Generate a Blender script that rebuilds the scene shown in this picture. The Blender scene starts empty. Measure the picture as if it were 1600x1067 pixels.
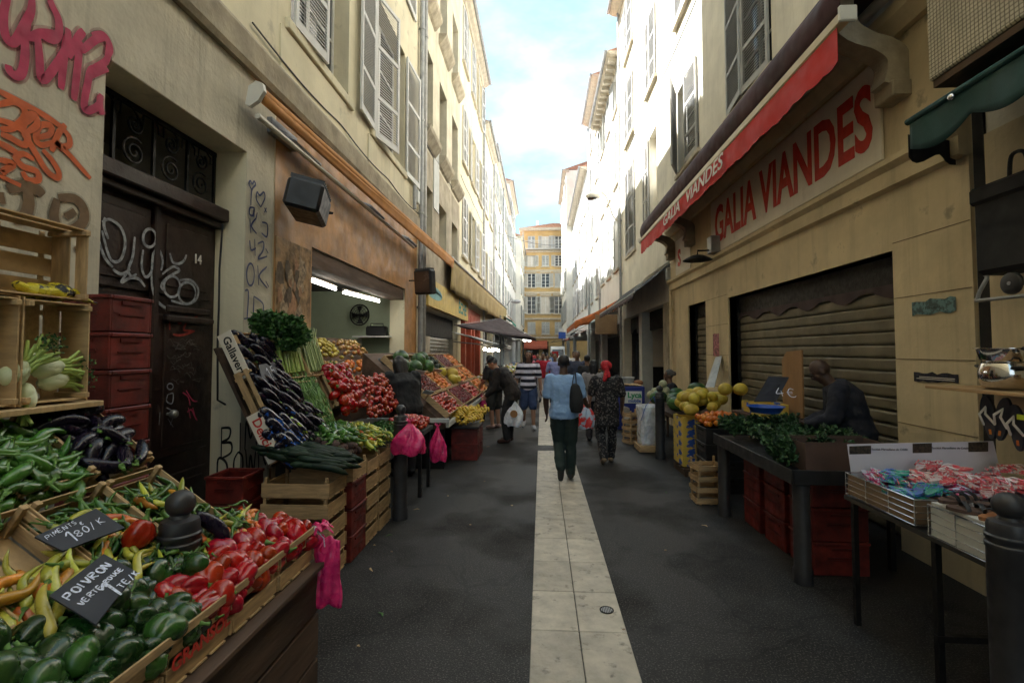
import bpy, math, random
from mathutils import Vector, Matrix, Euler
R = random.Random(7)
PI = math.pi
sc = bpy.context.scene
COL = sc.collection

# ---------------------------------------------------------------- camera model (17 mm lens, eye 1.75 m)
FP = 755.0; CX0 = 800.0; CY0 = 519.0
YAW = math.atan(46 / 755); PIT = math.atan(30 / 755)
_cp, _sp, _cy, _sy = math.cos(PIT), math.sin(PIT), math.cos(YAW), math.sin(YAW)
FW = Vector((-_sy * _cp, _cy * _cp, _sp)); RT = Vector((_cy, _sy, 0)); UP = Vector((_sy * _sp, -_cy * _sp, _cp))
EYE = Vector((0, 0, 1.75))
def onp(px, py, P, n):
    """point of a real plane (P, n) measured off the photograph"""
    d = FW + RT * ((px - CX0) / FP) + UP * ((CY0 - py) / FP)
    P = Vector(P); n = Vector(n)
    return EYE + d * ((P - EYE).dot(n) / d.dot(n))
def onX(px, py, x): return onp(px, py, (x, 0, 0), (1, 0, 0))
def onY(px, py, y): return onp(px, py, (0, y, 0), (0, 1, 0))
def onZ(px, py, z=0): return onp(px, py, (0, 0, z), (0, 0, 1))

# ---------------------------------------------------------------- object helpers
def props(o, label=None, cat=None, group=None, kind=None):
    if label: o['label'] = label
    if cat: o['category'] = cat
    if group: o['group'] = group
    if kind: o['kind'] = kind
    return o
def thing(name, label, cat, loc=(0, 0, 0), rot=(0, 0, 0), group=None):
    o = bpy.data.objects.new(name, None); COL.objects.link(o)
    o.empty_display_size = .1
    o.location = loc; o.rotation_euler = rot
    return props(o, label, cat, group)
def chain(o):
    l = Vector((0, 0, 0))
    while o is not None:
        l += Vector(o.location); o = o.parent
    return l
def dup(root, M=None, parent=None, label=None, group=None, scale=1.0):
    """copy a thing with its parts; M places it"""
    r = root.copy(); COL.objects.link(r)
    if parent is not None: r.parent = parent
    if M is not None:
        l, q, s = M.decompose(); r.location = l
        r.rotation_mode = 'XYZ'; r.rotation_euler = q.to_euler(); r.scale = s * scale
    if label: r['label'] = label
    if group: r['group'] = group
    for ch in KIDS.get(root.name, []):
        c = dup(ch, None, r)
    return r
KIDS = {}
def register(o):
    if o.parent is not None: KIDS.setdefault(o.parent.name, []).append(o)
PROTOS = []
def TRS(loc, rot=(0, 0, 0), s=1.0):
    S = Matrix.Diagonal((s, s, s, 1)) if not hasattr(s, '__len__') else Matrix.Diagonal((*s, 1))
    return Matrix.Translation(Vector(loc)) @ Euler(rot).to_matrix().to_4x4() @ S
def basis(loc, xa, za, s=1.0):
    x = Vector(xa).normalized(); z = Vector(za); z = (z - x * z.dot(x)).normalized(); y = z.cross(x)
    m = Matrix((x, y, z)).transposed().to_4x4()
    return Matrix.Translation(Vector(loc)) @ m @ Matrix.Diagonal((s, s, s, 1))

class MB:
    """collects shapes, builds ONE mesh object"""
    def __init__(s): s.v = []; s.f = []; s.m = []; s.mi = 0
    def add(s, vs, fs, M=None):
        b = len(s.v)
        s.v += [tuple(M @ Vector(v)) if M is not None else tuple(v) for v in vs]
        for f in fs: s.f.append(tuple(b + i for i in f)); s.m.append(s.mi)
        return s
    def bx(s, x0, x1, y0, y1, z0, z1, M=None):
        vs = [(x, y, z) for x in (x0, x1) for y in (y0, y1) for z in (z0, z1)]
        return s.add(vs, [(0, 1, 3, 2), (4, 6, 7, 5), (0, 4, 5, 1), (2, 3, 7, 6), (0, 2, 6, 4), (1, 5, 7, 3)], M)
    def bev(s, x0, x1, y0, y1, z0, z1, b=.004, M=None):
        """box with chamfered vertical and horizontal edges"""
        vs = []; 
        X = (x0, x1); Y = (y0, y1); Z = (z0, z1)
        idx = {}
        for i in (0, 1):
            for j in (0, 1):
                for k in (0, 1):
                    sx, sy, sz = (1, -1)[i], (1, -1)[j], (1, -1)[k]
                    for a in range(3):
                        p = [X[i] + sx * b, Y[j] + sy * b, Z[k] + sz * b]
                        p[a] = (X[i], Y[j], Z[k])[a]
                        idx[(i, j, k, a)] = len(vs); vs.append(tuple(p))
        fs = []
        for a in range(3):
            o = [c for c in range(3) if c != a]
            for side in (0, 1):
                q = []
                for (u, w) in ((0, 0), (1, 0), (1, 1), (0, 1)):
                    c = [0, 0, 0]; c[a] = side; c[o[0]] = u; c[o[1]] = w
                    q.append(idx[(*c, a)])
                if (side == 1) != (a == 1): fs.append(tuple(q))
                else: fs.append(tuple(reversed(q)))
        for a in range(3):
            o = [c for c in range(3) if c != a]
            for u in (0, 1):
                for w in (0, 1):
                    c0 = [0, 0, 0]; c0[o[0]] = u; c0[o[1]] = w; c1 = list(c0); c1[a] = 1
                    q = (idx[(*c0, o[0])], idx[(*c1, o[0])], idx[(*c1, o[1])], idx[(*c0, o[1])])
                    fs.append(q)
        for i in (0, 1):
            for j in (0, 1):
                for k in (0, 1): fs.append((idx[(i, j, k, 0)], idx[(i, j, k, 1)], idx[(i, j, k, 2)]))
        return s.add(vs, fs, M)
    def tube(s, pts, r, seg=8, cap=True, M=None, flat=1.0):
        pts = [Vector(p) for p in pts]; n = len(pts)
        rr = r if hasattr(r, '__len__') else [r] * n
        vs = []; fs = []; ref = None
        for i, p in enumerate(pts):
            t = (pts[min(i + 1, n - 1)] - pts[max(i - 1, 0)])
            t = t.normalized() if t.length > 1e-9 else Vector((0, 0, 1))
            if ref is None: ref = Vector((0, 0, 1)) if abs(t.z) < .9 else Vector((1, 0, 0))
            u = (ref - t * ref.dot(t)).normalized(); w = t.cross(u); ref = u
            for k in range(seg):
                a = 2 * PI * k / seg
                vs.append(p + u * (rr[i] * math.cos(a) * flat) + w * (rr[i] * math.sin(a)))
        for i in range(n - 1):
            for k in range(seg):
                a = i * seg + k; b = i * seg + (k + 1) % seg
                fs.append((a, b, b + seg, a + seg))
        if cap:
            fs.append(tuple(reversed(range(seg)))); fs.append(tuple(range((n - 1) * seg, n * seg)))
        return s.add(vs, fs, M)
    def lathe(s, prof, seg=20, M=None, lobe=0, amp=0, ph=0, sq=1.0):
        """prof: (r, z) list from bottom to top, closed at ends if r==0"""
        vs = []; fs = []; rings = []
        n = len(prof)
        for i, (r, z) in enumerate(prof):
            if r < 1e-6: rings.append([len(vs)]); vs.append((0, 0, z)); continue
            ring = []
            for k in range(seg):
                a = 2 * PI * k / seg
                q = r * (1 + amp * (1.7 * abs(math.cos((lobe * a + ph) / 2 + .12 * math.sin(i))) ** .55 - 1) * min(1, r / .02)) if lobe else r
                ring.append(len(vs)); vs.append((q * math.cos(a), q * math.sin(a) * sq, z))
            rings.append(ring)
        for a, b in zip(rings, rings[1:]):
            if len(a) == 1 and len(b) == 1: continue
            for k in range(seg):
                k2 = (k + 1) % seg
                if len(a) == 1: fs.append((a[0], b[k2], b[k]))
                elif len(b) == 1: fs.append((a[k], a[k2], b[0]))
                else: fs.append((a[k], a[k2], b[k2], b[k]))
        if len(rings[0]) > 1: fs.append(tuple(reversed(rings[0])))
        if len(rings[-1]) > 1: fs.append(tuple(rings[-1]))
        return s.add(vs, fs, M)
    def ball(s, c, r, seg=14, rings=9, M=None):
        rx, ry, rz = r if hasattr(r, '__len__') else (r, r, r)
        T = Matrix.Translation(Vector(c)) @ Matrix.Diagonal((rx, ry, rz, 1))
        if M is not None: T = M @ T
        return s.lathe([(math.sin(PI * i / rings), -math.cos(PI * i / rings)) if 0 < i < rings else (0, -1 if i == 0 else 1) for i in range(rings + 1)], seg, T)
    def cyl(s, a, b, r, r2=None, seg=14): return s.tube([a, b], [r, r if r2 is None else r2], seg)
    def prism(s, poly, n0, n1, ax=0, M=None):
        """poly of 2-D points, extruded along axis ax from n0 to n1"""
        def mk(p, w): l = [p[0], p[1]]; l.insert(ax, w); return tuple(l)
        n = len(poly); vs = [mk(p, n0) for p in poly] + [mk(p, n1) for p in poly]
        fs = [tuple(range(n)), tuple(reversed(range(n, 2 * n)))] + [(i, (i + 1) % n, (i + 1) % n + n, i + n) for i in range(n)]
        return s.add(vs, fs, M)
    def quad(s, a, b, c, d): return s.add([a, b, c, d], [(0, 1, 2, 3)])
    def grid(s, fn, nu, nv, M=None):
        vs = [fn(i / nu, j / nv) for j in range(nv + 1) for i in range(nu + 1)]
        fs = [(j * (nu + 1) + i, j * (nu + 1) + i + 1, (j + 1) * (nu + 1) + i + 1, (j + 1) * (nu + 1) + i) for j in range(nv) for i in range(nu)]
        return s.add(vs, fs, M)
    def mesh(s, name, off=Vector((0, 0, 0)), smooth=None, fix=True):
        me = bpy.data.meshes.new(name)
        me.from_pydata([(v[0] - off[0], v[1] - off[1], v[2] - off[2]) for v in s.v], [], s.f)
        if fix:
            import bmesh
            bm = bmesh.new(); bm.from_mesh(me); bmesh.ops.recalc_face_normals(bm, faces=bm.faces); bm.to_mesh(me); bm.free()
        if smooth is not None:
            me.shade_smooth(); me.set_sharp_from_angle(angle=math.radians(smooth))
        return me
    def build(s, name, mats, parent=None, smooth=None, world=True, label=None, cat=None, group=None, kind=None, fix=True, thick=0):
        mats = mats if isinstance(mats, (list, tuple)) else [mats]
        if parent is not None: off = chain(parent) if world else Vector((0, 0, 0))
        elif world and not kind == 'structure':
            xs = [v[0] for v in s.v]; ys = [v[1] for v in s.v]; zs = [v[2] for v in s.v]
            off = Vector(((min(xs) + max(xs)) / 2, (min(ys) + max(ys)) / 2, min(zs)))
        else: off = Vector((0, 0, 0))
        me = s.mesh(name, off, smooth, fix and not thick)
        for m in mats: me.materials.append(m)
        if len(mats) > 1: me.polygons.foreach_set('material_index', s.m)
        o = bpy.data.objects.new(name, me); COL.objects.link(o)
        if parent is not None: o.parent = parent
        else: o.location = off
        if thick:
            md = o.modifiers.new('thick', 'SOLIDIFY'); md.thickness = thick; md.offset = 0
        register(o)
        return props(o, label, cat, group, kind)

# ---------------------------------------------------------------- materials
def mat(name, col, rough=.8, var=.15, scale=3, bump=.0, bscale=60, metal=0, stretch=(1, 1, 1), rnd=0, isl=0, coat=0, col2=None, spec=.5, dist=.01, detail=6, sub=0, streak=0, emit=0, trans=0, contrast=(.35, .65), huev=0):
    m = bpy.data.materials.new(name); m.use_nodes = True
    nt = m.node_tree; N = nt.nodes; L = nt.links
    p = N['Principled BSDF']
    p.inputs['Roughness'].default_value = rough; p.inputs['Metallic'].default_value = metal
    p.inputs['Specular IOR Level'].default_value = spec
    if coat: p.inputs['Coat Weight'].default_value = coat; p.inputs['Coat Roughness'].default_value = .12
    if sub: p.inputs['Subsurface Weight'].default_value = sub; p.inputs['Subsurface Radius'].default_value = (.02, .01, .005)
    if trans: p.inputs['Transmission Weight'].default_value = trans
    tc = N.new('ShaderNodeTexCoord'); mp = N.new('ShaderNodeMapping'); mp.inputs['Scale'].default_value = stretch
    L.new(tc.outputs['Object'], mp.inputs['Vector'])
    vec = mp.outputs['Vector']
    if rnd or isl:
        oi = N.new('ShaderNodeObjectInfo'); va = N.new('ShaderNodeVectorMath'); va.operation = 'ADD'
        sm = N.new('ShaderNodeVectorMath'); sm.operation = 'SCALE'; sm.inputs[0].default_value = (13, 7, 5)
        L.new(oi.outputs['Random'], sm.inputs['Scale']); L.new(vec, va.inputs[0]); L.new(sm.outputs[0], va.inputs[1]); vec = va.outputs[0]
    nz = N.new('ShaderNodeTexNoise'); nz.inputs['Scale'].default_value = scale; nz.inputs['Detail'].default_value = detail
    nz.inputs['Roughness'].default_value = .62
    L.new(vec, nz.inputs['Vector'])
    mr = N.new('ShaderNodeMapRange'); mr.inputs['From Min'].default_value = contrast[0]; mr.inputs['From Max'].default_value = contrast[1]
    L.new(nz.outputs['Fac'], mr.inputs['Value'])
    mx = N.new('ShaderNodeMix'); mx.data_type = 'RGBA'
    c = Vector(col)
    a = c * (1 - var); b = c * (1 + var)
    if col2: a = Vector(col2)
    mx.inputs['A'].default_value = (*a, 1); mx.inputs['B'].default_value = (*b, 1)
    L.new(mr.outputs['Result'], mx.inputs['Factor'])
    out = mx.outputs['Result']
    if streak:
        mp2 = N.new('ShaderNodeMapping'); mp2.inputs['Scale'].default_value = (2.2, 2.2, .12); L.new(tc.outputs['Object'], mp2.inputs['Vector'])
        n2 = N.new('ShaderNodeTexNoise'); n2.inputs['Scale'].default_value = 2.5; n2.inputs['Detail'].default_value = 8; n2.inputs['Roughness'].default_value = .7
        L.new(mp2.outputs[0], n2.inputs['Vector'])
        m2 = N.new('ShaderNodeMapRange'); m2.inputs['From Min'].default_value = .52; m2.inputs['From Max'].default_value = .78
        m2.inputs['To Max'].default_value = streak; L.new(n2.outputs['Fac'], m2.inputs['Value'])
        x2 = N.new('ShaderNodeMix'); x2.data_type = 'RGBA'; x2.inputs['B'].default_value = (*(c * .38), 1)
        L.new(m2.outputs[0], x2.inputs['Factor']); L.new(out, x2.inputs['A']); out = x2.outputs['Result']
    if rnd or isl:
        hs = N.new('ShaderNodeHueSaturation'); L.new(out, hs.inputs['Color'])
        if isl:
            ge = N.new('ShaderNodeNewGeometry'); src = ge.outputs['Random Per Island']; amt = isl
        else: src = oi.outputs['Random']; amt = rnd
        r2 = N.new('ShaderNodeMapRange'); r2.inputs['To Min'].default_value = 1 - amt; r2.inputs['To Max'].default_value = 1 + amt
        L.new(src, r2.inputs['Value']); L.new(r2.outputs[0], hs.inputs['Value'])
        if huev:
            r3 = N.new('ShaderNodeMapRange'); r3.inputs['To Min'].default_value = .5 - huev; r3.inputs['To Max'].default_value = .5 + huev
            wn = N.new('ShaderNodeTexWhiteNoise'); wn.noise_dimensions = '1D'; L.new(src, wn.inputs['W'])
            L.new(wn.outputs['Value'], r3.inputs['Value']); L.new(r3.outputs[0], hs.inputs['Hue'])
        out = hs.outputs['Color']
    L.new(out, p.inputs['Base Color'])
    if not metal > .5 and not trans:
        rv = N.new('ShaderNodeMapRange'); rv.inputs['From Min'].default_value = .3; rv.inputs['From Max'].default_value = .7; rv.inputs['To Min'].default_value = max(.04, rough - .12); rv.inputs['To Max'].default_value = min(1, rough + .16); rn = N.new('ShaderNodeTexNoise'); rn.inputs['Scale'].default_value = scale * 1.7 + 2; rn.inputs['Detail'].default_value = 4; L.new(vec, rn.inputs['Vector']); L.new(rn.outputs['Fac'], rv.inputs['Value']); L.new(rv.outputs[0], p.inputs['Roughness'])
    if emit:
        L.new(out, p.inputs['Emission Color']); p.inputs['Emission Strength'].default_value = emit
    if bump:
        nb = N.new('ShaderNodeTexNoise'); nb.inputs['Scale'].default_value = bscale; nb.inputs['Detail'].default_value = 5
        L.new(vec, nb.inputs['Vector'])
        bp = N.new('ShaderNodeBump'); bp.inputs['Strength'].default_value = bump; bp.inputs['Distance'].default_value = dist
        L.new(nb.outputs['Fac'], bp.inputs['Height']); L.new(bp.outputs[0], p.inputs['Normal'])
    return m
M = {}
M['plaster_yellow'] = mat('plaster_yellow', (.75, .685, .51), .9, .10, 1.2, .25, 30, streak=.35)
M['plaster_dim'] = mat('plaster_dim', (.60, .55, .43), .9, .16, 1.6, .4, 25, streak=.6)
M['plaster_pale'] = mat('plaster_pale', (.77, .755, .69), .9, .10, 1.0, .2, 30, streak=.35)
M['plaster_cream'] = mat('plaster_cream', (.72, .685, .585), .9, .12, 1.3, .3, 30, streak=.4)
M['plaster_white'] = mat('plaster_white', (.80, .80, .78), .9, .08, 1.0, .2, 30, streak=.3)
M['plaster_bare'] = mat('plaster_bare', (.40, .35, .27), .95, .25, 2.5, .6, 20, streak=.6)
M['ochre'] = mat('ochre', (.52, .37, .17), .9, .12, .8, .2, 20, streak=.25)
M['shop_beige'] = mat('shop_beige', (.64, .53, .345), .85, .13, 1.5, .3, 25, streak=.45)
M['shop_orange'] = mat('shop_orange', (.40, .20, .065), .55, .35, 2.2, .2, 25, streak=.5)
M['panel_brown'] = mat('panel_brown', (.32, .20, .10), .8, .5, 5, .5, 25, streak=.8, contrast=(.4, .6))
M['band_stone'] = mat('band_stone', (.36, .31, .23), .95, .22, 4, .7, 18, streak=.5)
M['stone'] = mat('stone', (.50, .45, .36), .9, .15, 5, .5, 25)
M['sill'] = mat('sill', (.42, .37, .28), .9, .25, 4, .4, 30, streak=.6)
M['shutter_white'] = mat('shutter_white', (.66, .66, .66), .6, .06, 4, .1, 40)
M['shutter_grey'] = mat('shutter_grey', (.36, .36, .35), .6, .12, 4, .15, 40)
M['shutter_pale'] = mat('shutter_pale', (.52, .54, .53), .6, .08, 4)
M['wood'] = mat('wood', (.46, .29, .14), .75, .22, 6, .3, 50, stretch=(1, 1, 9), isl=.16, dist=.003)
M['wood_x'] = mat('crate_wood', (.46, .31, .16), .78, .26, 7, .35, 60, stretch=(1, 1, 7), isl=.18, dist=.003, rnd=.1)
M['wood_new'] = mat('wood_new', (.50, .345, .175), .7, .16, 6, .25, 50, stretch=(6, 6, 1), isl=.12, dist=.002)
M['wood_dark'] = mat('wood_dark', (.085, .05, .032), .8, .35, 8, .5, 30, stretch=(1, .15, 1), isl=.2)
M['plywood'] = mat('plywood', (.34, .19, .085), .7, .2, 5, .2, 30, stretch=(1, 1, .2))
M['door_brown'] = mat('door_brown', (.022, .010, .008), .45, .3, 5, .3, 30)
M['iron'] = mat('iron', (.018, .017, .017), .5, .3, 8, .3, 40, metal=.5)
M['bollard'] = mat('bollard_paint', (.030, .029, .032), .42, .25, 10, .25, 90, dist=.002)
M['plastic_red'] = mat('plastic_red', (.14, .016, .012), .48, .45, 9, .1, 40, rnd=.12)
M['plastic_black'] = mat('plastic_black', (.015, .015, .017), .45, .2, 6)
M['plastic_blue'] = mat('plastic_blue', (.02, .09, .42), .4, .1, 5)
M['cardboard'] = mat('cardboard', (.30, .20, .12), .85, .1, 5)
M['dark_card'] = mat('dark_card', (.10, .058, .045), .85, .15, 5)
M['white_paint'] = mat('white_paint', (.72, .72, .70), .5, .05, 5)
M['grey_metal'] = mat('grey_metal', (.30, .30, .29), .45, .2, 5, metal=.6)
M['zinc'] = mat('zinc', (.34, .35, .36), .5, .2, 5, metal=.4)
M['steel'] = mat('steel', (.72, .70, .68), .12, .04, 6, metal=1)
M['chrome'] = mat('chrome', (.75, .75, .76), .25, .05, 5, metal=1)
M['roller'] = mat('roller', (.17, .15, .105), .55, .2, 3, .15, 30, metal=.2, streak=.3)
M['roller_grey'] = mat('roller_grey', (.36, .36, .34), .5, .2, 3, .15, 30, metal=.3)
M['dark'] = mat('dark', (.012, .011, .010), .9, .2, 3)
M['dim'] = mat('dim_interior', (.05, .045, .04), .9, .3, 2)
M['glass'] = mat('pane_glass', (.03, .035, .04), .06, .3, 2, spec=.8)
M['curtain'] = mat('curtain', (.62, .60, .55), .9, .08, 8, stretch=(1, 6, .3))
M['canvas_orange'] = mat('canvas_orange', (.50, .22, .06), .75, .15, 3, .1, 200)
M['canvas_tan'] = mat('canvas_tan', (.36, .27, .12), .8, .15, 3, .1, 200, streak=.4)
M['canvas_maroon'] = mat('canvas_maroon', (.045, .013, .016), .8, .25, 3, .1, 200)
M['canvas_red'] = mat('canvas_red', (.55, .022, .020), .7, .10, 3, .1, 200)
M['canvas_teal'] = mat('canvas_teal', (.014, .058, .056), .75, .2, 3, .15, 200, streak=.4)
M['canvas_black'] = mat('canvas_black', (.014, .014, .016), .8, .3, 3)
M['canvas_dark'] = mat('canvas_dark', (.055, .035, .040), .8, .2, 3)
M['canvas_rust'] = mat('canvas_rust', (.50, .14, .035), .75, .3, 6, stretch=(1, .3, 1))
M['canvas_brick'] = mat('canvas_brick', (.38, .09, .05), .75, .2, 6)
M['canvas_green'] = mat('canvas_green', (.02, .36, .27), .75, .2, 6)
M['cream_metal'] = mat('cream_metal', (.62, .52, .34), .4, .06, 3)
M['white_metal'] = mat('white_metal', (.70, .68, .62), .4, .06, 3)
M['tile_roof'] = mat('tile_roof', (.36, .20, .14), .9, .3, 6, .5, 20)
M['paint_red'] = mat('paint_red', (.60, .045, .030), .6, .12, 8)
M['paint_white'] = mat('paint_letter_white', (.80, .78, .74), .6, .06, 8)
M['paint_magenta'] = mat('paint_magenta', (.42, .035, .095), .7, .18, 9)
M['paint_orange'] = mat('paint_orange', (.55, .11, .03), .7, .18, 9)
M['paint_brown'] = mat('paint_brown', (.16, .10, .055), .8, .3, 9)
M['paint_blue'] = mat('paint_blue', (.035, .045, .13), .7, .2, 9)
M['paint_black'] = mat('paint_black', (.012, .012, .012), .7, .3, 9)
M['paint_grey'] = mat('paint_spray_white', (.26, .28, .32), .7, .4, 22, contrast=(.4, .6))
M['paint_teal'] = mat('paint_teal', (.02, .26, .24), .6, .1, 8)
M['chalk'] = mat('chalk', (.62, .66, .80), .95, .35, 120, contrast=(.35, .6))
M['slate'] = mat('slate', (.022, .024, .036), .55, .4, 8)
M['sign_yellow'] = mat('sign_yellow', (.62, .46, .14), .6, .12, 4)
M['sign_cream'] = mat('sign_cream', (.80, .74, .63), .6, .06, 3, streak=.15)
M['red_frame'] = mat('red_frame', (.42, .075, .035), .5, .12, 5)
def crinkle(name, c, sc_=13):
    m = mat(name, c, .26, .22, 9, 0, spec=.6, sub=.2); nt = m.node_tree; N = nt.nodes; L = nt.links; p = N['Principled BSDF']
    tc = N.new('ShaderNodeTexCoord'); nz = N.new('ShaderNodeTexNoise'); nz.inputs['Scale'].default_value = 7; L.new(tc.outputs['Object'], nz.inputs['Vector'])
    ad = N.new('ShaderNodeVectorMath'); ad.operation = 'MULTIPLY_ADD'; ad.inputs[1].default_value = (.12, .12, .12); L.new(nz.outputs['Color'], ad.inputs[0]); L.new(tc.outputs['Object'], ad.inputs[2])
    vo = N.new('ShaderNodeTexVoronoi'); vo.inputs['Scale'].default_value = sc_; vo.feature = 'F1'; L.new(ad.outputs[0], vo.inputs['Vector'])
    bp = N.new('ShaderNodeBump'); bp.inputs['Strength'].default_value = .5; bp.inputs['Distance'].default_value = .02; L.new(vo.outputs['Distance'], bp.inputs['Height']); L.new(bp.outputs[0], p.inputs['Normal'])
    return m
M['pink_bag'] = crinkle('pink_bag', (.70, .03, .17))
M['white_bag'] = crinkle('white_bag', (.66, .68, .74))
M['lino_green'] = mat('wall_pale_green', (.40, .46, .33), .8, .08, 2)
M['stain'] = mat('stain', (.2, .15, .1), .9)

def m_light(name, col, s):
    m = bpy.data.materials.new(name); m.use_nodes = True; p = m.node_tree.nodes['Principled BSDF']
    p.inputs['Base Color'].default_value = (*col, 1); p.inputs['Emission Color'].default_value = (*col, 1); p.inputs['Emission Strength'].default_value = s
    return m
for _n in ('magenta', 'orange', 'brown'):
    _m = M['paint_' + _n].copy(); _m.name = 'overspray_' + _n; _m.node_tree.nodes['Principled BSDF'].inputs['Alpha'].default_value = .28; M['soft_' + _n] = _m
M['tube_light'] = m_light('tube_light', (1, .98, .86), 5)
M['bulb'] = m_light('bulb', (1, .85, .6), 6)

# ---------------------------------------------------------------- lettering and brush strokes
def text_mesh(body, size, off=0, ext=.002, sx=1, shear=0, align='CENTER', res=3, width=None):
    c = bpy.data.curves.new('t', 'FONT'); c.body = body; c.size = size; c.offset = off; c.extrude = ext; c.align_x = align; c.align_y = 'CENTER'; c.shear = shear; c.resolution_u = res
    o = bpy.data.objects.new('t', c)
    me = bpy.data.meshes.new_from_object(o)
    bpy.data.objects.remove(o); bpy.data.curves.remove(c)
    if width: xs = [v.co.x for v in me.vertices]; sx = width / (max(xs) - min(xs))
    for v in me.vertices: v.co.x *= sx
    return me
def text(name, body, size, m, parent, Mx, **k):
    """Mx: matrix in world; text lies in its local XY plane, facing local +Z"""
    me = text_mesh(body, size, **k); me.materials.clear(); me.materials.append(m)
    T = Matrix.Translation(-chain(parent)) @ Mx
    me.transform(T)
    o = bpy.data.objects.new(name, me); COL.objects.link(o); o.parent = parent; register(o)
    return o
FACE_E = Matrix(((0, 0, 1, 0), (1, 0, 0, 0), (0, 1, 0, 0), (0, 0, 0, 1)))      # lies on a wall that faces +X; reads along +Y?
FACE_W = Matrix(((0, 0, -1, 0), (-1, 0, 0, 0), (0, 1, 0, 0), (0, 0, 0, 1)))    # on a wall that faces -X
FACE_S = Matrix(((1, 0, 0, 0), (0, 0, -1, 0), (0, 1, 0, 0), (0, 0, 0, 1)))     # on a wall that faces -Y
def smoothpts(pts, n=6):
    if len(pts) < 3: return pts
    P = [pts[0]] + list(pts) + [pts[-1]]; out = []
    for i in range(1, len(P) - 2):
        a, b, c, d = P[i - 1:i + 3]
        for k in range(n):
            t = k / n
            out.append(.5 * ((2 * b) + (c - a) * t + (2 * a - 5 * b + 4 * c - d) * t * t + (3 * b - a - 3 * c + d) * t ** 3))
    out.append(P[-2]); return out
def strokes(mb, lines, conv, nrm, w, lift=.003):
    """sprayed or chalked lines as flat ribbons on a surface"""
    nrm = Vector(nrm)
    for q, ln in enumerate(lines):
        pts = smoothpts([conv(*p) for p in ln]); n = len(pts)
        lf = lift + .0006 * (q % 5)
        vs = []
        for i, p in enumerate(pts):
            t = (pts[min(i + 1, n - 1)] - pts[max(i - 1, 0)]);  t = t.normalized() if t.length > 0 else Vector((0, 0, 1))
            s = nrm.cross(t).normalized() * (w / 2) * (1 - .35 * abs(2 * i / max(1, n - 1) - 1) ** 4)
            vs += [p + s + nrm * lf, p - s + nrm * lf]
        mb.add(vs, [(2 * i, 2 * i + 1, 2 * i + 3, 2 * i + 2) for i in range(n - 1)])
CH = {'P': [[(0, 0), (.05, 1)], [(0, 1), (.5, 1.02), (.6, .75), (.45, .52), (.04, .5)]], 'I': [[(.1, 0), (.12, 1)]], 'M': [[(0, 0), (.1, 1), (.35, .35), (.6, 1), (.7, 0)]], 'E': [[(.5, .98), (.05, 1), (0, 0), (.55, .03)], [(.03, .52), (.42, .54)]],
 'N': [[(0, 0), (.06, 1), (.5, .02), (.58, 1)]], 'T': [[(0, 1), (.6, .97)], [(.3, .98), (.28, 0)]], 'S': [[(.5, .9), (.25, 1), (.05, .8), (.28, .52), (.5, .3), (.3, 0), (0, .1)]], 'O': [[(.3, 1), (.05, .75), (.05, .25), (.3, 0), (.55, .25), (.55, .75), (.3, 1)]], 'V': [[(0, 1), (.28, 0), (.55, 1)]],
 'R': [[(0, 0), (.05, 1)], [(0, 1), (.5, 1), (.55, .7), (.05, .5), (.55, 0)]], 'U': [[(0, 1), (.05, .2), (.3, 0), (.52, .2), (.55, 1)]], 'G': [[(.55, .85), (.3, 1), (.03, .6), (.1, .1), (.5, .08), (.55, .42), (.3, .42)]], '1': [[(0, .75), (.25, 1), (.22, 0)]], '8': [[(.3, .52), (.05, .75), (.3, 1), (.52, .76), (.28, .52), (.02, .25), (.3, 0), (.56, .25), (.3, .52)]],
 '0': [[(.3, 1), (.05, .6), (.1, .1), (.3, 0), (.52, .3), (.5, .85), (.3, 1)]], 'B': [[(0, 0), (.03, 1)], [(0, 1), (.45, .9), (.4, .6), (.05, .52), (.5, .4), (.5, .08), (0, 0)]], 'D': [[(.02, 0), (.05, 1), (.5, .75), (.5, .2), (.02, 0)]], 'W': [[(0, 1), (.15, 0), (.32, .7), (.5, 0), (.68, 1)]], '2': [[(.02, .8), (.25, 1), (.5, .8), (.3, .4), (0, 0), (.6, .04)]],
 'K': [[(0, 0), (.04, 1)], [(.5, 1), (.06, .48), (.55, 0)]], '€': [[(.6, .85), (.35, 1), (.1, .6), (.15, .15), (.4, 0), (.6, .12)], [(0, .6), (.45, .62)], [(0, .42), (.42, .44)]], ',': [[(.1, .1), (.05, -.15)]], '/': [[(0, -.1), (.4, 1.1)]],
 '4': [[(.35, 1), (0, .35), (.55, .38)], [(.42, .65), (.38, 0)]], '5': [[(.5, 1), (.1, 1), (.05, .58), (.4, .6), (.5, .25), (.25, 0), (0, .1)]], '.': [[(.1, 0), (.14, .04)]], 'L': [[(0, 1), (.02, 0), (.5, .02)]]}
def chalk(parent, board, A, X, Y, N_, lines, m, wd=.0032):
    """hand-written words: lines = (text, u, v, size, rotation) with u, v in metres from A along X and Y"""
    rr = random.Random(len(lines) * 7 + int(abs(A.x) * 100))
    for (s, u, v, sz, rot, kw) in lines:
        b = MB(); c_, s_ = math.cos(math.radians(rot)), math.sin(math.radians(rot)); cx = 0; st = []
        for ch in s:
            if ch == ' ': cx += .5; continue
            j = (rr.uniform(-.06, .06), rr.uniform(-.08, .08))
            for ln in CH[ch]:
                st.append([((u + ((cx + p[0] + j[0]) * c_ - (p[1] + j[1]) * s_) * sz), (v + ((cx + p[0] + j[0]) * s_ + (p[1] + j[1]) * c_) * sz)) for p in ln])
            cx += .82 if ch not in 'I1,.' else .45
        strokes(b, st, lambda x, y: A + X * x + Y * y, N_, wd * kw, .0015); b.build('chalk_writing', m, parent)
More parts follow.
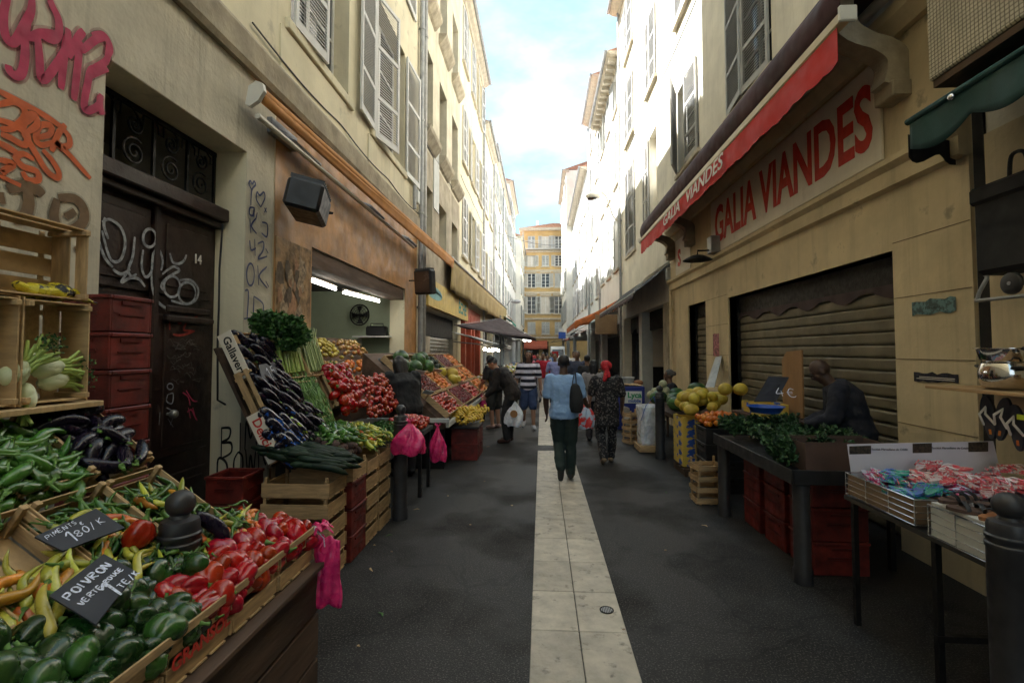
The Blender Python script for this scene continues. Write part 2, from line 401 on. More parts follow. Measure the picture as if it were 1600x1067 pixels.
def ell(cx, cy, rx, ry, a0=0, a1=360, n=10): return [(cx + rx * math.cos(math.radians(a0 + (a1 - a0) * i / n)), cy + ry * math.sin(math.radians(a0 + (a1 - a0) * i / n))) for i in range(n + 1)]

# ---------------------------------------------------------------- world, sun, camera
w = bpy.data.worlds.new('World'); sc.world = w; w.use_nodes = True
nt = w.node_tree; bg = nt.nodes['Background']
sky = nt.nodes.new('ShaderNodeTexSky'); sky.sky_type = 'NISHITA'; sky.sun_disc = False
EL = math.radians(52); AZ = math.radians(-80)      # azimuth from +Y towards -X
sky.sun_elevation = EL; sky.sun_rotation = AZ; sky.air_density = 1.1; sky.dust_density = 1.6; sky.ozone_density = 1.2
tc = nt.nodes.new('ShaderNodeTexCoord'); mp = nt.nodes.new('ShaderNodeMapping'); mp.inputs['Scale'].default_value = (1, 1, 2.2); mp.inputs['Location'].default_value = (.35, .1, .2)
nz = nt.nodes.new('ShaderNodeTexNoise'); nz.inputs['Scale'].default_value = 2.6; nz.inputs['Detail'].default_value = 9; nz.inputs['Roughness'].default_value = .56
mr = nt.nodes.new('ShaderNodeMapRange'); mr.interpolation_type = 'SMOOTHSTEP'; mr.inputs['From Min'].default_value = .40; mr.inputs['From Max'].default_value = .74; mr.inputs['To Max'].default_value = .9
mx = nt.nodes.new('ShaderNodeMix'); mx.data_type = 'RGBA'; mx.inputs['B'].default_value = (5.2, 5.4, 5.5, 1)
nt.links.new(tc.outputs['Generated'], mp.inputs['Vector']); nt.links.new(mp.outputs[0], nz.inputs['Vector']); nt.links.new(nz.outputs['Fac'], mr.inputs['Value'])
hz = nt.nodes.new('ShaderNodeMix'); hz.data_type = 'RGBA'; hz.inputs['Factor'].default_value = .72; hz.inputs['B'].default_value = (2.3, 3.6, 4.2, 1); nt.links.new(sky.outputs[0], hz.inputs['A'])
nt.links.new(mr.outputs[0], mx.inputs['Factor']); nt.links.new(hz.outputs['Result'], mx.inputs['A']); nt.links.new(mx.outputs['Result'], bg.inputs['Color'])
bg.inputs['Strength'].default_value = .05
sd = bpy.data.lights.new('sun', 'SUN'); sd.energy = 5; sd.angle = math.radians(.5); sd.color = (1, .97, .92)
so = bpy.data.objects.new('sun', sd); COL.objects.link(so)
tosun = Vector((math.sin(AZ) * math.cos(EL), math.cos(AZ) * math.cos(EL), math.sin(EL)))
so.rotation_euler = tosun.to_track_quat('Z', 'Y').to_euler()
cd = bpy.data.cameras.new('camera'); co = bpy.data.objects.new('camera', cd); COL.objects.link(co); sc.camera = co
cd.sensor_width = 36; cd.lens = 755 / 1600 * 36; cd.clip_start = .05; cd.clip_end = 600
cd.shift_y = -14.5 / 1600
co.matrix_world = Matrix.Translation(EYE) @ Matrix((RT, UP, -FW)).transposed().to_4x4()
sc.view_settings.view_transform = 'Standard'; sc.view_settings.look = 'None'; sc.view_settings.exposure = 2.6; sc.view_settings.gamma = 1
sc.render.engine = 'CYCLES'; sc.cycles.use_denoising = True
sc.cycles.max_bounces = 7; sc.cycles.diffuse_bounces = 5; sc.cycles.glossy_bounces = 3; sc.cycles.transmission_bounces = 3
sc.cycles.sample_clamp_indirect = 8; sc.cycles.caustics_reflective = False; sc.cycles.caustics_refractive = False
# ================================================================ SETTING
XL = -2.75; XR = 3.2
def asphalt():
    m = mat('asphalt', (.013, .012, .012), .88, .22, 1.1, .55, 140, dist=.006, spec=.4)
    nt = m.node_tree; N = nt.nodes; L = nt.links; p = N['Principled BSDF']
    src = p.inputs['Base Color'].links[0].from_socket
    tc = N.new('ShaderNodeTexCoord')
    nz = N.new('ShaderNodeTexNoise'); nz.inputs['Scale'].default_value = 95; nz.inputs['Detail'].default_value = 2; L.new(tc.outputs['Object'], nz.inputs['Vector'])
    mr = N.new('ShaderNodeMapRange'); mr.inputs['From Min'].default_value = .54; mr.inputs['From Max'].default_value = .68; mr.inputs['To Max'].default_value = .7; L.new(nz.outputs['Fac'], mr.inputs['Value'])
    x = N.new('ShaderNodeMix'); x.data_type = 'RGBA'; x.inputs['B'].default_value = (.13, .12, .11, 1); L.new(mr.outputs[0], x.inputs['Factor']); L.new(src, x.inputs['A'])
    L.new(x.outputs['Result'], p.inputs['Base Color'])
    # damp patches
    n2 = N.new('ShaderNodeTexNoise'); n2.inputs['Scale'].default_value = .8; n2.inputs['Detail'].default_value = 7; L.new(tc.outputs['Object'], n2.inputs['Vector'])
    m2 = N.new('ShaderNodeMapRange'); m2.inputs['From Min'].default_value = .46; m2.inputs['From Max'].default_value = .60; m2.inputs['To Min'].default_value = .55; m2.inputs['To Max'].default_value = .9; L.new(n2.outputs['Fac'], m2.inputs['Value'])
    L.new(m2.outputs[0], p.inputs['Roughness'])
    # hairline cracks
    nd = N.new('ShaderNodeTexNoise'); nd.inputs['Scale'].default_value = 1.6; nd.inputs['Detail'].default_value = 5; L.new(tc.outputs['Object'], nd.inputs['Vector'])
    ma = N.new('ShaderNodeVectorMath'); ma.operation = 'MULTIPLY_ADD'; ma.inputs[1].default_value = (.9, .9, 0); L.new(nd.outputs['Color'], ma.inputs[0]); L.new(tc.outputs['Object'], ma.inputs[2])
    vo = N.new('ShaderNodeTexVoronoi'); vo.feature = 'DISTANCE_TO_EDGE'; vo.inputs['Scale'].default_value = .75; L.new(ma.outputs[0], vo.inputs['Vector'])
    mc = N.new('ShaderNodeMapRange'); mc.inputs['From Min'].default_value = .002; mc.inputs['From Max'].default_value = .009; mc.inputs['To Min'].default_value = .75; mc.inputs['To Max'].default_value = 0; L.new(vo.outputs['Distance'], mc.inputs['Value'])
    xc = N.new('ShaderNodeMix'); xc.data_type = 'RGBA'; xc.inputs['B'].default_value = (.006, .006, .006, 1); L.new(mc.outputs[0], xc.inputs['Factor']); L.new(x.outputs['Result'], xc.inputs['A'])
    # old patches and oil marks
    v2 = N.new('ShaderNodeTexNoise'); v2.inputs['Scale'].default_value = .55; v2.inputs['Detail'].default_value = 9; v2.inputs['Roughness'].default_value = .7; L.new(tc.outputs['Object'], v2.inputs['Vector'])
    m3 = N.new('ShaderNodeMapRange'); m3.inputs['From Min'].default_value = .50; m3.inputs['From Max'].default_value = .62; m3.inputs['To Max'].default_value = .55; L.new(v2.outputs['Fac'], m3.inputs['Value'])
    x3 = N.new('ShaderNodeMix'); x3.data_type = 'RGBA'; x3.inputs['B'].default_value = (.024, .022, .020, 1); L.new(m3.outputs[0], x3.inputs['Factor']); L.new(xc.outputs['Result'], x3.inputs['A'])
    L.new(x3.outputs['Result'], p.inputs['Base Color'])
    return m
M['asphalt'] = asphalt()
M['paver'] = mat('paver', (.50, .45, .375), .6, .24, 7, .3, 60, isl=.10, streak=0, contrast=(.3, .7))
def spots(m, sc_, a, b_, k):
    nt = m.node_tree; N = nt.nodes; L = nt.links; p = N['Principled BSDF']; src = p.inputs['Base Color'].links[0].from_socket
    tc = N.new('ShaderNodeTexCoord'); nz = N.new('ShaderNodeTexNoise'); nz.inputs['Scale'].default_value = sc_; nz.inputs['Detail'].default_value = 8; nz.inputs['Roughness'].default_value = .65; L.new(tc.outputs['Object'], nz.inputs['Vector'])
    mr = N.new('ShaderNodeMapRange'); mr.inputs['From Min'].default_value = a; mr.inputs['From Max'].default_value = b_; mr.inputs['To Max'].default_value = k; L.new(nz.outputs['Fac'], mr.inputs['Value'])
    x = N.new('ShaderNodeMix'); x.data_type = 'RGBA'; x.inputs['B'].default_value = (.10, .085, .07, 1); L.new(mr.outputs[0], x.inputs['Factor']); L.new(src, x.inputs['A']); L.new(x.outputs['Result'], p.inputs['Base Color'])
spots(M['paver'], 9, .58, .68, .7); spots(M['plaster_yellow'], 2.2, .60, .72, .45); spots(M['shop_beige'], 3, .62, .70, .5); spots(M['sign_cream'], 4, .60, .75, .25)
MB().add([(-70, -60, 0), (70, -60, 0), (70, 200, 0), (-70, 200, 0)], [(0, 1, 2, 3)]).build('ground', M['asphalt'], kind='structure')
g = MB(); ty = .61; k = 0
while ty < 60:
    if abs(ty - 8.6) > .26:
        for (a, b) in ((-.068, .228), (.233, .527)):
            g.bev(a, b, ty, ty + .494, -.05, .007 + R.uniform(0, .0015), .004)
    ty += .5
g.build('paved_strip', M['paver'], kind='structure')
c = MB(); c.bx(-.068, .527, 8.38, 8.84, -.04, .004); c.build('dark_cross_band', mat('band_asphalt', (.02, .02, .02), .7), kind='structure')
# drain cover
P = onZ(948, 955)
t = thing('drain_cover', 'small round iron cover set in the pale paving strip', 'drain cover', (P.x, P.y, .0085))
b = MB(); b.lathe([(0, .0), (.046, 0), (.048, .002), (.048, .005), (.040, .005), (.039, .003), (0, .003)], 24); b.build('rim', M['iron'], t, 40, world=False)
b = MB()
for i in range(-3, 4): 
    h = math.sqrt(max(0, .036 ** 2 - (i * .011) ** 2)); b.bx(i * .011 - .003, i * .011 + .003, -h, h, .003, .0055)
b.build('grating', M['zinc'], t, world=False)

SH = {}
def shutter_mesh(w_, h_, m):
    """one louvred leaf: hinge on its z axis, leaf runs to +y, face to +x"""
    key = (round(w_, 2), round(h_, 2), m.name)
    if key in SH: return SH[key]
    b = MB(); t = .035; s = .055
    b.bx(0, t, 0, s, 0, h_); b.bx(0, t, w_ - s, w_, 0, h_)
    rails = [0, h_ * .30, h_ - .07] if h_ < 1.9 else [0, h_ * .27, h_ * .62, h_ - .07]
    for i, z in enumerate(rails): b.bx(.002, t - .002, s, w_ - s, z, z + (.10 if i == 0 else .06))
    for a, c in zip(rails, rails[1:]):
        z = a + (.10 if a == 0 else .06) + .008
        while z < c - .02:
            b.add([(.004, s, z + .028), (.004, w_ - s, z + .028), (.030, w_ - s, z), (.030, s, z), (.004, s, z + .036), (.004, w_ - s, z + .036), (.030, w_ - s, z + .008), (.030, s, z + .008)],
                  [(0, 1, 2, 3), (7, 6, 5, 4), (0, 4, 5, 1), (3, 2, 6, 7), (0, 3, 7, 4), (1, 5, 6, 2)]); z += .044
    b.bx(.0, .012, s, w_ - s, .1, h_ - .07) if False else None
    me = b.mesh('shutter'); me.materials.append(m); SH[key] = me
    return me
def leaf(root, side, y, z, w_, h_, m, ang=0, x=None, flip=False, name='shutter'):
    """side -1 left facade / +1 right facade; y = hinge position; flip: leaf runs to -y"""
    me = shutter_mesh(w_, h_, m); o = bpy.data.objects.new(name, me); COL.objects.link(o); o.parent = root
    X = (XL if side < 0 else XR) if x is None else x
    base = chain(root)
    rz = 0 if side < 0 else PI
    if side < 0: sx, sy = 1, (-1 if flip else 1)
    else: sx, sy = 1, (1 if flip else -1)
    o.location = Vector((X + (.02 if side < 0 else -.02), y, z)) - base
    o.rotation_euler = (0, 0, rz + math.radians(ang)); o.scale = (1, sy, 1)
    register(o)
    return o
def window(root, side, x, y0, y1, z0, z1, rec=.2, frame=None, bars=2, curtain=False, dark=False, axis='x'):
    """casement set back in its opening; pane is a sub-part"""
    frame = frame or M['white_paint']; d = -1 if side < 0 else 1
    X = x + d * rec
    b = MB(); w_ = .05
    def bx(a0, a1, ya, yb, za, zb, bb):
        if axis == 'x': bb.bx(min(a0, a1), max(a0, a1), ya, yb, za, zb)
        else: bb.bx(ya, yb, min(a0, a1), max(a0, a1), za, zb)
    e = .004
    bx(X, X + d * .05, y0 + e, y1 - e, z0 + e, z0 + w_, b); bx(X, X + d * .05, y0 + e, y1 - e, z1 - w_, z1 - e, b)
    bx(X, X + d * .05, y0 + e, y0 + w_, z0 + w_, z1 - w_, b); bx(X, X + d * .05, y1 - w_, y1 - e, z0 + w_, z1 - w_, b)
    ym = (y0 + y1) / 2
    bx(X - d * .01, X + d * .05, ym - .045, ym + .045, z0 + w_, z1 - w_, b)
    for k in range(1, bars + 1):
        z = z0 + (z1 - z0) * k / (bars + 1); bx(X + d * .005, X + d * .045, y0 + w_, ym - .045, z - .014, z + .014, b); bx(X + d * .005, X + d * .045, ym + .045, y1 - w_, z - .014, z + .014, b)
    f = b.build('window', frame, root)
    g = MB(); bx(X + d * .022, X + d * .028, y0 + w_, y1 - w_, z0 + w_, z1 - w_, g)
    g.build('pane', M['curtain'] if curtain else M['glass'], f)
    return f
def wall_shell(b, side, x, y0, y1, z0, z1, ops, rec=.3):
    """front of a facade with real openings and their reveals"""
    d = -1 if side < 0 else 1; xi = x + d * rec
    ys = sorted({y0, y1, *[v for o in ops for v in o[:2]]}); zs = sorted({z0, z1, *[v for o in ops for v in o[2:4]]})
    inside = lambda y, z: any(o[0] < y < o[1] and o[2] < z < o[3] for o in ops)
    for ya, yb in zip(ys, ys[1:]):
        for za, zb in zip(zs, zs[1:]):
            if ya < y0 - 1e-6 or yb > y1 + 1e-6 or za < z0 - 1e-6 or zb > z1 + 1e-6 or inside((ya + yb) / 2, (za + zb) / 2): continue
            b.quad((x, ya, za), (x, yb, za), (x, yb, zb), (x, ya, zb))
    for o in ops:
        a, c, p, q = o[:4]
        b.quad((x, a, p), (x, a, q), (xi, a, q), (xi, a, p)); b.quad((x, c, p), (xi, c, p), (xi, c, q), (x, c, q))
        b.quad((x, a, q), (x, c, q), (xi, c, q), (xi, a, q))
        if p > .01: b.quad((x, a, p), (xi, a, p), (xi, c, p), (x, c, p))
def body(b, side, x, y0, y1, z0, z1, depth=8, rec=.3):
    d = -1 if side < 0 else 1; xi = x + d * rec
    b.bx(min(xi, x + d * depth), max(xi, x + d * depth), y0, y1, z0, z1)
    b.quad((x, y0, z0), (xi, y0, z0), (xi, y0, z1), (x, y0, z1)); b.quad((x, y1, z0), (x, y1, z1), (xi, y1, z1), (xi, y1, z0))
def eave(root, side, x, y0, y1, z, over=.4, m='stone', brackets=False, tile=True):
    d = -1 if side < 0 else 1
    b = MB()
    prof = [(x + d * .3, z - .22), (x - d * .06, z - .22), (x - d * .10, z - .12), (x - d * over * .7, z - .08), (x - d * over, z), (x - d * over, z + .05), (x + d * .3, z + .05)]
    b.prism([(p[0], p[1]) for p in prof], y0 - .03, y1 + .03, 1)
    if brackets:
        y = y0 + .2
        while y < y1: b.bx(min(x - d * .004, x - d * (over - .08)), max(x - d * .004, x - d * (over - .08)), y, y + .12, z - .26, z - .09); y += .55
    b.build('cornice', M[m], root)
    if tile:
        b = MB(); b.prism([(x - d * (over + .05), z + .055), (x + d * 4, z + 1.5), (x + d * 8, z + .055)], y0, y1, 1)
        b.build('roof', M['tile_roof'], root)
        g = MB(); g.tube([(x - d * (over + .06), y0, z + .06), (x - d * (over + .06), y1, z + .03)], .06, 8); g.build('gutter', M['zinc'], root)
def pipe(root, x, y, z0, z1, r=.05, m='zinc', side=-1):
    b = MB(); X = x + (.08 if side < 0 else -.08)
    b.tube([(X, y, z0), (X, y, z1)], r, 10)
    z = z0 + .6
    while z < z1: b.tube([(X, y, z), (X, y, z + .05)], r + .012, 10); b.bx(min(x, X), max(x, X), y - .012, y + .012, z + .012, z + .038); z += 2.1
    return b.build('downpipe', M[m], root, 40)
def building(name, label, cat, side, x, y0, y1, h, m, ops, z_body=0, shell_z0=0, **kw):
    t = thing(name, label, cat, (x, (y0 + y1) / 2, 0))
    b = MB(); wall_shell(b, side, x, y0, y1, shell_z0, h, ops); body(b, side, x, y0, y1, z_body, h)
    b.build('wall', M[m], t, fix=False)
    return t

# ---------------------------------------------------------------- LEFT ROW
Y0 = -14
W1 = (5.03, 6.62, 5.36, 7.76); W2 = (7.62, 9.42, 5.36, 7.76)
ops1 = [(2.83, 4.29, 0, 3.61), (5.6, 9.55, 0, 3.0), W1, W2] + [(a, b_, z, z + 2.2) for z in (8.9, 12.3, 15.6) for (a, b_) in ((5.1, 6.6), (7.7, 9.3))]
L1 = thing('tenement_house', 'ochre plastered house over the near vegetable shop with door 14 and white shutters', 'building', (XL, 3, 0))
b = MB(); wall_shell(b, -1, XL, Y0, 10.64, 0, 19, ops1); body(b, -1, XL, Y0, 10.64, 4.0, 19); 
b.bx(-10, XL - .3, Y0, 2.2, 0, 4); b.bx(-10, -4.7, 2.2, 5.2, 0, 4)
b.quad((XL, Y0, 0), (-3.05, Y0, 0), (-3.05, Y0, 4), (XL, Y0, 4))
b.build('wall', M['plaster_yellow'], L1, fix=False)
# the ground floor render is greyer near the door: its own skin of plaster
b = MB(); wall_shell(b, -1, XL + .004, Y0 + .1, 4.75, .0, 4.36, [(2.827, 4.293, 0, 3.613)], rec=.3)
b.build('ground_floor_render', mat('old_render', (.52, .48, .39), .9, .14, 1.8, .6, 22, streak=.75), L1, fix=False)
b = MB(); b.prism([(XL - .002, 4.37), (XL + .05, 4.37), (XL + .075, 4.42), (XL + .075, 4.66), (XL + .05, 4.71), (XL - .002, 4.73)], Y0, 10.6, 1); b.build('string_course', M['band_stone'], L1)
# painted shop surround
so_ = MB(); wall_shell(so_, -1, XL + .006, 4.77, 10.45, 0, 4.36, [(5.597, 9.553, 0, 3.003)], rec=.02)
so_.build('shop_surround', M['shop_orange'], L1, fix=False)
b = MB(); b.bx(XL + .007, XL + .012, 4.80, 5.56, .0, 2.95); b.build('side_panel', M['panel_brown'], L1)
# torn posters
b = MB(); b.mi = 0
pr = random.Random(3)
mats_p = [mat('poster_cream', (.36, .27, .18), .9, .4, 20, contrast=(.4, .6)), mat('poster_dark', (.13, .095, .065), .9, .4, 20), mat('poster_red', (.34, .19, .11), .9, .4, 20)]
for i in range(34):
    y = pr.uniform(4.85, 5.42); z = pr.uniform(1.9, 2.75); s = pr.uniform(.04, .13)
    poly = [(y + s * math.cos(a) * pr.uniform(.5, 1.2), z + s * 1.5 * math.sin(a) * pr.uniform(.5, 1.2)) for a in [2 * PI * k / 9 for k in range(9)]]
    poly = [(min(5.55, max(4.8, p[0])), p[1]) for p in poly]
    b.mi = i % 3; b.prism(poly, XL + .0125 + i * .0003, XL + .0128 + i * .0003, 0)
b.build('torn_posters', mats_p, L1)
for (a, c_, p, q) in (W1, W2):
    window(L1, -1, XL, a, c_, p, q, .22, bars=2)
    b = MB(); b.bev(XL - .02, XL + .05, a - .12, c_ + .12, p - .13, p - .004, .01); b.bx(XL, XL + .018, a - .22, c_ - .1, p - .62, p - .15); b.bx(XL + .018, XL + .035, a - .25, c_ - .07, p - .68, p - .62); b.build('sill', M['plaster_yellow'], L1)
for z in (8.9, 12.3, 15.6):
    for (a, c_) in ((5.1, 6.6), (7.7, 9.3)):
        window(L1, -1, XL, a, c_, z, z + 2.2); leaf(L1, -1, a, z, .75, 2.2, M['shutter_white'], 0, flip=True); leaf(L1, -1, c_, z, .8, 2.2, M['shutter_white'], 0)
leaf(L1, -1, 5.05, 5.34, .72, 2.42, M['shutter_white'], -4)
leaf(L1, -1, 7.6, 5.34, .72, 2.42, M['shutter_white'], 4, flip=True)
leaf(L1, -1, 7.62, 5.26, .76, 2.46, M['shutter_white'], -13)
leaf(L1, -1, 9.46, 5.30, .88, 2.44, M['shutter_white'], -3)
pipe(L1, XL, 10.5, 0, 19, .055); pipe(L1, XL, 9.95, 4.75, 5.25, .04)
b = MB(); b.ball((XL + .08, 4.95, 6.1), .03); b.tube([(XL, 4.95, 6.1), (XL + .1, 4.95, 6.1)], .012); b.build('shutter_hook', M['iron'], L1)

# door number 14
D = -3.03
t = thing('entrance_door', 'tall dark brown double door numbered 14 covered in sprayed tags', 'door', (D, 3.56, 0))
b = MB(); b.bx(D - .06, D, 2.835, 4.285, .02, 2.93)
for (ya, yb) in ((2.9, 3.53), (3.60, 4.22)):
    for (za, zb) in ((.15, .75), (.9, 2.05), (2.2, 2.85)):
        b.bev(D - .002, D + .022, ya, yb, za, zb, .01); b.bev(D + .02, D + .035, ya + .07, yb - .07, za + .07, zb - .07, .008)
b.bev(D - .002, D + .05, 3.535, 3.595, .05, 2.9, .01)
door = b.build('door_leaf', M['door_brown'], t)
b = MB(); b.bev(D - .05, D + .14, 2.84, 4.28, 2.94, 3.06, .012); b.bev(D - .05, D + .09, 2.84, 4.28, 2.88, 2.935, .01); b.build('transom_bar', M['door_brown'], t)
b = MB(); b.bev(D + .036, D + .07, 3.66, 4.16, 2.06, 2.12, .012); b.bev(D + .036, D + .09, 3.64, 4.18, 1.99, 2.04, .012); b.build('moulding', M['door_brown'], door)
b = MB(); b.ball((D + .09, 3.72, 1.25), .035); b.cyl((D + .03, 3.72, 1.25), (D + .08, 3.72, 1.25), .012); b.build('door_knob', M['grey_metal'], t, 60)
# forged transom grille
b = MB(); 
b.bx(D - .02, D, 2.84, 4.28, 3.07, 3.1); b.bx(D - .02, D, 2.84, 4.28, 3.56, 3.6)
for y in (2.86, 3.2, 3.56, 3.92, 4.26): b.bx(D - .02, D, y - .012, y + .012, 3.1, 3.56)
for y in (3.03, 3.38, 3.74, 4.09):
    for (cz, r0, s) in ((3.24, .11, 1), (3.45, .075, -1)):
        sp = [(D - .01, y + (r0 * (1 - i / 34)) * math.cos(s * i * .42 + 1), cz + (r0 * (1 - i / 34)) * math.sin(s * i * .42 + 1)) for i in range(30)]
        b.tube(sp, .009, 6)
for i in range(7):
    y = 2.95 + i * .2; b.tube([(D - .005, y, 3.56), (D - .005, y + .05, 3.52), (D - .005, y + .05, 3.47), (D - .005, y + .1, 3.47), (D - .005, y + .1, 3.55)], .007, 5)
b.build('grille', M['iron'], t)
MB().bx(-4.6, -4.55, 2.3, 5.1, 2.9, 3.7).build('transom_backing', M['dark'], t)
b = MB(); cv = lambda x, y: onX(x / 2.965, 340 + y / 2.965, D + .04)
strokes(b, [[(500, 100), (480, 40), (485, 0)], [(470, 60), (500, 170), (525, 205), (560, 190), (578, 120), (560, 50), (510, 10), (470, 20)], [(450, 90), (480, 180), (520, 230)],
  [(622, 90), (612, 180), (592, 240), (606, 272), (630, 262)], ell(690, 95, 30, 42), [(662, 150), (655, 225), (672, 275), (700, 250), (708, 170), (735, 150), (752, 200), (745, 245)],
  [(750, 262), (800, 228), (830, 245), (800, 262), (760, 290), (745, 320), (760, 340)], [(785, 165), (798, 205), (825, 214), (850, 200), (862, 172)], ell(795, 320, 38, 48), [(830, 290), (880, 290), (915, 330), (905, 380), (860, 400), (790, 385)],
  [(700, 250), (705, 330), (730, 390), (790, 430), (850, 435)], ell(865, 350, 40, 50), [(590, 250), (560, 300), (600, 280), (640, 285), (670, 320)], [(520, 240), (560, 262), (600, 240)]], cv, (1, 0, 0), .022)
b.build('white_spray', M['paint_grey'], t)
b = MB(); strokes(b, [[(785, 460), (785, 520)], [(785, 470), (815, 470), (830, 490), (860, 460), (880, 480), (910, 460), (915, 490)], [(800, 540), (840, 545), (900, 525)], [(860, 490), (850, 520), (890, 525)]], cv, (1, 0, 0), .02); b.build('red_spray', mat('spray_red_dim', (.25, .03, .02), .8, .3, 20), t)
b = MB(); strokes(b, [[(845, 810), (870, 830), (880, 870)], [(860, 800), (890, 845), (912, 850)], [(865, 900), (885, 890), (900, 920), (912, 940)], [(870, 880), (880, 930)], [(890, 880), (905, 935)]], cv, (1, 0, 0), .012); b.build('pink_spray', M['paint_magenta'], t)
b = MB(); strokes(b, [ell(787, 782, 14, 14), [(775, 820), (800, 815), (795, 860), (770, 850), (775, 820)], [(770, 880), (800, 900), (770, 910)], [(775, 930), (800, 970)], [(800, 925), (785, 960)], [(740, 900), (735, 960)]], cv, (1, 0, 0), .010)
b.build('thin_white_spray', M['paint_grey'], t)
rr_ = random.Random(19); b = MB(); ls = []
for q in range(34):
    x, y = rr_.uniform(770, 920), rr_.uniform(560, 760); ls.append([(x, y), (x + rr_.uniform(5, 22), y + rr_.uniform(-18, 18)), (x + rr_.uniform(15, 40), y + rr_.uniform(-12, 12)), (x + rr_.uniform(25, 50), y + rr_.uniform(-18, 18))])
strokes(b, ls, cv, (1, 0, 0), .005); b.build('faint_scribble', mat('faint_spray', (.09, .085, .08), .8, .4, 20), t)
Pn = onX(309, 406, D + .04)
text('number_14', '14', .12, M['paint_white'], t, Matrix.Translation(Pn) @ FACE_E, sx=.8, ext=.004)

# intercom on the door jamb pillar
P = onX(354, 548, XL)
t = thing('intercom_panel', 'grey metal intercom with rows of buttons beside door 14', 'intercom', (XL + .005, P.y, P.z))
MB().bev(XL + .004, XL + .035, P.y - .075, P.y + .085, P.z - .14, P.z + .14, .006).build('casing', M['grey_metal'], t)
b = MB()
for i in range(7):
    for j in (-.01, .04): b.bx(XL + .034, XL + .041, P.y + j, P.y + j + .022, P.z - .12 + i * .022, P.z - .108 + i * .022)
b.build('button', M['white_paint'], t)
MB().lathe([(0, 0), (.02, 0), (.02, .006), (0, .006)], 16, Matrix.Translation((XL + .035, P.y, P.z + .09)) @ Euler((0, PI / 2, 0)).to_matrix().to_4x4()).build('speaker', M['plastic_black'], t)
b = MB(); cpts = [onX(x, y, XL + .012) for x, y in ((348, 350), (343, 420), (342, 480), (340, 540), (340, 625), (352, 632))]; b.tube(cpts, .009, 6)
b.build('wall_cable', M['plastic_black'], label='thin black cable stapled down the pillar beside door 14', cat='cable')

# graffiti on the near pier
t = thing('graffiti', 'magenta, orange and brown sprayed tags on the pale pier left of door 14', 'graffiti', (XL + .01, 1.9, 2.3))
cv = lambda x, y: onX(x / 2.667, y / 2.667, XL + .006)
b = MB(); strokes(b, [[(30, -20), (12, 50), (12, 120), (30, 172), (60, 172), (95, 110), (125, 50), (130, -10)], [(118, 60), (100, 150), (100, 230), (88, 300), (65, 318), (38, 300), (30, 272)],
  [(200, -10), (215, 30), (238, 80), (240, 140), (215, 168), (170, 150)], [(85, 120), (120, 155), (170, 140), (240, 145)], [(150, 145), (158, 230), (170, 335), (230, 270), (275, 190), (278, 120)], [(275, 150), (262, 250), (250, 372)],
  [(330, 170), (318, 290), (303, 418)], [(280, 240), (320, 160), (345, 130)], [(335, 215), (395, 165), (440, 155)], [(445, 190), (440, 250), (395, 285), (372, 300), (358, 360), (345, 440), (362, 462), (405, 440), (418, 395)], [(372, 320), (446, 288)], [(415, 400), (412, 440), (424, 480)], [(440, 240), (455, 200), (430, 150), (380, 150)]], cv, (1, 0, 0), .080, .002)
b.build('overspray', M['soft_magenta'], t)
b = MB(); strokes(b, [[(30, -20), (12, 50), (12, 120), (30, 172), (60, 172), (95, 110), (125, 50), (130, -10)], [(118, 60), (100, 150), (100, 230), (88, 300), (65, 318), (38, 300), (30, 272)],
  [(200, -10), (215, 30), (238, 80), (240, 140), (215, 168), (170, 150)], [(85, 120), (120, 155), (170, 140), (240, 145)], [(150, 145), (158, 230), (170, 335), (230, 270), (275, 190), (278, 120)], [(275, 150), (262, 250), (250, 372)],
  [(330, 170), (318, 290), (303, 418)], [(280, 240), (320, 160), (345, 130)], [(335, 215), (395, 165), (440, 155)], [(445, 190), (440, 250), (395, 285), (372, 300), (358, 360), (345, 440), (362, 462), (405, 440), (418, 395)], [(372, 320), (446, 288)], [(415, 400), (412, 440), (424, 480)], [(440, 240), (455, 200), (430, 150), (380, 150)]], cv, (1, 0, 0), .046, .006)
b.build('magenta_tag', M['paint_magenta'], t)
b = MB(); strokes(b, [[(-20, 375), (60, 415), (180, 480), (262, 535)], [(-10, 440), (50, 425), (95, 450), (98, 490), (50, 535), (0, 540)], [(-10, 500), (50, 520), (110, 560), (100, 605), (40, 575), (0, 560)], [(150, 480), (120, 500), (95, 520), (100, 560), (140, 630), (190, 710), (232, 742), (242, 720), (215, 670), (175, 625)],
  [(100, 480), (140, 480), (150, 520), (110, 552)], [(150, 575), (205, 560), (210, 525), (165, 525), (148, 575), (170, 605), (225, 592)], [(270, 520), (240, 560), (212, 632)], [(255, 535), (285, 570), (285, 605), (250, 612), (228, 590), (290, 650), (375, 745)], [(-10, 595), (30, 615), (70, 640)], [(-10, 665), (50, 685), (10, 715), (20, 718)], [(140, 665), (95, 642), (65, 660), (95, 695), (150, 715), (158, 750), (115, 750), (92, 715)], [(-10, 730), (85, 775)]], cv, (1, 0, 0), .05, .001)
b.build('overspray', M['soft_orange'], t)
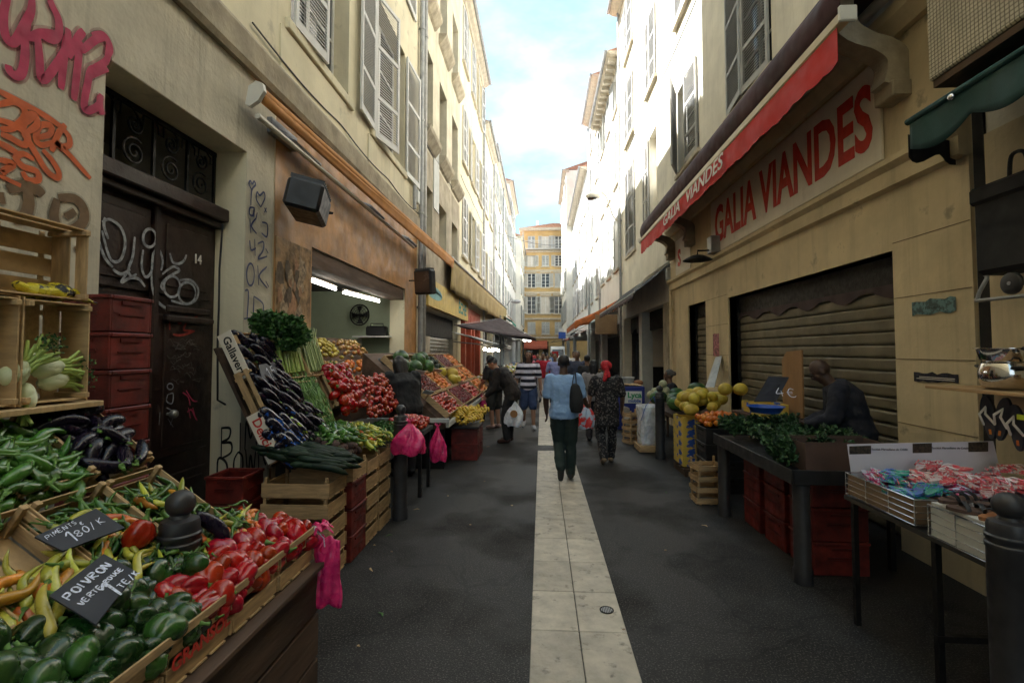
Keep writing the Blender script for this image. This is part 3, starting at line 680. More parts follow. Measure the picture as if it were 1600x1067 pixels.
b = MB(); strokes(b, [[(-20, 375), (60, 415), (180, 480), (262, 535)], [(-10, 440), (50, 425), (95, 450), (98, 490), (50, 535), (0, 540)], [(-10, 500), (50, 520), (110, 560), (100, 605), (40, 575), (0, 560)], [(150, 480), (120, 500), (95, 520), (100, 560), (140, 630), (190, 710), (232, 742), (242, 720), (215, 670), (175, 625)],
  [(100, 480), (140, 480), (150, 520), (110, 552)], [(150, 575), (205, 560), (210, 525), (165, 525), (148, 575), (170, 605), (225, 592)], [(270, 520), (240, 560), (212, 632)], [(255, 535), (285, 570), (285, 605), (250, 612), (228, 590), (290, 650), (375, 745)], [(-10, 595), (30, 615), (70, 640)], [(-10, 665), (50, 685), (10, 715), (20, 718)], [(140, 665), (95, 642), (65, 660), (95, 695), (150, 715), (158, 750), (115, 750), (92, 715)], [(-10, 730), (85, 775)]], cv, (1, 0, 0), .034)
b.build('orange_tag', M['paint_orange'], t)
b = MB(); strokes(b, [[(30, 790), (90, 775), (150, 790), (178, 815)], [(110, 780), (118, 850), (95, 905), (50, 912)], [(128, 918), (150, 925)], [(235, 830), (222, 900), (245, 960), (300, 960), (345, 920), (345, 870), (310, 830), (240, 825)], [(270, 905), (310, 880)], [(315, 1025), (330, 1050)], [(-5, 800), (5, 850)]], cv, (1, 0, 0), .085, .001)
b.build('overspray', M['soft_brown'], t)
b = MB(); strokes(b, [[(30, 790), (90, 775), (150, 790), (178, 815)], [(110, 780), (118, 850), (95, 905), (50, 912)], [(128, 918), (150, 925)], [(235, 830), (222, 900), (245, 960), (300, 960), (345, 920), (345, 870), (310, 830), (240, 825)], [(270, 905), (310, 880)], [(315, 1025), (330, 1050)], [(-5, 800), (5, 850)]], cv, (1, 0, 0), .06)
b.build('brown_tag', M['paint_brown'], t)
t = thing('graffiti', 'blue hearts and letters 42 OK sprayed down the narrow cream pillar', 'graffiti', (XL + .02, 4.6, 2.3))
cv = lambda x, y: onX(360 + x / 2.668, 100 + y / 2.668, XL + .015)
b = MB(); strokes(b, [[(88, 527), (76, 500), (82, 488), (90, 500), (98, 490), (103, 505), (88, 527), (84, 590)], [(125, 597), (107, 565), (110, 535), (121, 548), (138, 535), (142, 560), (125, 597)], [(98, 600), (80, 600), (78, 625), (92, 632), (98, 600), (96, 640)], [(140, 600), (150, 620)], [(148, 600), (140, 620)],
  [(80, 645), (84, 705)], [(104, 645), (86, 675), (108, 708)], [(110, 620), (104, 650)], [(130, 660), (152, 670), (150, 720), (128, 705)], [(78, 735), (84, 775), (104, 768)], [(100, 730), (102, 800)], [(112, 750), (136, 742), (134, 778), (114, 812), (152, 802)], ell(82, 878, 16, 46), [(112, 840), (116, 922)], [(150, 845), (118, 885), (152, 935)], [(60, 945), (74, 952), (68, 1062)], [(55, 1062), (84, 1058)], [(96, 968), (98, 1062), (130, 1045), (134, 1000), (96, 968)], [(145, 770), (156, 790)], [(145, 905), (158, 930)]], cv, (1, 0, 0), .020)
b.build('blue_tag', M['paint_blue'], t)
t = thing('graffiti', 'black sprayed words BIM DOWN 2 low on the wall by the crates', 'graffiti', (XL + .02, 4.5, .9))
for s, px, py, sz in (('BIM', 380, 688, .26), ('DOWN', 385, 728, .24), ('2', 362, 768, .26)):
    chalk(t, None, onX(px, py, XL + .012) - Vector((0, len(s) * .1, sz * .4)), Vector((0, 1, 0)), Vector((0, 0, 1)), Vector((1, 0, 0)), [(s, 0, 0, sz, 2, 1)], M['paint_black'], .024)

# shop room behind the opening
t = thing('shop_interior', 'pale green room of the vegetable shop seen through its open front', 'shop room', (-5, 7.5, 0))
b = MB(); x0 = -7.2
b.quad((x0, 5.3, 0), (x0, 9.8, 0), (x0, 9.8, 3.2), (x0, 5.3, 3.2)); b.quad((x0, 5.3, 0), (x0, 5.3, 3.2), (-3.051, 5.3, 3.2), (-3.051, 5.3, 0)); b.quad((x0, 9.8, 0), (-3.051, 9.8, 0), (-3.051, 9.8, 3.2), (x0, 9.8, 3.2))
b.build('wall', M['lino_green'], t, fix=False)
MB().bx(x0, -3.06, 5.2, 9.9, 3.0, 3.1).build('ceiling', M['dim'], t)
MB().bx(x0, -3.06, 5.2, 9.9, .004, .03).build('floor', mat('shop_floor', (.12, .1, .09), .6), t)
b = MB(); b.bx(XL - .3, XL - .02, 5.61, 9.54, 2.78, 2.995); b.build('shutter_box', M['wood_dark'], t)
for (p0, p1, z) in (((485, 438), (524, 452), 2.72), ((537, 457), (592, 471), 2.72)):
    a = onZ(*p0, z); c_ = onZ(*p1, z); 
    tl = thing('fluorescent_lamp', 'lit fluorescent tube %s in the vegetable shop' % ('nearer the door pillar' if p0[0] < 500 else 'nearer the wall fan'), 'ceiling lamp', tuple(a))
    b = MB(); b.tube([a + Vector((0, 0, 0)), c_], .02, 8); b.build('tube', M['tube_light'], tl)
    b = MB(); b.tube([a + Vector((0, 0, .05)), c_ + Vector((0, 0, .05))], .035, 6, flat=.6); b.build('fitting', M['white_metal'], tl)
P = onY(562, 492, 9.62)
t = thing('wall_fan', 'round dark wall fan inside the lit vegetable shop', 'fan', tuple(P))
Tm = Matrix.Translation(P) @ Euler((PI / 2, 0, -.15)).to_matrix().to_4x4()
b = MB()
for r in (.06, .11, .16, .21): b.tube([Tm @ Vector((r * math.cos(a * .2618), r * math.sin(a * .2618), .05 * (1 - r / .24))) for a in range(25)], .004 if r < .2 else .014, 5)
for k in range(16): b.tube([Tm @ Vector((0, 0, .06)), Tm @ Vector((.21 * math.cos(k * .3927), .21 * math.sin(k * .3927), .0))], .003, 4)
b.build('cage', M['iron'], t)
b = MB()
for k in range(4):
    a = k * PI / 2; b.add([Tm @ Vector(v) for v in ((.02 * math.cos(a), .02 * math.sin(a), .0), (.19 * math.cos(a - .3), .19 * math.sin(a - .3), .02), (.19 * math.cos(a + .4), .19 * math.sin(a + .4), -.02))], [(0, 1, 2)])
b.build('blade', M['plastic_black'], t, thick=.003)
b = MB(); b.cyl(P, P + Vector((0, .18, 0)), .03); b.build('bracket', M['iron'], t)
P = onY(594, 525, 9.60)
t = thing('wall_shelf', 'small white shelf on the shop wall under a radio', 'shelf', (P.x, P.y, P.z - .02))
MB().bx(P.x - .5, P.x + .25, P.y - .2, P.y + .19, P.z - .03, P.z).build('board', M['white_paint'], t)
MB().bx(P.x - .45, P.x - .42, P.y, P.y + .13, P.z - .2, P.z - .031).build('bracket', M['white_paint'], t)
t = thing('radio', 'black portable radio on the shelf inside the vegetable shop', 'radio', (P.x - .1, P.y, P.z))
MB().bev(P.x - .28, P.x + .14, P.y - .08, P.y + .08, P.z + .001, P.z + .2, .03).build('casing', M['plastic_black'], t)
MB().tube([(P.x - .2, P.y, P.z + .2), (P.x - .2, P.y, P.z + .25), (P.x + .06, P.y, P.z + .25), (P.x + .06, P.y, P.z + .2)], .01, 6).build('handle', M['plastic_black'], t)

# cream house
cols = ((10.95, 11.95), (12.75, 13.75), (14.6, 15.6))
ops = [(a, c_, z0, z1) for (a, c_) in cols for (z0, z1) in ((4.45, 5.75), (7.0, 9.1), (10.35, 12.4))] + [(11.2, 15.7, 0, 2.8)]
L2 = building('tenement_house', 'narrow weathered grey cream house with bare window openings above the fish shop', 'building', -1, XL, 10.66, 16.0, 14.6, 'plaster_dim', ops, z_body=2.9)
for (a, c_) in cols:
    for (z0, z1) in ((7.0, 9.1), (10.35, 12.4)):
        window(L2, -1, XL, a, c_, z0, z1, .24, frame=M['shutter_grey'], bars=2)
        b = MB(); b.prism([(XL - .002, z0 - .32), (XL + .06, z0 - .28), (XL + .2, z0 - .1), (XL + .22, z0 - .01), (XL - .002, z0 - .01)], a - .15, c_ + .15, 1); b.build('sill', M['sill'], L2)
    window(L2, -1, XL, a, c_, 4.45, 5.75, .26, frame=M['wood_dark'], bars=1)
MB().bx(XL + .004, XL + .03, 12.0, 12.62, 5.4, 7.2).build('white_panel', M['shutter_pale'], L2)
b = MB(); wall_shell(b, -1, XL + .005, 10.75, 15.95, 3.55, 6.6, [(a - .002, c_ + .002, 4.448, 5.752) for (a, c_) in cols], rec=.01); b.build('bare_render', M['plaster_bare'], L2, fix=False)
pipe(L2, XL, 10.78, 0, 14.5, .06, 'grey_metal')
# fish shop front
t = thing('roller_shutter', 'grey graffiti covered roller shutter of the closed fish shop', 'roller shutter', (-2.9, 13.4, 0))
b = MB(); z = .03
while z < 2.05: b.prism([(-2.93, z), (-2.90, z + .01), (-2.885, z + .05), (-2.90, z + .09), (-2.93, z + .1)], 11.9, 14.9, 1); z += .1
b.build('slats', M['roller_grey'], t)
MB().bx(-2.96, -2.9, 11.25, 15.65, 2.15, 2.75).build('header', M['dark'], t)
for (a, c_) in ((11.25, 11.85), (14.95, 15.65)): MB().bx(-2.98, XL - .01, a, c_, 0, 2.12).build('pillar', M['plaster_bare'], t)
b = MB(); rr = random.Random(5)
lines = []
for i in range(13):
    y = 12 + i * .21; z = 1.1 + .5 * (i % 3 == 0)
    for z in (.95, 1.3, 1.65): lines.append([(y, z), (y + rr.uniform(.02, .15), z + rr.uniform(.08, .2)), (y + rr.uniform(.1, .2), z + rr.uniform(-.03, .05)), (y + rr.uniform(.08, .22), z + rr.uniform(.05, .22))])
strokes(b, lines, lambda y, z: Vector((-2.882, y, z)), (1, 0, 0), .02); b.build('black_spray', M['paint_black'], t)
t = thing('fish_shop_sign', 'yellow fascia board with green letters ÊCHE over the closed fish shop', 'sign', (XL + .05, 14.3, 2.83))
MB().bev(XL + .008, XL + .09, 11.25, 17.4, 2.83, 3.52, .01).build('board', M['sign_yellow'], t)
text('lettering', 'ÊCHE', .52, M['paint_teal'], t, Matrix.Translation((XL + .092, 16.2, 3.16)) @ FACE_E, off=.015, sx=1.25)
b = MB(); b.prism([(11.9 + .9 * math.cos(a * .3) , 3.2 + .16 * math.sin(a * .3)) for a in range(21)] + [(11.3, 3.4), (11.55, 3.2)], XL + .09, XL + .094, 0); b.build('fish_emblem', mat('fish_blue', (.2, .42, .45), .7), t)

# further houses of the left row
def row_house(name, label, side, x, y0, y1, h, m, rows, pitch, wd, shm, first=None, closed=.5, eave_over=.3, shop=3.3, brk=False, seed=1, shoprec=.3, frame=None, tile=True):
    rr = random.Random(seed); ops = []; n = max(1, round((y1 - y0) / pitch)); st = (y1 - y0) / n; wl = []
    for i in range(n):
        yc = y0 + st * (i + .5)
        for (z0, hh) in rows:
            if z0 + hh < h - .2: ops.append((yc - wd / 2, yc + wd / 2, z0, z0 + hh)); wl.append((yc, z0, hh))
    sops = [(y0 + .35, y1 - .35, 0, 2.9)] if shop else []
    t = building(name, label, 'building', side, x, y0, y1, h, m, ops + sops, z_body=3.0 if shop else 0)
    for (yc, z0, hh) in wl:
        window(t, side, x, yc - wd / 2, yc + wd / 2, z0, z0 + hh, .16, bars=2, curtain=rr.random() < .4, frame=frame)
        q = rr.random(); f = wd / 2
        if q < closed:
            leaf(t, side, yc - f + .01, z0, f - .01, hh, shm, -2 if side < 0 else 2, x=x); leaf(t, side, yc + f - .01, z0, f - .01, hh, shm, 2 if side < 0 else -2, x=x, flip=True)
        else:
            a = rr.uniform(2, 10)
            leaf(t, side, yc - f, z0, f, hh, shm, a if side < 0 else -a, x=x, flip=True); leaf(t, side, yc + f, z0, f, hh, shm, -a if side < 0 else a, x=x)
        d = -1 if side < 0 else 1
        MB().bx(min(x, x - d * .09), max(x, x - d * .09), yc - f - .1, yc + f + .1, z0 - .1, z0 - .01).build('sill', M['stone'], t)
    if eave_over: eave(t, side, x, y0, y1, h, eave_over, brackets=brk, tile=tile)
    return t
rows3 = ((5.1, 2.1), (8.4, 2.0), (12.0, 2.05), (15.2, 1.8))
L3 = row_house('tenement_house', 'pale yellow shuttered house next along from the weathered grey cream one', -1, XL, 16.0, 22.4, 14.4, 'plaster_yellow', rows3, 2.2, 1.1, M['shutter_white'], seed=4)
L4 = row_house('tenement_house', 'lower yellow house with white shutters, fourth along the left row', -1, XL, 22.4, 27.2, 12.6, 'plaster_yellow', ((4.7, 2.0), (8.5, 2.2)), 2.4, 1.2, M['shutter_white'], seed=6)
L5 = row_house('tenement_house', 'long pale house midway down the left row', -1, XL, 27.2, 41, 13.6, 'plaster_pale', ((4.7, 2.0), (8.0, 2.0), (11, 1.8)), 2.7, 1.1, M['shutter_pale'], seed=8, eave_over=.2)
L6 = row_house('tenement_house', 'tall white house with dark eave near the end of the left row', -1, XL, 41, 51, 16.4, 'plaster_white', ((4.7, 2.0), (8.0, 2.0), (11.2, 2.0), (14, 1.6)), 2.7, 1.1, M['shutter_pale'], seed=9)
L7 = row_house('tenement_house', 'last pale house of the left row against the ochre block', -1, -2.2, 51, 62, 14.0, 'plaster_pale', ((4.7, 2.0), (8.0, 2.0), (11, 2.0)), 2.6, 1.1, M['shutter_pale'], seed=11, eave_over=.2)
pipe(L3, XL, 22.3, 0, 14.2); pipe(L4, XL, 27.1, 0, 12.4); pipe(L5, XL, 34, 0, 13.4)
b = MB(); b.bx(XL - .3, XL - .02, 16.4, 22.0, .0, 2.88) ; 
b = MB()
for y in (16.9, 18.3, 19.2, 20.9): b.bx(XL - .28, XL + .06, y, y + .28, 0, 3.1)
b.bx(XL - .28, XL + .05, 17.2, 21.2, 2.7, 3.35); b.build('shop_front', M['red_frame'], L3)
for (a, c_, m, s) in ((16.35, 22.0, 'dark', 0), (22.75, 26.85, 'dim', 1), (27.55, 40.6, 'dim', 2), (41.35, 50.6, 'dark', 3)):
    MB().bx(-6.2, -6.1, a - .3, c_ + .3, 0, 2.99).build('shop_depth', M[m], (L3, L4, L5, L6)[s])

# ---------------------------------------------------------------- RIGHT ROW
Ra, Rb = 3.735, 11.95
opsR = [(4.54, 8.41, 0, 2.66), (9.53, 10.65, 0, 2.73), (6.75, 8.3, 5.72, 8.1), (9.85, 11.35, 5.85, 7.8), (13.4, 14.3, 5.6, 8.05), (16.5, 18.2, 5.25, 8.35)] + \
       [(a, c_, z, z + 2.1) for z in (9.4, 12.6) for (a, c_) in ((6.8, 8.2), (9.9, 11.3), (13.3, 14.5), (16.6, 18.1))] + [(12.3, 19.0, 0, 3.0), (2.5, 3.7, 5.7, 8.1), (-1.5, 2.9, 0, 2.7)]
R1 = thing('tenement_house', 'cream house with grey shutters over the closed butcher shop and the black awning', 'building', (XR, 7, 0))
b = MB(); wall_shell(b, 1, XR, Y0, 19.4, 0, 15.5, opsR); body(b, 1, XR, Y0, 19.4, 3.1, 15.5); b.bx(3.5, 11, Y0, 11.9, 0, 3.1)
b.build('wall', M['plaster_cream'], R1, fix=False)
b = MB(); wall_shell(b, 1, XR - .03, Ra, Rb, 0, 3.22, [(4.54, 8.41, 0, 2.66), (9.53, 10.65, 0, 2.73)], rec=.32)
b.quad((XR - .03, Ra, 0), (XR + .3, Ra, 0), (XR + .3, Ra, 3.22), (XR - .03, Ra, 3.22)); b.quad((XR - .03, Rb, 0), (XR - .03, Rb, 3.22), (XR, Rb, 3.22), (XR, Rb, 0))
b.build('shop_front', M['shop_beige'], R1, fix=False)
# joints between the facing blocks
b = MB()
for (a, c_) in ((Ra + .01, 4.53), (8.42, 9.52)):
    for z in (.55, 1.12, 1.68, 2.22, 2.72): b.bx(XR - .034, XR - .029, a, c_, z, z + .006)
b.build('block_joints', M['stain'], R1)
b = MB(); b.bx(XR - .034, XR - .005, Rb - .25, Rb, 0, 3.2); b.bx(XR - .12, XR - .03, Rb - .3, Rb + .02, 0, .5); b.build('pilaster', M['shop_beige'], R1)
b = MB(); b.prism([(XR + .01, 3.2), (XR - .10, 3.22), (XR - .10, 3.36), (XR - .16, 3.40), (XR - .16, 3.45), (XR + .01, 3.47)], Ra, 11.9, 1); b.build('ledge', M['shop_beige'], R1)
b = MB(); b.bx(XR - .06, XR - .002, Ra, 11.9, 3.46, 4.5); b.build('fascia', M['shop_beige'], R1)
b = MB(); b.prism([(XR + .01, 4.5), (XR - .12, 4.5), (XR - .2, 4.62), (XR - .2, 4.72), (XR + .01, 4.72)], Ra, 11.9, 1); b.build('cornice', M['shop_beige'], R1)
# scroll corbels
def corbel(y):
    c_ = []
    for i in range(19): t_ = i / 18; c_.append((3.14 - .10 - .45 * t_ ** 1.3 + .09 * math.sin(2 * PI * t_), 4.02 + .80 * t_ + .06 * math.sin(2 * PI * t_)))
    b = MB(); n = len(c_); wv = [.07 + .04 * abs(math.cos(PI * i / (n - 1))) for i in range(n)]
    poly = []
    for i, p in enumerate(c_):
        q = Vector(c_[min(i + 1, n - 1)]) - Vector(c_[max(i - 1, 0)]); q.normalize(); poly.append((p[0] + q.y * wv[i], p[1] - q.x * wv[i]))
    for i in reversed(range(n)):
        p = c_[i]; q = Vector(c_[min(i + 1, n - 1)]) - Vector(c_[max(i - 1, 0)]); q.normalize(); poly.append((p[0] - q.y * wv[i], p[1] + q.x * wv[i]))
    for i in range(n - 1):
        a0, a1, b0, b1 = poly[i], poly[i + 1], poly[2 * n - 1 - i], poly[2 * n - 2 - i]
        b.prism([a0, a1, b1, b0], y - .09, y + .09, 1)
    b.bev(2.98, 3.139, y - .12, y + .12, 3.92, 4.06, .01)
    b.build('corbel', M['band_stone'], R1, 35)
for y in (4.32, 10.1, 11.6): corbel(y)
# upper windows and shutters
window(R1, 1, XR, 6.75, 8.3, 5.72, 8.1); leaf(R1, 1, 6.77, 5.72, .76, 2.38, M['shutter_pale'], 8, flip=False).scale.y = 1
KIDS[R1.name].pop().location  # re-hung below
for o in [o for o in COL.objects if o.parent is R1 and o.name.startswith('shutter')]: bpy.data.objects.remove(o)
def hang(root, y, z, w_, h_, m, ang, to=1, x=XR):
    """right-row leaf, hinge at y, leaf runs to +y (to=1) or -y"""
    me = shutter_mesh(w_, h_, m); o = bpy.data.objects.new('shutter', me); COL.objects.link(o); o.parent = root
    o.location = Vector((x - .02, y, z)) - chain(root); o.scale = (-1, to, 1); o.rotation_euler = (0, 0, math.radians(ang)); register(o); return o
hang(R1, 6.77, 5.72, .76, 2.38, M['shutter_grey'], 4); hang(R1, 8.28, 5.72, .76, 2.38, M['shutter_grey'], -6, -1)
window(R1, 1, XR, 9.85, 11.35, 5.85, 7.8); hang(R1, 9.87, 5.85, .74, 1.95, M['shutter_grey'], 2); hang(R1, 11.33, 5.85, .74, 1.95, M['shutter_grey'], -24, -1)
window(R1, 1, XR, 13.4, 14.3, 5.6, 8.05, .22, curtain=True); hang(R1, 14.32, 5.6, .6, 2.45, M['shutter_grey'], 3)
window(R1, 1, XR, 16.5, 18.2, 5.25, 8.35); hang(R1, 16.52, 5.25, .83, 3.1, M['shutter_grey'], 3); hang(R1, 18.18, 5.25, .83, 3.1, M['shutter_grey'], -3, -1)
for z in (9.4, 12.6):
    for i, (a, c_) in enumerate(((6.8, 8.2), (9.9, 11.3), (13.3, 14.5), (16.6, 18.1))):
        f = (c_ - a) / 2 - .01; window(R1, 1, XR, a, c_, z, z + 2.1); hang(R1, a + .01, z, f, 2.1, M['shutter_grey'], 3); hang(R1, c_ - .01, z, f, 2.1, M['shutter_grey'], -4, -1)
        MB().bx(XR - .1, XR, a - .1, c_ + .1, z - .1, z - .005).build('sill', M['stone'], R1)
for (a, c_, z) in ((6.75, 8.3, 5.72), (9.85, 11.35, 5.85), (13.4, 14.3, 5.6), (16.5, 18.2, 5.25)): MB().bx(XR - .07, XR, a - .1, c_ + .1, z - .09, z - .005).build('sill', M['stone'], R1)
eave(R1, 1, XR, Y0, 19.4, 15.5, .4)
pipe(R1, XR, 19.2, 0, 15.3, .05, side=1); pipe(R1, XR - .03, 11.75, 0, 3.2, .035, 'shop_beige', side=1)
window(R1, 1, XR, 2.5, 3.7, 5.7, 8.1)
b = MB(); pts = [onX(x, y, XR - .03) for x, y in ((1096, -20), (1083, 12), (1050, 90), (1015, 165), (990, 215), (976, 250))]; b.tube(smoothpts(pts), .015, 6)
b.build('facade_cable', M['plastic_black'], label='black cable sagging diagonally across the cream facade between shutters', cat='cable')
# butcher roller shutters
def roller(y0, y1, h, label, fr=False):
    t = thing('roller_shutter', label, 'roller shutter', (XR + .1, (y0 + y1) / 2, 0))
    b = MB(); z = .02; x = XR + .16
    while z < h - .25: b.prism([(x + .03, z), (x, z + .010), (x - .008, z + .03), (x - .008, z + .105), (x + .001, z + .122), (x + .03, z + .127)], y0 + .05, y1 - .05, 1); z += .128
    b.build('slats', M['roller'], t)
    for y in (y0 + .003, y1 - .053): MB().bx(x - .05, x + .06, y, y + .05, 0, h).build('guide_rail', M['iron'], t)
    MB().bx(x - .01, x + .1, y0 + .055, y1 - .055, h - .27, h - .003).build('shutter_box', M['iron'], t)
    if fr:
        b = MB(); n = 40
        for i in range(n):
            ya = y0 + .06 + (y1 - y0 - .12) * i / n; yb = y0 + .06 + (y1 - y0 - .12) * (i + 1) / n
            za = h - .36 - .045 * math.sin(i * .8); zb = h - .36 - .045 * math.sin((i + 1) * .8)
            b.quad((x - .03, ya, h - .27), (x - .03, yb, h - .27), (x - .03, yb, zb), (x - .03, ya, za))
        b.build('scalloped_fabric', M['canvas_dark'], t, thick=.004)
roller(4.54, 8.41, 2.66, 'wide brown steel roller shutter closing the butcher shop', True)
roller(9.53, 10.65, 2.73, 'narrow brown roller shutter at the far end of the butcher shop')
# painted sign board
t = thing('butcher_sign', 'cream wall sign reading GALIA VIANDES in red capitals', 'sign', (XR - .07, 6.7, 3.5))
MB().bev(XR - .09, XR - .062, 4.55, 9.0, 3.5, 4.46, .006).build('board', M['sign_cream'], t)
FW_ = Matrix.Translation((XR - .093, 6.72, 3.95)) @ FACE_W
text('lettering', 'GALIA VIANDES', .86, M['paint_red'], t, FW_, off=.022, width=4.12, ext=.002)
MB().bx(XR - .075, XR - .062, 10.3, 11.4, 3.5, 4.3).build('side_board', M['sign_cream'], t)
text('side_lettering', 'S', .5, M['paint_red'], t, Matrix.Translation((XR - .077, 11.1, 3.85)) @ FACE_W, off=.02)

# red awning over the butcher
xf = 2.42; ya, yb = onX(1318, 40, xf).y, 11.75
t = thing('awning', 'red butcher awning with GALIA VIANDES on its scalloped valance', 'awning', (xf, (ya + yb) / 2, 4.1))
b = MB(); b.grid(lambda u, v: (3.18 + (xf + .02 - 3.18) * v, ya + (yb - ya) * u, 5.05 + (4.82 - 5.05) * v - .05 * math.sin(PI * v)), 24, 6)
b.grid(lambda u, v: (xf + .02 - .045 * math.sin(PI * v) - .02 * v, ya + (yb - ya) * u, 4.82 - .36 * v), 24, 5)
b.build('canopy', M['canvas_maroon'], t, 60, thick=.006)
b = MB(); b.bev(xf - .035, xf + .05, ya - .02, yb + .02, 4.375, 4.47, .012); b.build('front_bar', M['cream_metal'], t)
for y in (ya - .055, yb + .022): MB().bev(xf - .06, xf + .08, y, y + .034, 4.36, 4.49, .01).build('end_cap', M['white_metal'], t)
b = MB(); nsc = 34
def val(u, v):
    y = ya + .05 + (yb - ya - .1) * u; s = abs(math.sin(PI * u * nsc))
    return (xf - .02 + .012 * math.sin(u * 60) * v, y, 4.375 - v * (.28 + .018 * s))
b.grid(val, 340, 3); b.build('valance', M['canvas_red'], t, thick=.004)
text('lettering', 'GALIA   VIANDES', .27, M['paint_white'], t, Matrix.Translation((xf - .05, 7.95, 4.25)) @ FACE_W, off=.003, width=3.1, shear=.2)
for y in (5.2, 10.4):
    MB().tube([(3.15, y, 4.75), (2.85, y + .5, 4.6), (xf + .03, y, 4.43)], .025, 8).build('arm', M['white_metal'], t)
MB().cyl((3.02, ya + .05, 4.86), (3.02, yb - .05, 4.86), .05).build('roller_tube', M['white_metal'], t)
# dished wall lamp
P = onX(1090, 407, 2.75)
t = thing('wall_lamp', 'dark dished lamp sticking out under the butcher awning corner', 'lamp', tuple(P))
b = MB(); b.lathe([(0, .09), (.10, .085), (.21, .03), (.25, 0), (.24, 0), (.19, .025), (.09, .07), (0, .075)], 24, Matrix.Translation(P)); b.build('shade', M['iron'], t, 50)
MB().tube([(P.x, P.y, P.z + .09), (P.x, P.y, P.z + .17), (3.14, P.y, P.z + .18)], .015, 8).build('bracket', M['iron'], t)
MB().bev(2.95, 3.13, P.y - .1, P.y + .1, P.z + .12, P.z + .42, .01).build('control_box', M['grey_metal'], t)
# stickers on the beige pillar
for (x0, y0, x1, y1, m, lab, tx) in ((1425, 472, 1494, 486, (.08, .16, .17), 'torn teal sticker strip on the beige pillar', 'Monument'), (1428, 581, 1498, 600, (.015, .015, .03), 'torn dark sticker with two white lines of print on the beige pillar', 'Les journaux du quartier'), (1114, 522, 1124, 557, (.35, .12, .14), 'small colourful sticker column between the two roller shutters', '')):
    a = onX(x0, y0, XR - .036); c_ = onX(x1, y1, XR - .036); rr = random.Random(int(x0))
    n = 9; tp = [(a.y + (c_.y - a.y) * i / n, a.z + rr.uniform(-.012, .012)) for i in range(n + 1)]; bt = [(a.y + (c_.y - a.y) * i / n, c_.z + rr.uniform(-.01, .01)) for i in range(n, -1, -1)]
    s_ = thing('sticker', lab, 'sticker', (XR - .036, (a.y + c_.y) / 2, c_.z))
    b = MB(); b.prism(tp + bt, XR - .038, XR - .036, 0); b.build('paper', mat('sticker_%d' % x0, m, .5, .5, 20, contrast=(.45, .55)), s_)
    if x0 == 1428:
        for k in range(2): MB().bx(XR - .0388, XR - .0381, min(a.y, c_.y) + .03, max(a.y, c_.y) - .03 - .03 * k, c_.z + .02 + .014 * k, c_.z + .025 + .014 * k).build('print', M['paint_white'], s_)
    elif tx: text('print', tx, .035, M['paint_white'] if x0 == 1428 else M['paint_black'], s_, Matrix.Translation((XR - .0385, (a.y + c_.y) / 2, (a.z + c_.z) / 2 - .01)) @ FACE_W, ext=.0004)

# next house, white and sunlit
rowsR = ((5.2, 2.3), (8.8, 2.3), (12.0, 1.6))
R2 = row_house('tenement_house', 'sunlit white house with bracketed eave, second along the right row', 1, XR, 19.4, 26.2, 13.9, 'plaster_white', rowsR, 2.3, 1.1, M['shutter_pale'], seed=21, brk=True, eave_over=.5)
R3 = row_house('tenement_house', 'tall white house with red roof edge, third along the right row', 1, XR, 26.2, 32, 16.9, 'plaster_white', ((4.8, 2.1), (8.2, 2.1), (11.6, 2), (14.4, 1.6)), 2.6, 1.1, M['shutter_white'], seed=22, eave_over=.4)
R4 = row_house('tenement_house', 'long white house with pale yellow soffit on the right row', 1, XR - .15, 32, 47, 14.0, 'plaster_white', ((4.8, 2.1), (8.0, 2.1), (11.2, 1.8)), 2.7, 1.1, M['shutter_white'], seed=23, eave_over=.45)
R5 = row_house('tenement_house', 'tallest white house closing the right row beside the ochre block', 1, 2.45, 47, 58, 19.5, 'plaster_pale', ((4.8, 2.1), (8.0, 2.1), (11.2, 2), (14.4, 2), (17, 1.7)), 2.7, 1.1, M['shutter_pale'], seed=24, eave_over=.3)
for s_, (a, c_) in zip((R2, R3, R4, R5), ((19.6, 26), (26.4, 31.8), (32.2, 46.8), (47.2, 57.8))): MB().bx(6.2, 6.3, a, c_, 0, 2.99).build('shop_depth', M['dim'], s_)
pipe(R2, XR, 26.1, 0, 13.6, side=1); pipe(R3, XR, 31.9, 0, 16.6, side=1)
# far ochre block closing the street
YF = 61.0
fx = lambda px: onY(px, 500, YF).x
fz = lambda py: onY(846, py, YF).z
FB = thing('apartment_block', 'ochre yellow block with five rows of shuttered windows closing the street', 'building', (1, YF, 0))
colsF = [fx(830.5), fx(852.5), fx(873), fx(895), fx(810), fx(790)]
rowsF = ((369, 389, .9), (399, 416, .9), (427, 449, 1.0), (463, 490, 1.1), (503, 522, 1.0))
ops = [(c_ - w_ / 2, c_ + w_ / 2, fz(y1), fz(y0)) for c_ in colsF for (y0, y1, w_) in rowsF]
b = MB(); xs0, xs1 = fx(816), 12.0
tmp = MB(); wall_shell(tmp, 1, YF, xs0, xs1, 0, fz(358), [o for o in ops if o[0] > xs0 and o[1] < xs1])
b.v = [(v[1], v[0], v[2]) for v in tmp.v]; b.f = tmp.f; b.m = tmp.m
b.bx(xs0, xs1, YF + .3, YF + 12, 0, fz(358)); b.build('wall', M['ochre'], FB, fix=False)
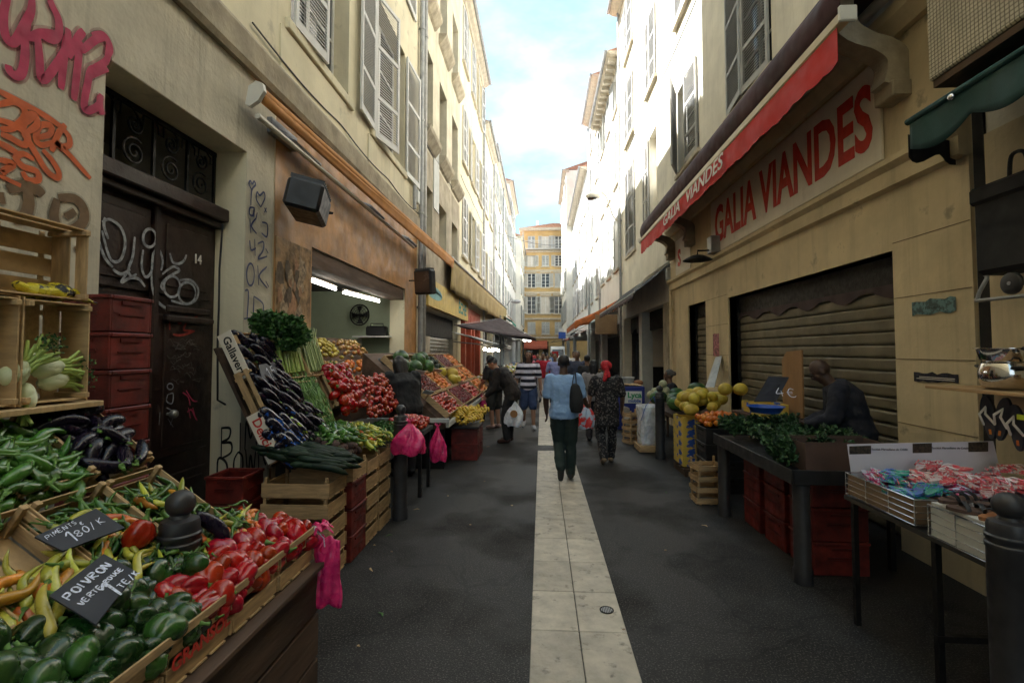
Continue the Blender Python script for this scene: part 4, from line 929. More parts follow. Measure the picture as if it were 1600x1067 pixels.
for o in ops:
    if o[0] < xs0: continue
    k = rowsF.index([r for r in rowsF if abs(fz(r[1]) - o[2]) < 1e-6][0]); i = [c_ for c_ in colsF].index(min(colsF, key=lambda c_: abs(c_ - (o[0] + o[1]) / 2)))
    window(FB, 1, YF, o[0], o[1], o[2], o[3], .15, axis='y', curtain=(i + k) % 3 == 1, bars=3)
    hh = o[3] - o[2]; w_ = (o[1] - o[0]) / 2
    me = shutter_mesh(w_ * 1.0, hh, M['shutter_pale'])
    for sd, closed in ((-1, (i * 3 + k) % 4 == 0 or k == 4), (1, (i * 3 + k) % 4 == 0 or k == 4)):
        q = bpy.data.objects.new('shutter', me); COL.objects.link(q); q.parent = FB
        q.location = Vector(((o[0] if sd < 0 else o[1]), YF - .03, o[2])) - chain(FB)
        q.rotation_euler = (0, 0, -PI / 2); dr = (1 if sd < 0 else -1) * (1 if closed else -1); q.scale = (1, dr, 1); register(q)
    MB().bx(o[0] - .12, o[1] + .12, YF - .12, YF, o[2] - .14, o[2] - .01).build('sill', M['stone'], FB)
    if k in (2, 3): MB().bx(o[0] - .15, o[1] + .15, YF - .08, YF, o[3] + .05, o[3] + .3).bx(o[0] - .2, o[1] + .2, YF - .16, YF, o[3] + .295, o[3] + .38).build('window_hood', M['stone'], FB)
b = MB()
for y in (393, 423, 457, 498, 527): b.bx(xs0, xs1, YF - .12, YF - .001, fz(y) - .14, fz(y) + .1)
b.build('string_course', M['stone'], FB)
b = MB(); b.bx(xs0 - .3, xs1, YF - .5, YF + .3, fz(361), fz(357)); b.build('cornice', M['stone'], FB)
b = MB(); b.bx(xs0, xs1, YF - .8, YF - .001, fz(391), fz(390)); 
for i in range(120):
    x = xs0 + i * .11
    if x < xs1: b.bx(x, x + .02, YF - .78, YF - .76, fz(390), fz(390) + .95)
b.bx(xs0, xs1, YF - .79, YF - .75, fz(390) + .95, fz(390) + 1.0); b.build('balcony', M['shutter_pale'], FB)
b = MB(); b.prism([(xs0 - .4, fz(357)), (xs0 + 4, fz(350)), (xs1, fz(357))], YF - .3, YF + 8, 1); b.build('roof', M['tile_roof'], FB)
b = MB(); b.bx(fx(838), fx(842), YF + .5, YF + 1.5, fz(352), fz(343)); b.build('chimney', M['plaster_white'], FB)
b = MB(); b.bx(xs0 - .05, xs0 + .25, YF - .06, YF - .002, 0, fz(361)); b.build('quoin', M['stone'], FB)
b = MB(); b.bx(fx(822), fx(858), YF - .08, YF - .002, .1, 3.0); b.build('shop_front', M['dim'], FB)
for (x0, x1) in ((842, 848), (857, 864)): MB().bx(fx(x0), fx(x1), YF - .2, YF - .085, 0, 3.1).build('pilaster', M['ochre'], FB)
NB = thing('apartment_block', 'narrow pale house front squeezed between the left row and the ochre block', 'building', (-3.4, 59, 0))
b = MB(); b.bx(-9, xs0 - .4, 62.02, 70, 0, 13.5); b.build('wall', M['plaster_pale'], NB)
# upper streetlamp heads
P = onX(915, 305, 2.2)
t = thing('street_lamp', 'white wall mounted street lamp on a curved arm above the right shops', 'street lamp', (XR, 19.3, P.z))
P = Vector((2.05, 19.0, 1.75 + 243 * 19 / 755)); 
MB().tube(smoothpts([Vector((XR - .02, 19.4, P.z - .9)), Vector((2.9, 19.35, P.z - .75)), Vector((2.55, 19.2, P.z + .1)), Vector((2.3, 19.1, P.z + .15)), P + Vector((.1, 0, .05))], 8), .035, 8).build('arm', M['white_metal'], t, 60)
MB().ball(P, (.30, .22, .13)).build('lamp_head', M['white_metal'], t, 60)
MB().lathe([(0, -.10), (.15, -.08), (.2, -.05), (0, -.05)], 16, Matrix.Translation(P + Vector((-.04, 0, -.055)))).build('lens', M['glass'], t, 60)
P = Vector((-2.0, 38, 1.75 + 78 * 38 / 755))
t = thing('street_lamp', 'grey wall lamp on a short arm far along the left row', 'street lamp', (XL, 38, P.z))
MB().tube([(XL + .02, 38, P.z - .3), (-2.4, 38, P.z + .2), tuple(P)], .04, 8).build('arm', M['zinc'], t)
MB().ball(P, (.4, .25, .16)).build('lamp_head', M['zinc'], t, 60)

# cables, boxes and brackets along the facades
for i, (z0, z1, y0, y1) in enumerate(((4.86, 4.80, 4.3, 10.4), (6.72, 6.80, 10.9, 15.9), (7.75, 7.70, 16.1, 22.2))):
    pts = [Vector((XL + .025, y0 + (y1 - y0) * k / 12, z0 + (z1 - z0) * k / 12 - .05 * math.sin(PI * (k % 4) / 4))) for k in range(13)]
    MB().tube(smoothpts(pts, 3), .009, 5).build('wall_cable', M['plastic_black'], label='thin dark cable pinned along the left facades, %s' % ('over the near awning', 'over the weathered cream house', 'on the pale yellow house')[i], cat='cable')
b = MB(); pts = [Vector((XL + .02 + (XR - XL - .04) * k / 14, 30 + .2 * k, 9.2 - .5 * math.sin(PI * k / 14))) for k in range(15)]; b.tube(pts, .012, 5); b.build('overhead_cable', M['plastic_black'], label='sagging cable strung across the lane high between the houses', cat='cable')
for (x, y, z, lb) in ((XL, 10.2, 4.95, 'small white meter box beside the left downpipe'), (XR - .14, 12.0, 3.5, 'small grey junction box at the corner of the black awning')):
    MB().bev(x + .003 if x < 0 else x, x + .11 if x < 0 else x + .13, y - .1, y + .1, z, z + .28, .008).build('junction_box', M['shutter_pale'], label=lb, cat='electrical box')
# ================================================================ PRODUCE AND CRATE MASTERS
USED = set(); MASTERS = []
def master(o): MASTERS.append(o); return o
def put(root, Mx, label=None, group=None, s=1.0, cat=None):
    if root.name not in USED:
        USED.add(root.name); l, q, sv = Mx.decompose(); root.location = l; root.rotation_euler = q.to_euler(); root.scale = sv * s
        if label: root['label'] = label
        if group: root['group'] = group
        if cat: root['category'] = cat
        return root
    r = dup(root, Mx, None, label, group, s)
    if cat: r['category'] = cat
    return r
def finish_masters():
    for o in MASTERS:
        if o.name in USED: continue
        for c_ in KIDS.get(o.name, []):
            for d in KIDS.get(c_.name, []): bpy.data.objects.remove(d)
            bpy.data.objects.remove(c_)
        bpy.data.objects.remove(o)
def local_thing(name, label, cat): return master(thing(name, label, cat))
def crate(w_, d_, h_, mt='wood_x', slat=.105, name='wooden_crate', bslats=3, lab='wooden crate'):
    """w along x, d along y; parts: four side panels, four posts and a slatted base"""
    t = local_thing(name, lab, 'crate'); m = M[mt]; th = .007; rr = random.Random(int(w_ * 100 + h_ * 1000))
    hx, hy = w_ / 2, d_ / 2
    for s in (-1, 1):
        b = MB(); z = .006
        while z + .03 < h_:
            q = min(slat, h_ - z - .006); j = rr.uniform(-.0015, .0015)
            b.bev(-hx, hx, min(s * hy, s * (hy - th)) + j, max(s * hy, s * (hy - th)) + j, z, z + q, .0012); z += slat + .03
        b.build('side_panel', m, t, world=False)
        b = MB(); z = .006
        while z + .03 < h_:
            q = min(slat, h_ - z - .006)
            b.bev(min(s * (hx - th - .001), s * (hx - 2 * th - .001)), max(s * (hx - th - .001), s * (hx - 2 * th - .001)), -hy + th + .001, hy - th - .001, z, z + q, .0012); z += slat + .03
        b.bev(min(s * hx, s * (hx - th)), max(s * hx, s * (hx - th)), -hy + th + .001, hy - th - .001, .006, .04, .0012) if False else None
        b.build('end_panel', m, t, world=False)
    for sx in (-1, 1):
        for sy in (-1, 1):
            x0 = sx * (hx - 2 * th - .002); y0 = sy * (hy - th - .001)
            MB().bev(min(x0, x0 - sx * .022), max(x0, x0 - sx * .022), min(y0, y0 - sy * .022), max(y0, y0 - sy * .022), .007, h_ + .012, .002).build('corner_post', m, t, world=False)
    b = MB(); n = bslats; ww = (d_ - 2 * th - .02) / n
    for i in range(n): b.bx(-hx + .002, hx - .002, -hy + th + .006 + i * (ww + .003), -hy + th + .006 + i * (ww + .003) + ww - .016, -.002, .0045)
    for x in (-hx + .05, 0, hx - .05): b.bx(x - .012, x + .012, -hy + .01, hy - .01, -.008, -.0025)
    b.build('base_panel', m, t, world=False)
    return t
CR_STACK = crate(.53, .345, .142)
CR_T = crate(.46, .295, .12, slat=.05)
CR_TX = crate(.40, .44, .13, slat=.055, bslats=4)
CR_A = crate(.30, .315, .145, slat=.06)
CR_AS = crate(.205, .315, .145, slat=.06)
CR_D = crate(.45, .295, .15, 'wood_new', slat=.145, bslats=3)
CR_E = crate(.47, .33, .19, slat=.09)
CR_S = crate(.34, .26, .11, slat=.05)
def plastic(name, w_, d_, h_, mt, lab):
    t = local_thing(name, lab, 'crate'); b = MB(); hx, hy = w_ / 2, d_ / 2; th = .012
    for s in (-1, 1):
        b.bev(-hx, hx, min(s * hy, s * (hy - th)), max(s * hy, s * (hy - th)), .004, h_ - .025, .003)
        b.bev(min(s * hx, s * (hx - th)), max(s * hx, s * (hx - th)), -hy + th, hy - th, .004, h_ - .025, .003)
    b.bx(-hx + th, hx - th, -hy + th, hy - th, .004, .016)
    b.build('body', M[mt], t, world=False)
    b = MB()
    for s in (-1, 1):
        b.bev(-hx - .008, hx + .008, s * (hy + .008) - (.02 if s > 0 else 0), s * (hy + .008) + (.02 if s < 0 else 0), h_ - .025, h_ - .003, .004)
        b.bev(s * (hx + .008) - (.02 if s > 0 else 0), s * (hx + .008) + (.02 if s < 0 else 0), -hy + .012, hy - .012, h_ - .025, h_ - .003, .004)
    b.build('rim', M[mt], t, world=False)
    b = MB()
    for s in (-1, 1):
        for f in (.45, .52): b.bx(-hx * .5, hx * .5, min(s * hy, s * (hy + .006)), max(s * hy, s * (hy + .006)), h_ * f, h_ * f + .006)
        b.bx(min(s * hx, s * (hx + .006)), max(s * hx, s * (hx + .006)), -hy * .6, hy * .6, h_ * .45, h_ * .45 + .006); b.bx(min(s * hx, s * (hx + .007)), max(s * hx, s * (hx + .007)), -hy * .5, hy * .5, h_ * .74, h_ * .74 + .02)
        b.bx(-hx * .35, hx * .35, min(s * hy, s * (hy + .007)), max(s * hy, s * (hy + .007)), h_ * .74, h_ * .74 + .02)
    b.build('hand_grip', M['dark'] if mt == 'plastic_black' else mat('plastic_red_dark', (.09, .008, .006), .4), t, world=False)
    return t
RC = plastic('plastic_crate', .28, .28, .205, 'plastic_red', 'red plastic crate')
RC2 = plastic('plastic_crate', .42, .36, .27, 'plastic_red', 'red plastic crate')
BC = plastic('plastic_crate', .50, .40, .20, 'plastic_black', 'black plastic crate')

def veg_mat(name, c, rough=.25, var=.2, rnd=.25, coat=.3, spec=.5, col2=None, scale=14, huev=.012, bump=.08, sub=0, contrast=(.3, .7)):
    return mat(name, c, rough, var, scale, bump, 30, rnd=rnd, coat=coat, spec=spec, col2=col2, huev=huev, sub=sub, contrast=contrast)
V_GREEN = veg_mat('skin_green_pepper', (.011, .042, .008), .24, .5)
V_RED = veg_mat('skin_red_pepper', (.36, .012, .005), .2, .25, rnd=.2)
V_STEM = mat('stem_green', (.10, .20, .04), .6, .2, 20)
V_CHILI = veg_mat('skin_chilli', (.05, .12, .015), .3, .4, rnd=.4, huev=.03)
V_YEL = veg_mat('skin_yellow_chilli', (.42, .40, .05), .3, .3, rnd=.3, huev=.03)
V_ORA = veg_mat('skin_orange_chilli', (.55, .20, .03), .3, .3, rnd=.3, huev=.03)
V_LONG = veg_mat('skin_long_pepper', (.05, .135, .018), .22, .3, rnd=.3)
V_EGG = veg_mat('skin_aubergine', (.007, .004, .012), .22, .3, rnd=.3, coat=.0, spec=.38)
V_CUC = veg_mat('skin_cucumber', (.009, .022, .010), .5, .4, rnd=.3, coat=.0, spec=.25)
V_BEAN = veg_mat('skin_bean', (.11, .22, .05), .5, .2, rnd=.3, coat=0)
V_LEM = veg_mat('peel_lemon', (.42, .34, .05), .45, .1, rnd=.15, coat=0)
V_MEL = veg_mat('peel_melon', (.50, .37, .045), .5, .18, rnd=.12, coat=0, bump=.4)
V_ORG = veg_mat('peel_orange', (.55, .15, .012), .4, .1, rnd=.15, coat=0, bump=.3)
V_TOM = veg_mat('skin_tomato', (.36, .03, .010), .25, .2, rnd=.2)
V_CHER = veg_mat('skin_cherry', (.16, .008, .012), .2, .3, rnd=.3)
V_BEET = veg_mat('skin_beet', (.065, .035, .030), .8, .4, rnd=.3, coat=0, bump=.6)
V_PALE = veg_mat('peel_pale_melon', (.42, .42, .26), .6, .2, rnd=.1, coat=0, bump=.4)
V_WM = mat('peel_watermelon', (.05, .13, .03), .4, .2, 9, col2=(.012, .035, .012), stretch=(.25, .25, 2.2), contrast=(.42, .58), rnd=.2)
V_APP = veg_mat('skin_apple', (.30, .27, .07), .3, .25, col2=(.45, .12, .04), rnd=.2, scale=9)
V_BAN = veg_mat('peel_banana', (.55, .36, .04), .45, .12, rnd=.1, coat=0, huev=.008)
V_FEN = mat('fennel_white', (.70, .72, .55), .45, .1, 12, .1, 40, col2=(.50, .60, .34), stretch=(1, 1, .3))
V_LEAF = mat('leaf_dark_green', (.040, .115, .022), .6, .4, 25, isl=.5)
V_LEAF2 = mat('leaf_herb_green', (.028, .075, .022), .6, .4, 25, isl=.6)
V_CEL = mat('celery_stalk', (.34, .46, .12), .45, .25, 10, .1, 40, stretch=(1, 1, .2), isl=.2)
V_LEEK = mat('leek_stalk', (.30, .38, .16), .5, .3, 6, stretch=(1, 1, .3), isl=.25)

def bell(seed, skin, lab, cat='pepper', name='bell_pepper', L_=.105, r=.044):
    rr = random.Random(seed); t = local_thing(name, lab, cat); lob = rr.choice((3, 4)); b = MB(); prof = []
    n = 13
    for i in range(n + 1):
        u = i / n
        q = r * (math.sin(PI * min(1, u * 1.0 + .02)) ** .42) * (.80 + .26 * math.sin(PI * (u * .85 + .1)))
        if i == 0 or i == n: q = 0
        z = L_ * u + (-.010 * (1 - min(1, abs(q) / r * 1.5)) if u > .5 else .006 * (1 - min(1, q / r * 1.3)))
        prof.append((q, z))
    b.lathe(prof, 40, None, lob, .17, rr.uniform(0, 6), rr.uniform(.86, .98))
    k = rr.uniform(.1, .3); ph = rr.uniform(0, 6)
    b.v = [(x + .012 * math.sin(z * 22 + ph), y + .008 * math.sin(z * 30 + ph * 2), z) for (x, y, z) in b.v]
    b.v = [(z - L_ / 2, y, x) for (x, y, z) in b.v]
    o = b.build('fruit', skin, t, 80, world=False)
    s = MB(); x0 = L_ / 2 - .008
    s.tube([(x0 - .002, 0, 0), (x0 + .006, 0, 0), (x0 + .018, .004, .003), (x0 + .03, .012, .006)], [.014, .009, .005, .0065], 8); s.build('stem', V_STEM, t, 50, world=False)
    return t
def longp(seed, skin, lab, L_=.09, r=.008, bend=.02, name='chilli', cat='chilli', taper=1.0, stem=True, seg=7, n=9, wob=0):
    rr = random.Random(seed); t = local_thing(name, lab, cat); pts = []; rad = []
    b1 = bend * rr.uniform(.4, 1.2) * rr.choice((-1, 1)); b2 = bend * rr.uniform(-.5, .5)
    for i in range(n + 1):
        u = i / n; pts.append((L_ * (u - .5), b1 * (math.sin(PI * u) - .5) + b2 * math.sin(2 * PI * u), b2 * .4 * math.sin(PI * u)))
        rad.append(max(.0008, r * (min(1, u * 6 + .35)) * (1 - u ** (2.2 * taper)) ** .6 * (1 + wob * math.sin(u * 17 + seed))))
    b = MB(); b.tube(pts, rad, seg); b.build('fruit', skin, t, 80, world=False)
    if stem:
        s = MB(); p = Vector(pts[0]); s.tube([p + Vector((.003, 0, 0)), p + Vector((-.006, 0, .001)), p + Vector((-r * 2.5 - .008, 0, .006))], [r * .7, r * .28, r * .2], 5); s.build('stem', V_STEM, t, world=False)
    return t
def aub(seed, L_=.19, r=.032):
    rr = random.Random(seed); t = local_thing('aubergine', 'glossy dark purple aubergine', 'aubergine'); n = 12; pts = []; rad = []; bd = rr.uniform(-.03, .03)
    for i in range(n + 1):
        u = i / n; pts.append((L_ * (u - .5), bd * math.sin(PI * u), 0)); rad.append(max(.001, r * (.42 + .58 * math.sin(PI * min(1, .12 + u * .72)) ** 1.3) * (1 - u ** 9) ** .5))
    b = MB(); b.tube(pts, rad, 14); b.build('fruit', V_EGG, t, 80, world=False)
    s = MB(); p = Vector(pts[0])
    for k in range(5):
        a = k * 2 * PI / 5; e = Vector((0, math.cos(a), math.sin(a))); f = Vector((0, -math.sin(a), math.cos(a)))
        s.add([p + e * r * .3 - f * .008 + Vector((-.003, 0, 0)), p + e * r * .3 + f * .008 + Vector((-.003, 0, 0)), p + e * (r * .72) + Vector((.036, 0, 0))], [(0, 1, 2)])
    s.tube([p + Vector((.004, 0, 0)), p + Vector((-.004, 0, 0)), p + Vector((-.03, 0, .008))], [r * .5, r * .25, r * .2], 7)
    s.build('calyx', V_STEM, t, world=False)
    return t
def sphere_fruit(name, skin, lab, cat, r, sq=(1, 1, 1), dimple=True, seg=16):
    t = local_thing(name, lab, cat); b = MB(); b.ball((0, 0, 0), (r * sq[0], r * sq[1], r * sq[2]), seg, 10)
    if dimple: b.v = [(x * (1 + .03 * math.sin(y * 60 / r * .03)), y, z - (.12 * r * math.exp(-((x * x + y * y) / (r * .25) ** 2)) if z > 0 else 0)) for (x, y, z) in b.v]
    b.build('fruit', skin, t, 80, world=False)
    MB().tube([(0, 0, r * sq[2] * .84), (.001, 0, r * sq[2] * .97)], [r * .09, r * .06], 6).build('stalk_end', V_STEM, t, world=False)
    return t
def leafblob(b, c, rad, n, s, rr, up=.3):
    c = Vector(c)
    for i in range(n):
        d = Vector((rr.gauss(0, 1), rr.gauss(0, 1), rr.gauss(0, 1))).normalized() * rr.random() ** .4
        p = c + Vector((d.x * rad[0], d.y * rad[1], d.z * rad[2]))
        a = Vector((rr.gauss(0, 1), rr.gauss(0, 1), rr.gauss(up, .7))).normalized(); e = a.cross(Vector((rr.gauss(0, 1), rr.gauss(0, 1), rr.gauss(0, 1)))).normalized()
        q = s * rr.uniform(.6, 1.3); k = a.cross(e) * q * .22
        b.add([p, p + a * q * .5 + e * q * .42 + k, p + a * q * 1.05, p + a * q * .5 - e * q * .42 + k], [(0, 1, 2), (0, 2, 3)])

V_GREEN2 = veg_mat('skin_light_green_pepper', (.032, .090, .014), .24, .4, col2=(.010, .036, .007))
BG = [bell(i, V_GREEN2 if i % 3 == 1 else V_GREEN, 'glossy dark green bell pepper') for i in range(7)]
BR = [bell(10 + i, V_RED, 'glossy red bell pepper', L_=.11, r=.042) for i in range(6)]
CHG = [longp(i, V_CHILI, 'small green chilli', .085, .0085, .022) for i in range(4)]
CHY = [longp(20 + i, V_YEL, 'yellow green chilli', .10, .011, .02) for i in range(3)]
CHO = [longp(30 + i, V_ORA, 'orange red chilli', .07, .012, .012) for i in range(2)]
LPO = [longp(40 + i, V_ORA, 'long orange pepper', .15, .022, .03, 'long_pepper', 'pepper') for i in range(2)]
LPY = [longp(45 + i, V_YEL, 'long yellow green pepper', .17, .017, .03, 'long_pepper', 'pepper') for i in range(3)]
LPG = [longp(50 + i, V_LONG, 'long green pepper', .20, .021, .045, 'long_pepper', 'pepper', wob=.12, seg=10) for i in range(4)]
AU = [aub(i) for i in range(3)]
CU = [longp(60 + i, V_CUC, 'dark ridged cucumber', .27, .021, .02, 'cucumber', 'cucumber', 3, False, 10) for i in range(3)]
BE = [longp(70 + i, V_BEAN, 'flat green bean', .12, .006, .02, 'green_bean', 'bean', 2, False, 5, 6) for i in range(3)]
LE = sphere_fruit('lemon', V_LEM, 'yellow lemon', 'lemon', .033, (1.25, 1, 1)); OR = sphere_fruit('orange', V_ORG, 'orange', 'orange', .036); TO = sphere_fruit('tomato', V_TOM, 'red tomato', 'tomato', .033, (1, 1, .85))
CHR = sphere_fruit('cherry', V_CHER, 'dark cherry', 'cherry', .014, seg=8); ME_ = sphere_fruit('yellow_melon', V_MEL, 'yellow melon', 'melon', .088, (1.22, 1, 1), False, 20)
PM = sphere_fruit('pale_melon', V_PALE, 'pale netted melon', 'melon', .07, (1, 1, 1), False); WM = sphere_fruit('watermelon', V_WM, 'striped green watermelon', 'watermelon', .125, (1.3, 1, 1), False, 20)
BT = sphere_fruit('beetroot', V_BEET, 'rough brown beetroot', 'beetroot', .036, (1, 1, .9)); AP = sphere_fruit('apple', V_APP, 'yellow and red apple', 'apple', .035); AV = sphere_fruit('avocado', V_CUC, 'dark green avocado', 'avocado', .038, (1.3, .9, .9), False)

class Frame:
    """a stall surface: O at a lower corner, U up the slope (towards the wall), V along the street, N out of it"""
    def __init__(s, O, U, V=(0, 1, 0)):
        s.O = Vector(O); s.U = Vector(U).normalized(); s.V = Vector(V).normalized(); s.N = s.U.cross(s.V).normalized()
        if s.N.z < 0: s.N = -s.N
    def p(s, u, y, n=0): return Vector((s.O.x, 0, s.O.z)) + s.U * u + Vector((0, y, 0)) + s.N * n
def scatter(fr, protos, u0, u1, y0, y1, step, label, group, layers=1, base=0, bulge=.03, dirn=0, spread=.5, lift=.5, size=.04, smin=.85, smax=1.15, seed=1, mix=None, keep=None, roll=True, jit=.35):
    rr = random.Random(seed); c_ = 0
    for ly in range(layers):
        nu = max(1, int((u1 - u0) / step)); ny = max(1, int((y1 - y0) / (step)))
        for i in range(nu):
            for j in range(ny):
                u = u0 + (u1 - u0) * (i + .5 + rr.uniform(-jit, jit) + .25 * (ly % 2)) / nu; y = y0 + (y1 - y0) * (j + .5 + rr.uniform(-jit, jit) + .25 * (ly % 2)) / ny
                if y > y1 or u > u1: continue
                if keep and not keep(u, y): continue
                h = base + ly * size * .62 + bulge * (1 - ((2 * (u - u0) / (u1 - u0) - 1) ** 2)) * (1 - ((2 * (y - y0) / (y1 - y0) - 1) ** 4)) + rr.uniform(-.1, .15) * size
                a = dirn + rr.gauss(0, spread); d = fr.U * math.cos(a) + fr.V * math.sin(a); d = (d + fr.N * rr.gauss(0, .16 * spread + .03)).normalized()
                z = fr.N if not roll else (fr.N + d.cross(fr.N) * rr.gauss(0, .8)).normalized()
                P = fr.p(u, y, h + size * lift)
                pr_ = rr.choice(protos); lb = label; gp = group
                if mix and rr.random() < mix[0]: pr_ = rr.choice(mix[1]); lb = mix[2]; gp = mix[3]
                put(pr_, basis(P, d, z) @ Matrix.Diagonal((rr.uniform(.88, 1.15), rr.uniform(.86, 1.12), rr.uniform(.86, 1.12), 1)), lb, gp, rr.uniform(smin, smax)); c_ += 1
    return c_
def put_crate(cr, fr, u, y, n, label, group, w_, flip=False):
    """crate whose base rests n above the frame, centre (u, y)"""
    return put(cr, basis(fr.p(u, y, n), fr.U, fr.N), label, group)
def slab(name, label, cat, corners, thick, m, lines=(), parent=None):
    """flat board from four world corners (TL, TR, BR, BL); lines = (text, u, v, size, mat)"""
    A, B, C, D_ = [Vector(c_) for c_ in corners]; X = (B - A).normalized(); N_ = X.cross(D_ - A).normalized() * -1; Yv = N_.cross(X)
    if N_.dot(EYE - A) < 0: N_ = -N_; Yv = N_.cross(X)
    ctr = (A + B + C + D_) / 4
    t = thing(name, label, cat, tuple(ctr))
    b = MB(); vs = [p for p in (A, B, C, D_)]; b.add(vs + [p - N_ * thick for p in vs], [(0, 1, 2, 3), (7, 6, 5, 4), (0, 4, 5, 1), (1, 5, 6, 2), (2, 6, 7, 3), (3, 7, 4, 0)])
    b.build('board', M[m], t)
    for (s, u, v, sz, mm, rot) in lines:
        P = A + (B - A) * u + (D_ - A) * v
        m4 = Matrix((X, Yv, N_)).transposed().to_4x4(); k = 1 if Yv.dot(A - D_) > 0 else -1
        text('chalk_writing', s, sz, M[mm], t, Matrix.Translation(P + N_ * .0012) @ m4 @ Matrix.Rotation(math.radians(rot), 4, 'Z'), ext=.0006, off=.002 * sz / .05, shear=.15)
    return t

# ================================================================ NEAR LEFT STALL
G1 = 'produce of the near left stall'
t = thing('market_stall', 'near left vegetable stall with a dark plank front', 'market stall', (-1.7, 1.3, 0))
b = MB()
for i, (z0, z1) in enumerate(((.02, .21), (.225, .43), (.445, .655))): b.bev(-1.16, -1.13, .2, 2.44, z0, z1, .004)
b.build('front_planks', M['wood_dark'], t)
MB().bev(-1.19, -1.10, .2, 2.46, .66, .685, .004).build('ledge', M['wood_dark'], t)
b = MB(); 
for y in (2.40,): b.bx(-2.6, -1.165, y, y + .03, .02, .60)
b.build('end_board', M['wood_dark'], t)
MB().bx(-1.5, -1.2, .2, 2.39, .61, .655).build('lower_shelf', M['wood_dark'], t)
for y in (.6, 1.5, 2.3): 
    b = MB(); b.tube([(-1.55, y, .0), (-1.55, y, .80)], .02, 6); b.tube([(-2.2, y, 0), (-2.2, y, 1.15)], .02, 6); b.build('leg', M['iron'], t)
FA = Frame((-1.145, 0, .785), (-.36, 0, .075)); FB_ = Frame((-1.45, 0, .95), (-.40, 0, .27)); FC = Frame((-1.86, 0, 1.235), (-.35, 0, .26))
for (ya_, cr, lb) in ((.80, CR_A, 'low wooden crate of green peppers nearest the camera, mostly out of view'), (1.125, CR_A, 'wooden crate of green peppers with an open hand slot'), (1.45, CR_A, 'wooden crate with GRANSOL printed in red on its outer board'), (1.775, CR_AS, 'short wooden crate in front of the near left bollard'), (2.10, CR_A, 'wooden crate of red peppers at the far end of the near stall')):
    w_ = .30 if cr is CR_A else .205
    put(cr, TRS((-1.15 - w_ / 2 - .002, ya_ + .165, .694)), lb, 'front row crates of the near stall')
tt = [o for o in COL.objects if o.get('label', '').startswith('wooden crate with GRANSOL')][0]
o_ = text('printed_word', 'GRANSOL', .062, M['paint_red'], tt, Matrix.Translation((0, 0, 0)), off=.002, ext=.0005); o_.data.transform(Matrix.Translation(chain(tt))); o_.data.transform(FACE_E); o_.location = (.1525, 0, .075)
MB().prism([(-.04, .10), (.04, .10), (.045, .112), (.04, .124), (-.04, .124), (-.045, .112)], .1508, .1515, 0).build('hand_slot', M['dark'], tt, world=False)
MB().bev(-1.149, -1.141, .8, 2.425, .842, .872, .002).build('rim_board', M['wood_x'], label='long split wooden lath along the outer rim of the near pepper crates', cat='wooden lath')
for (F_, nm) in ((FB_, 'chilli'), (FC, 'upper')):
    for (yc, q) in ((1.16, 'nearest the camera'), (1.475, 'left of the chillies' if F_ is FB_ else 'holding the long green peppers'), (1.78, 'holding chillies behind the slate' if F_ is FB_ else 'holding long green peppers'), (2.075, 'holding green chillies next to the bollard' if F_ is FB_ else 'holding aubergines')):
        if F_ is FC: yc += .025
        put(CR_T, basis(F_.p(.235, yc, -.115), F_.U, F_.N), 'tilted wooden crate in the %s row, %s' % ('middle' if F_ is FB_ else 'third', q), 'tilted crates of the near stall')
# bells
scatter(FA, BG, .02, .42, .62, 1.66, .068, 'glossy dark green bell pepper in the heap under the white chalked slate', 'green bell peppers of the near stall', 2, -.035, .035, .6, 1.0, .5, .075, .95, 1.25, 3)
scatter(FA, BG, .22, .42, 1.5, 1.84, .07, 'glossy dark green bell pepper in the heap under the white chalked slate', 'green bell peppers of the near stall', 1, .015, .03, .6, 1.0, .5, .075, .95, 1.25, 4)
bol = lambda u, y: ((-1.145 - .94 * u + 1.462) ** 2 + (y - 1.9) ** 2) > .115 ** 2
scatter(FA, BR, .02, .30, 1.62, 2.44, .066, 'shiny red bell pepper in the heap round the near bollard', 'red bell peppers of the near stall', 2, -.03, .03, .8, 1.1, .5, .07, .85, 1.15, 5, keep=bol)
scatter(FA, BR, .28, .42, 1.98, 2.42, .066, 'shiny red bell pepper in the heap round the near bollard', 'red bell peppers of the near stall', 1, .0, .03, .8, 1.1, .5, .07, .85, 1.15, 6, keep=bol)
put(BR[0], basis((-1.53, 1.77, 1.06), (.15, .5, .85), (.9, -.3, .2)), 'tall red bell pepper standing on end left of the bollard', None, 1.15)
put(BG[1], basis((-1.31, 1.79, .93), (.8, .6, -.1), (0, .3, 1)), 'green pepper lying across the red ones by the bollard foot', None, 1.0)
put(AU[0], basis((-1.39, 1.99, 1.0), (.45, .3, -.62), (.6, -.3, .7)), 'single dark aubergine leaning on the red peppers right of the bollard', None, 1.0)
scatter(FB_, BG, -.16, .04, .75, 1.62, .075, 'glossy dark green bell pepper in the heap under the white chalked slate', 'green bell peppers of the near stall', 2, -.075, .03, .6, 1.0, .5, .075, .95, 1.25, 7)
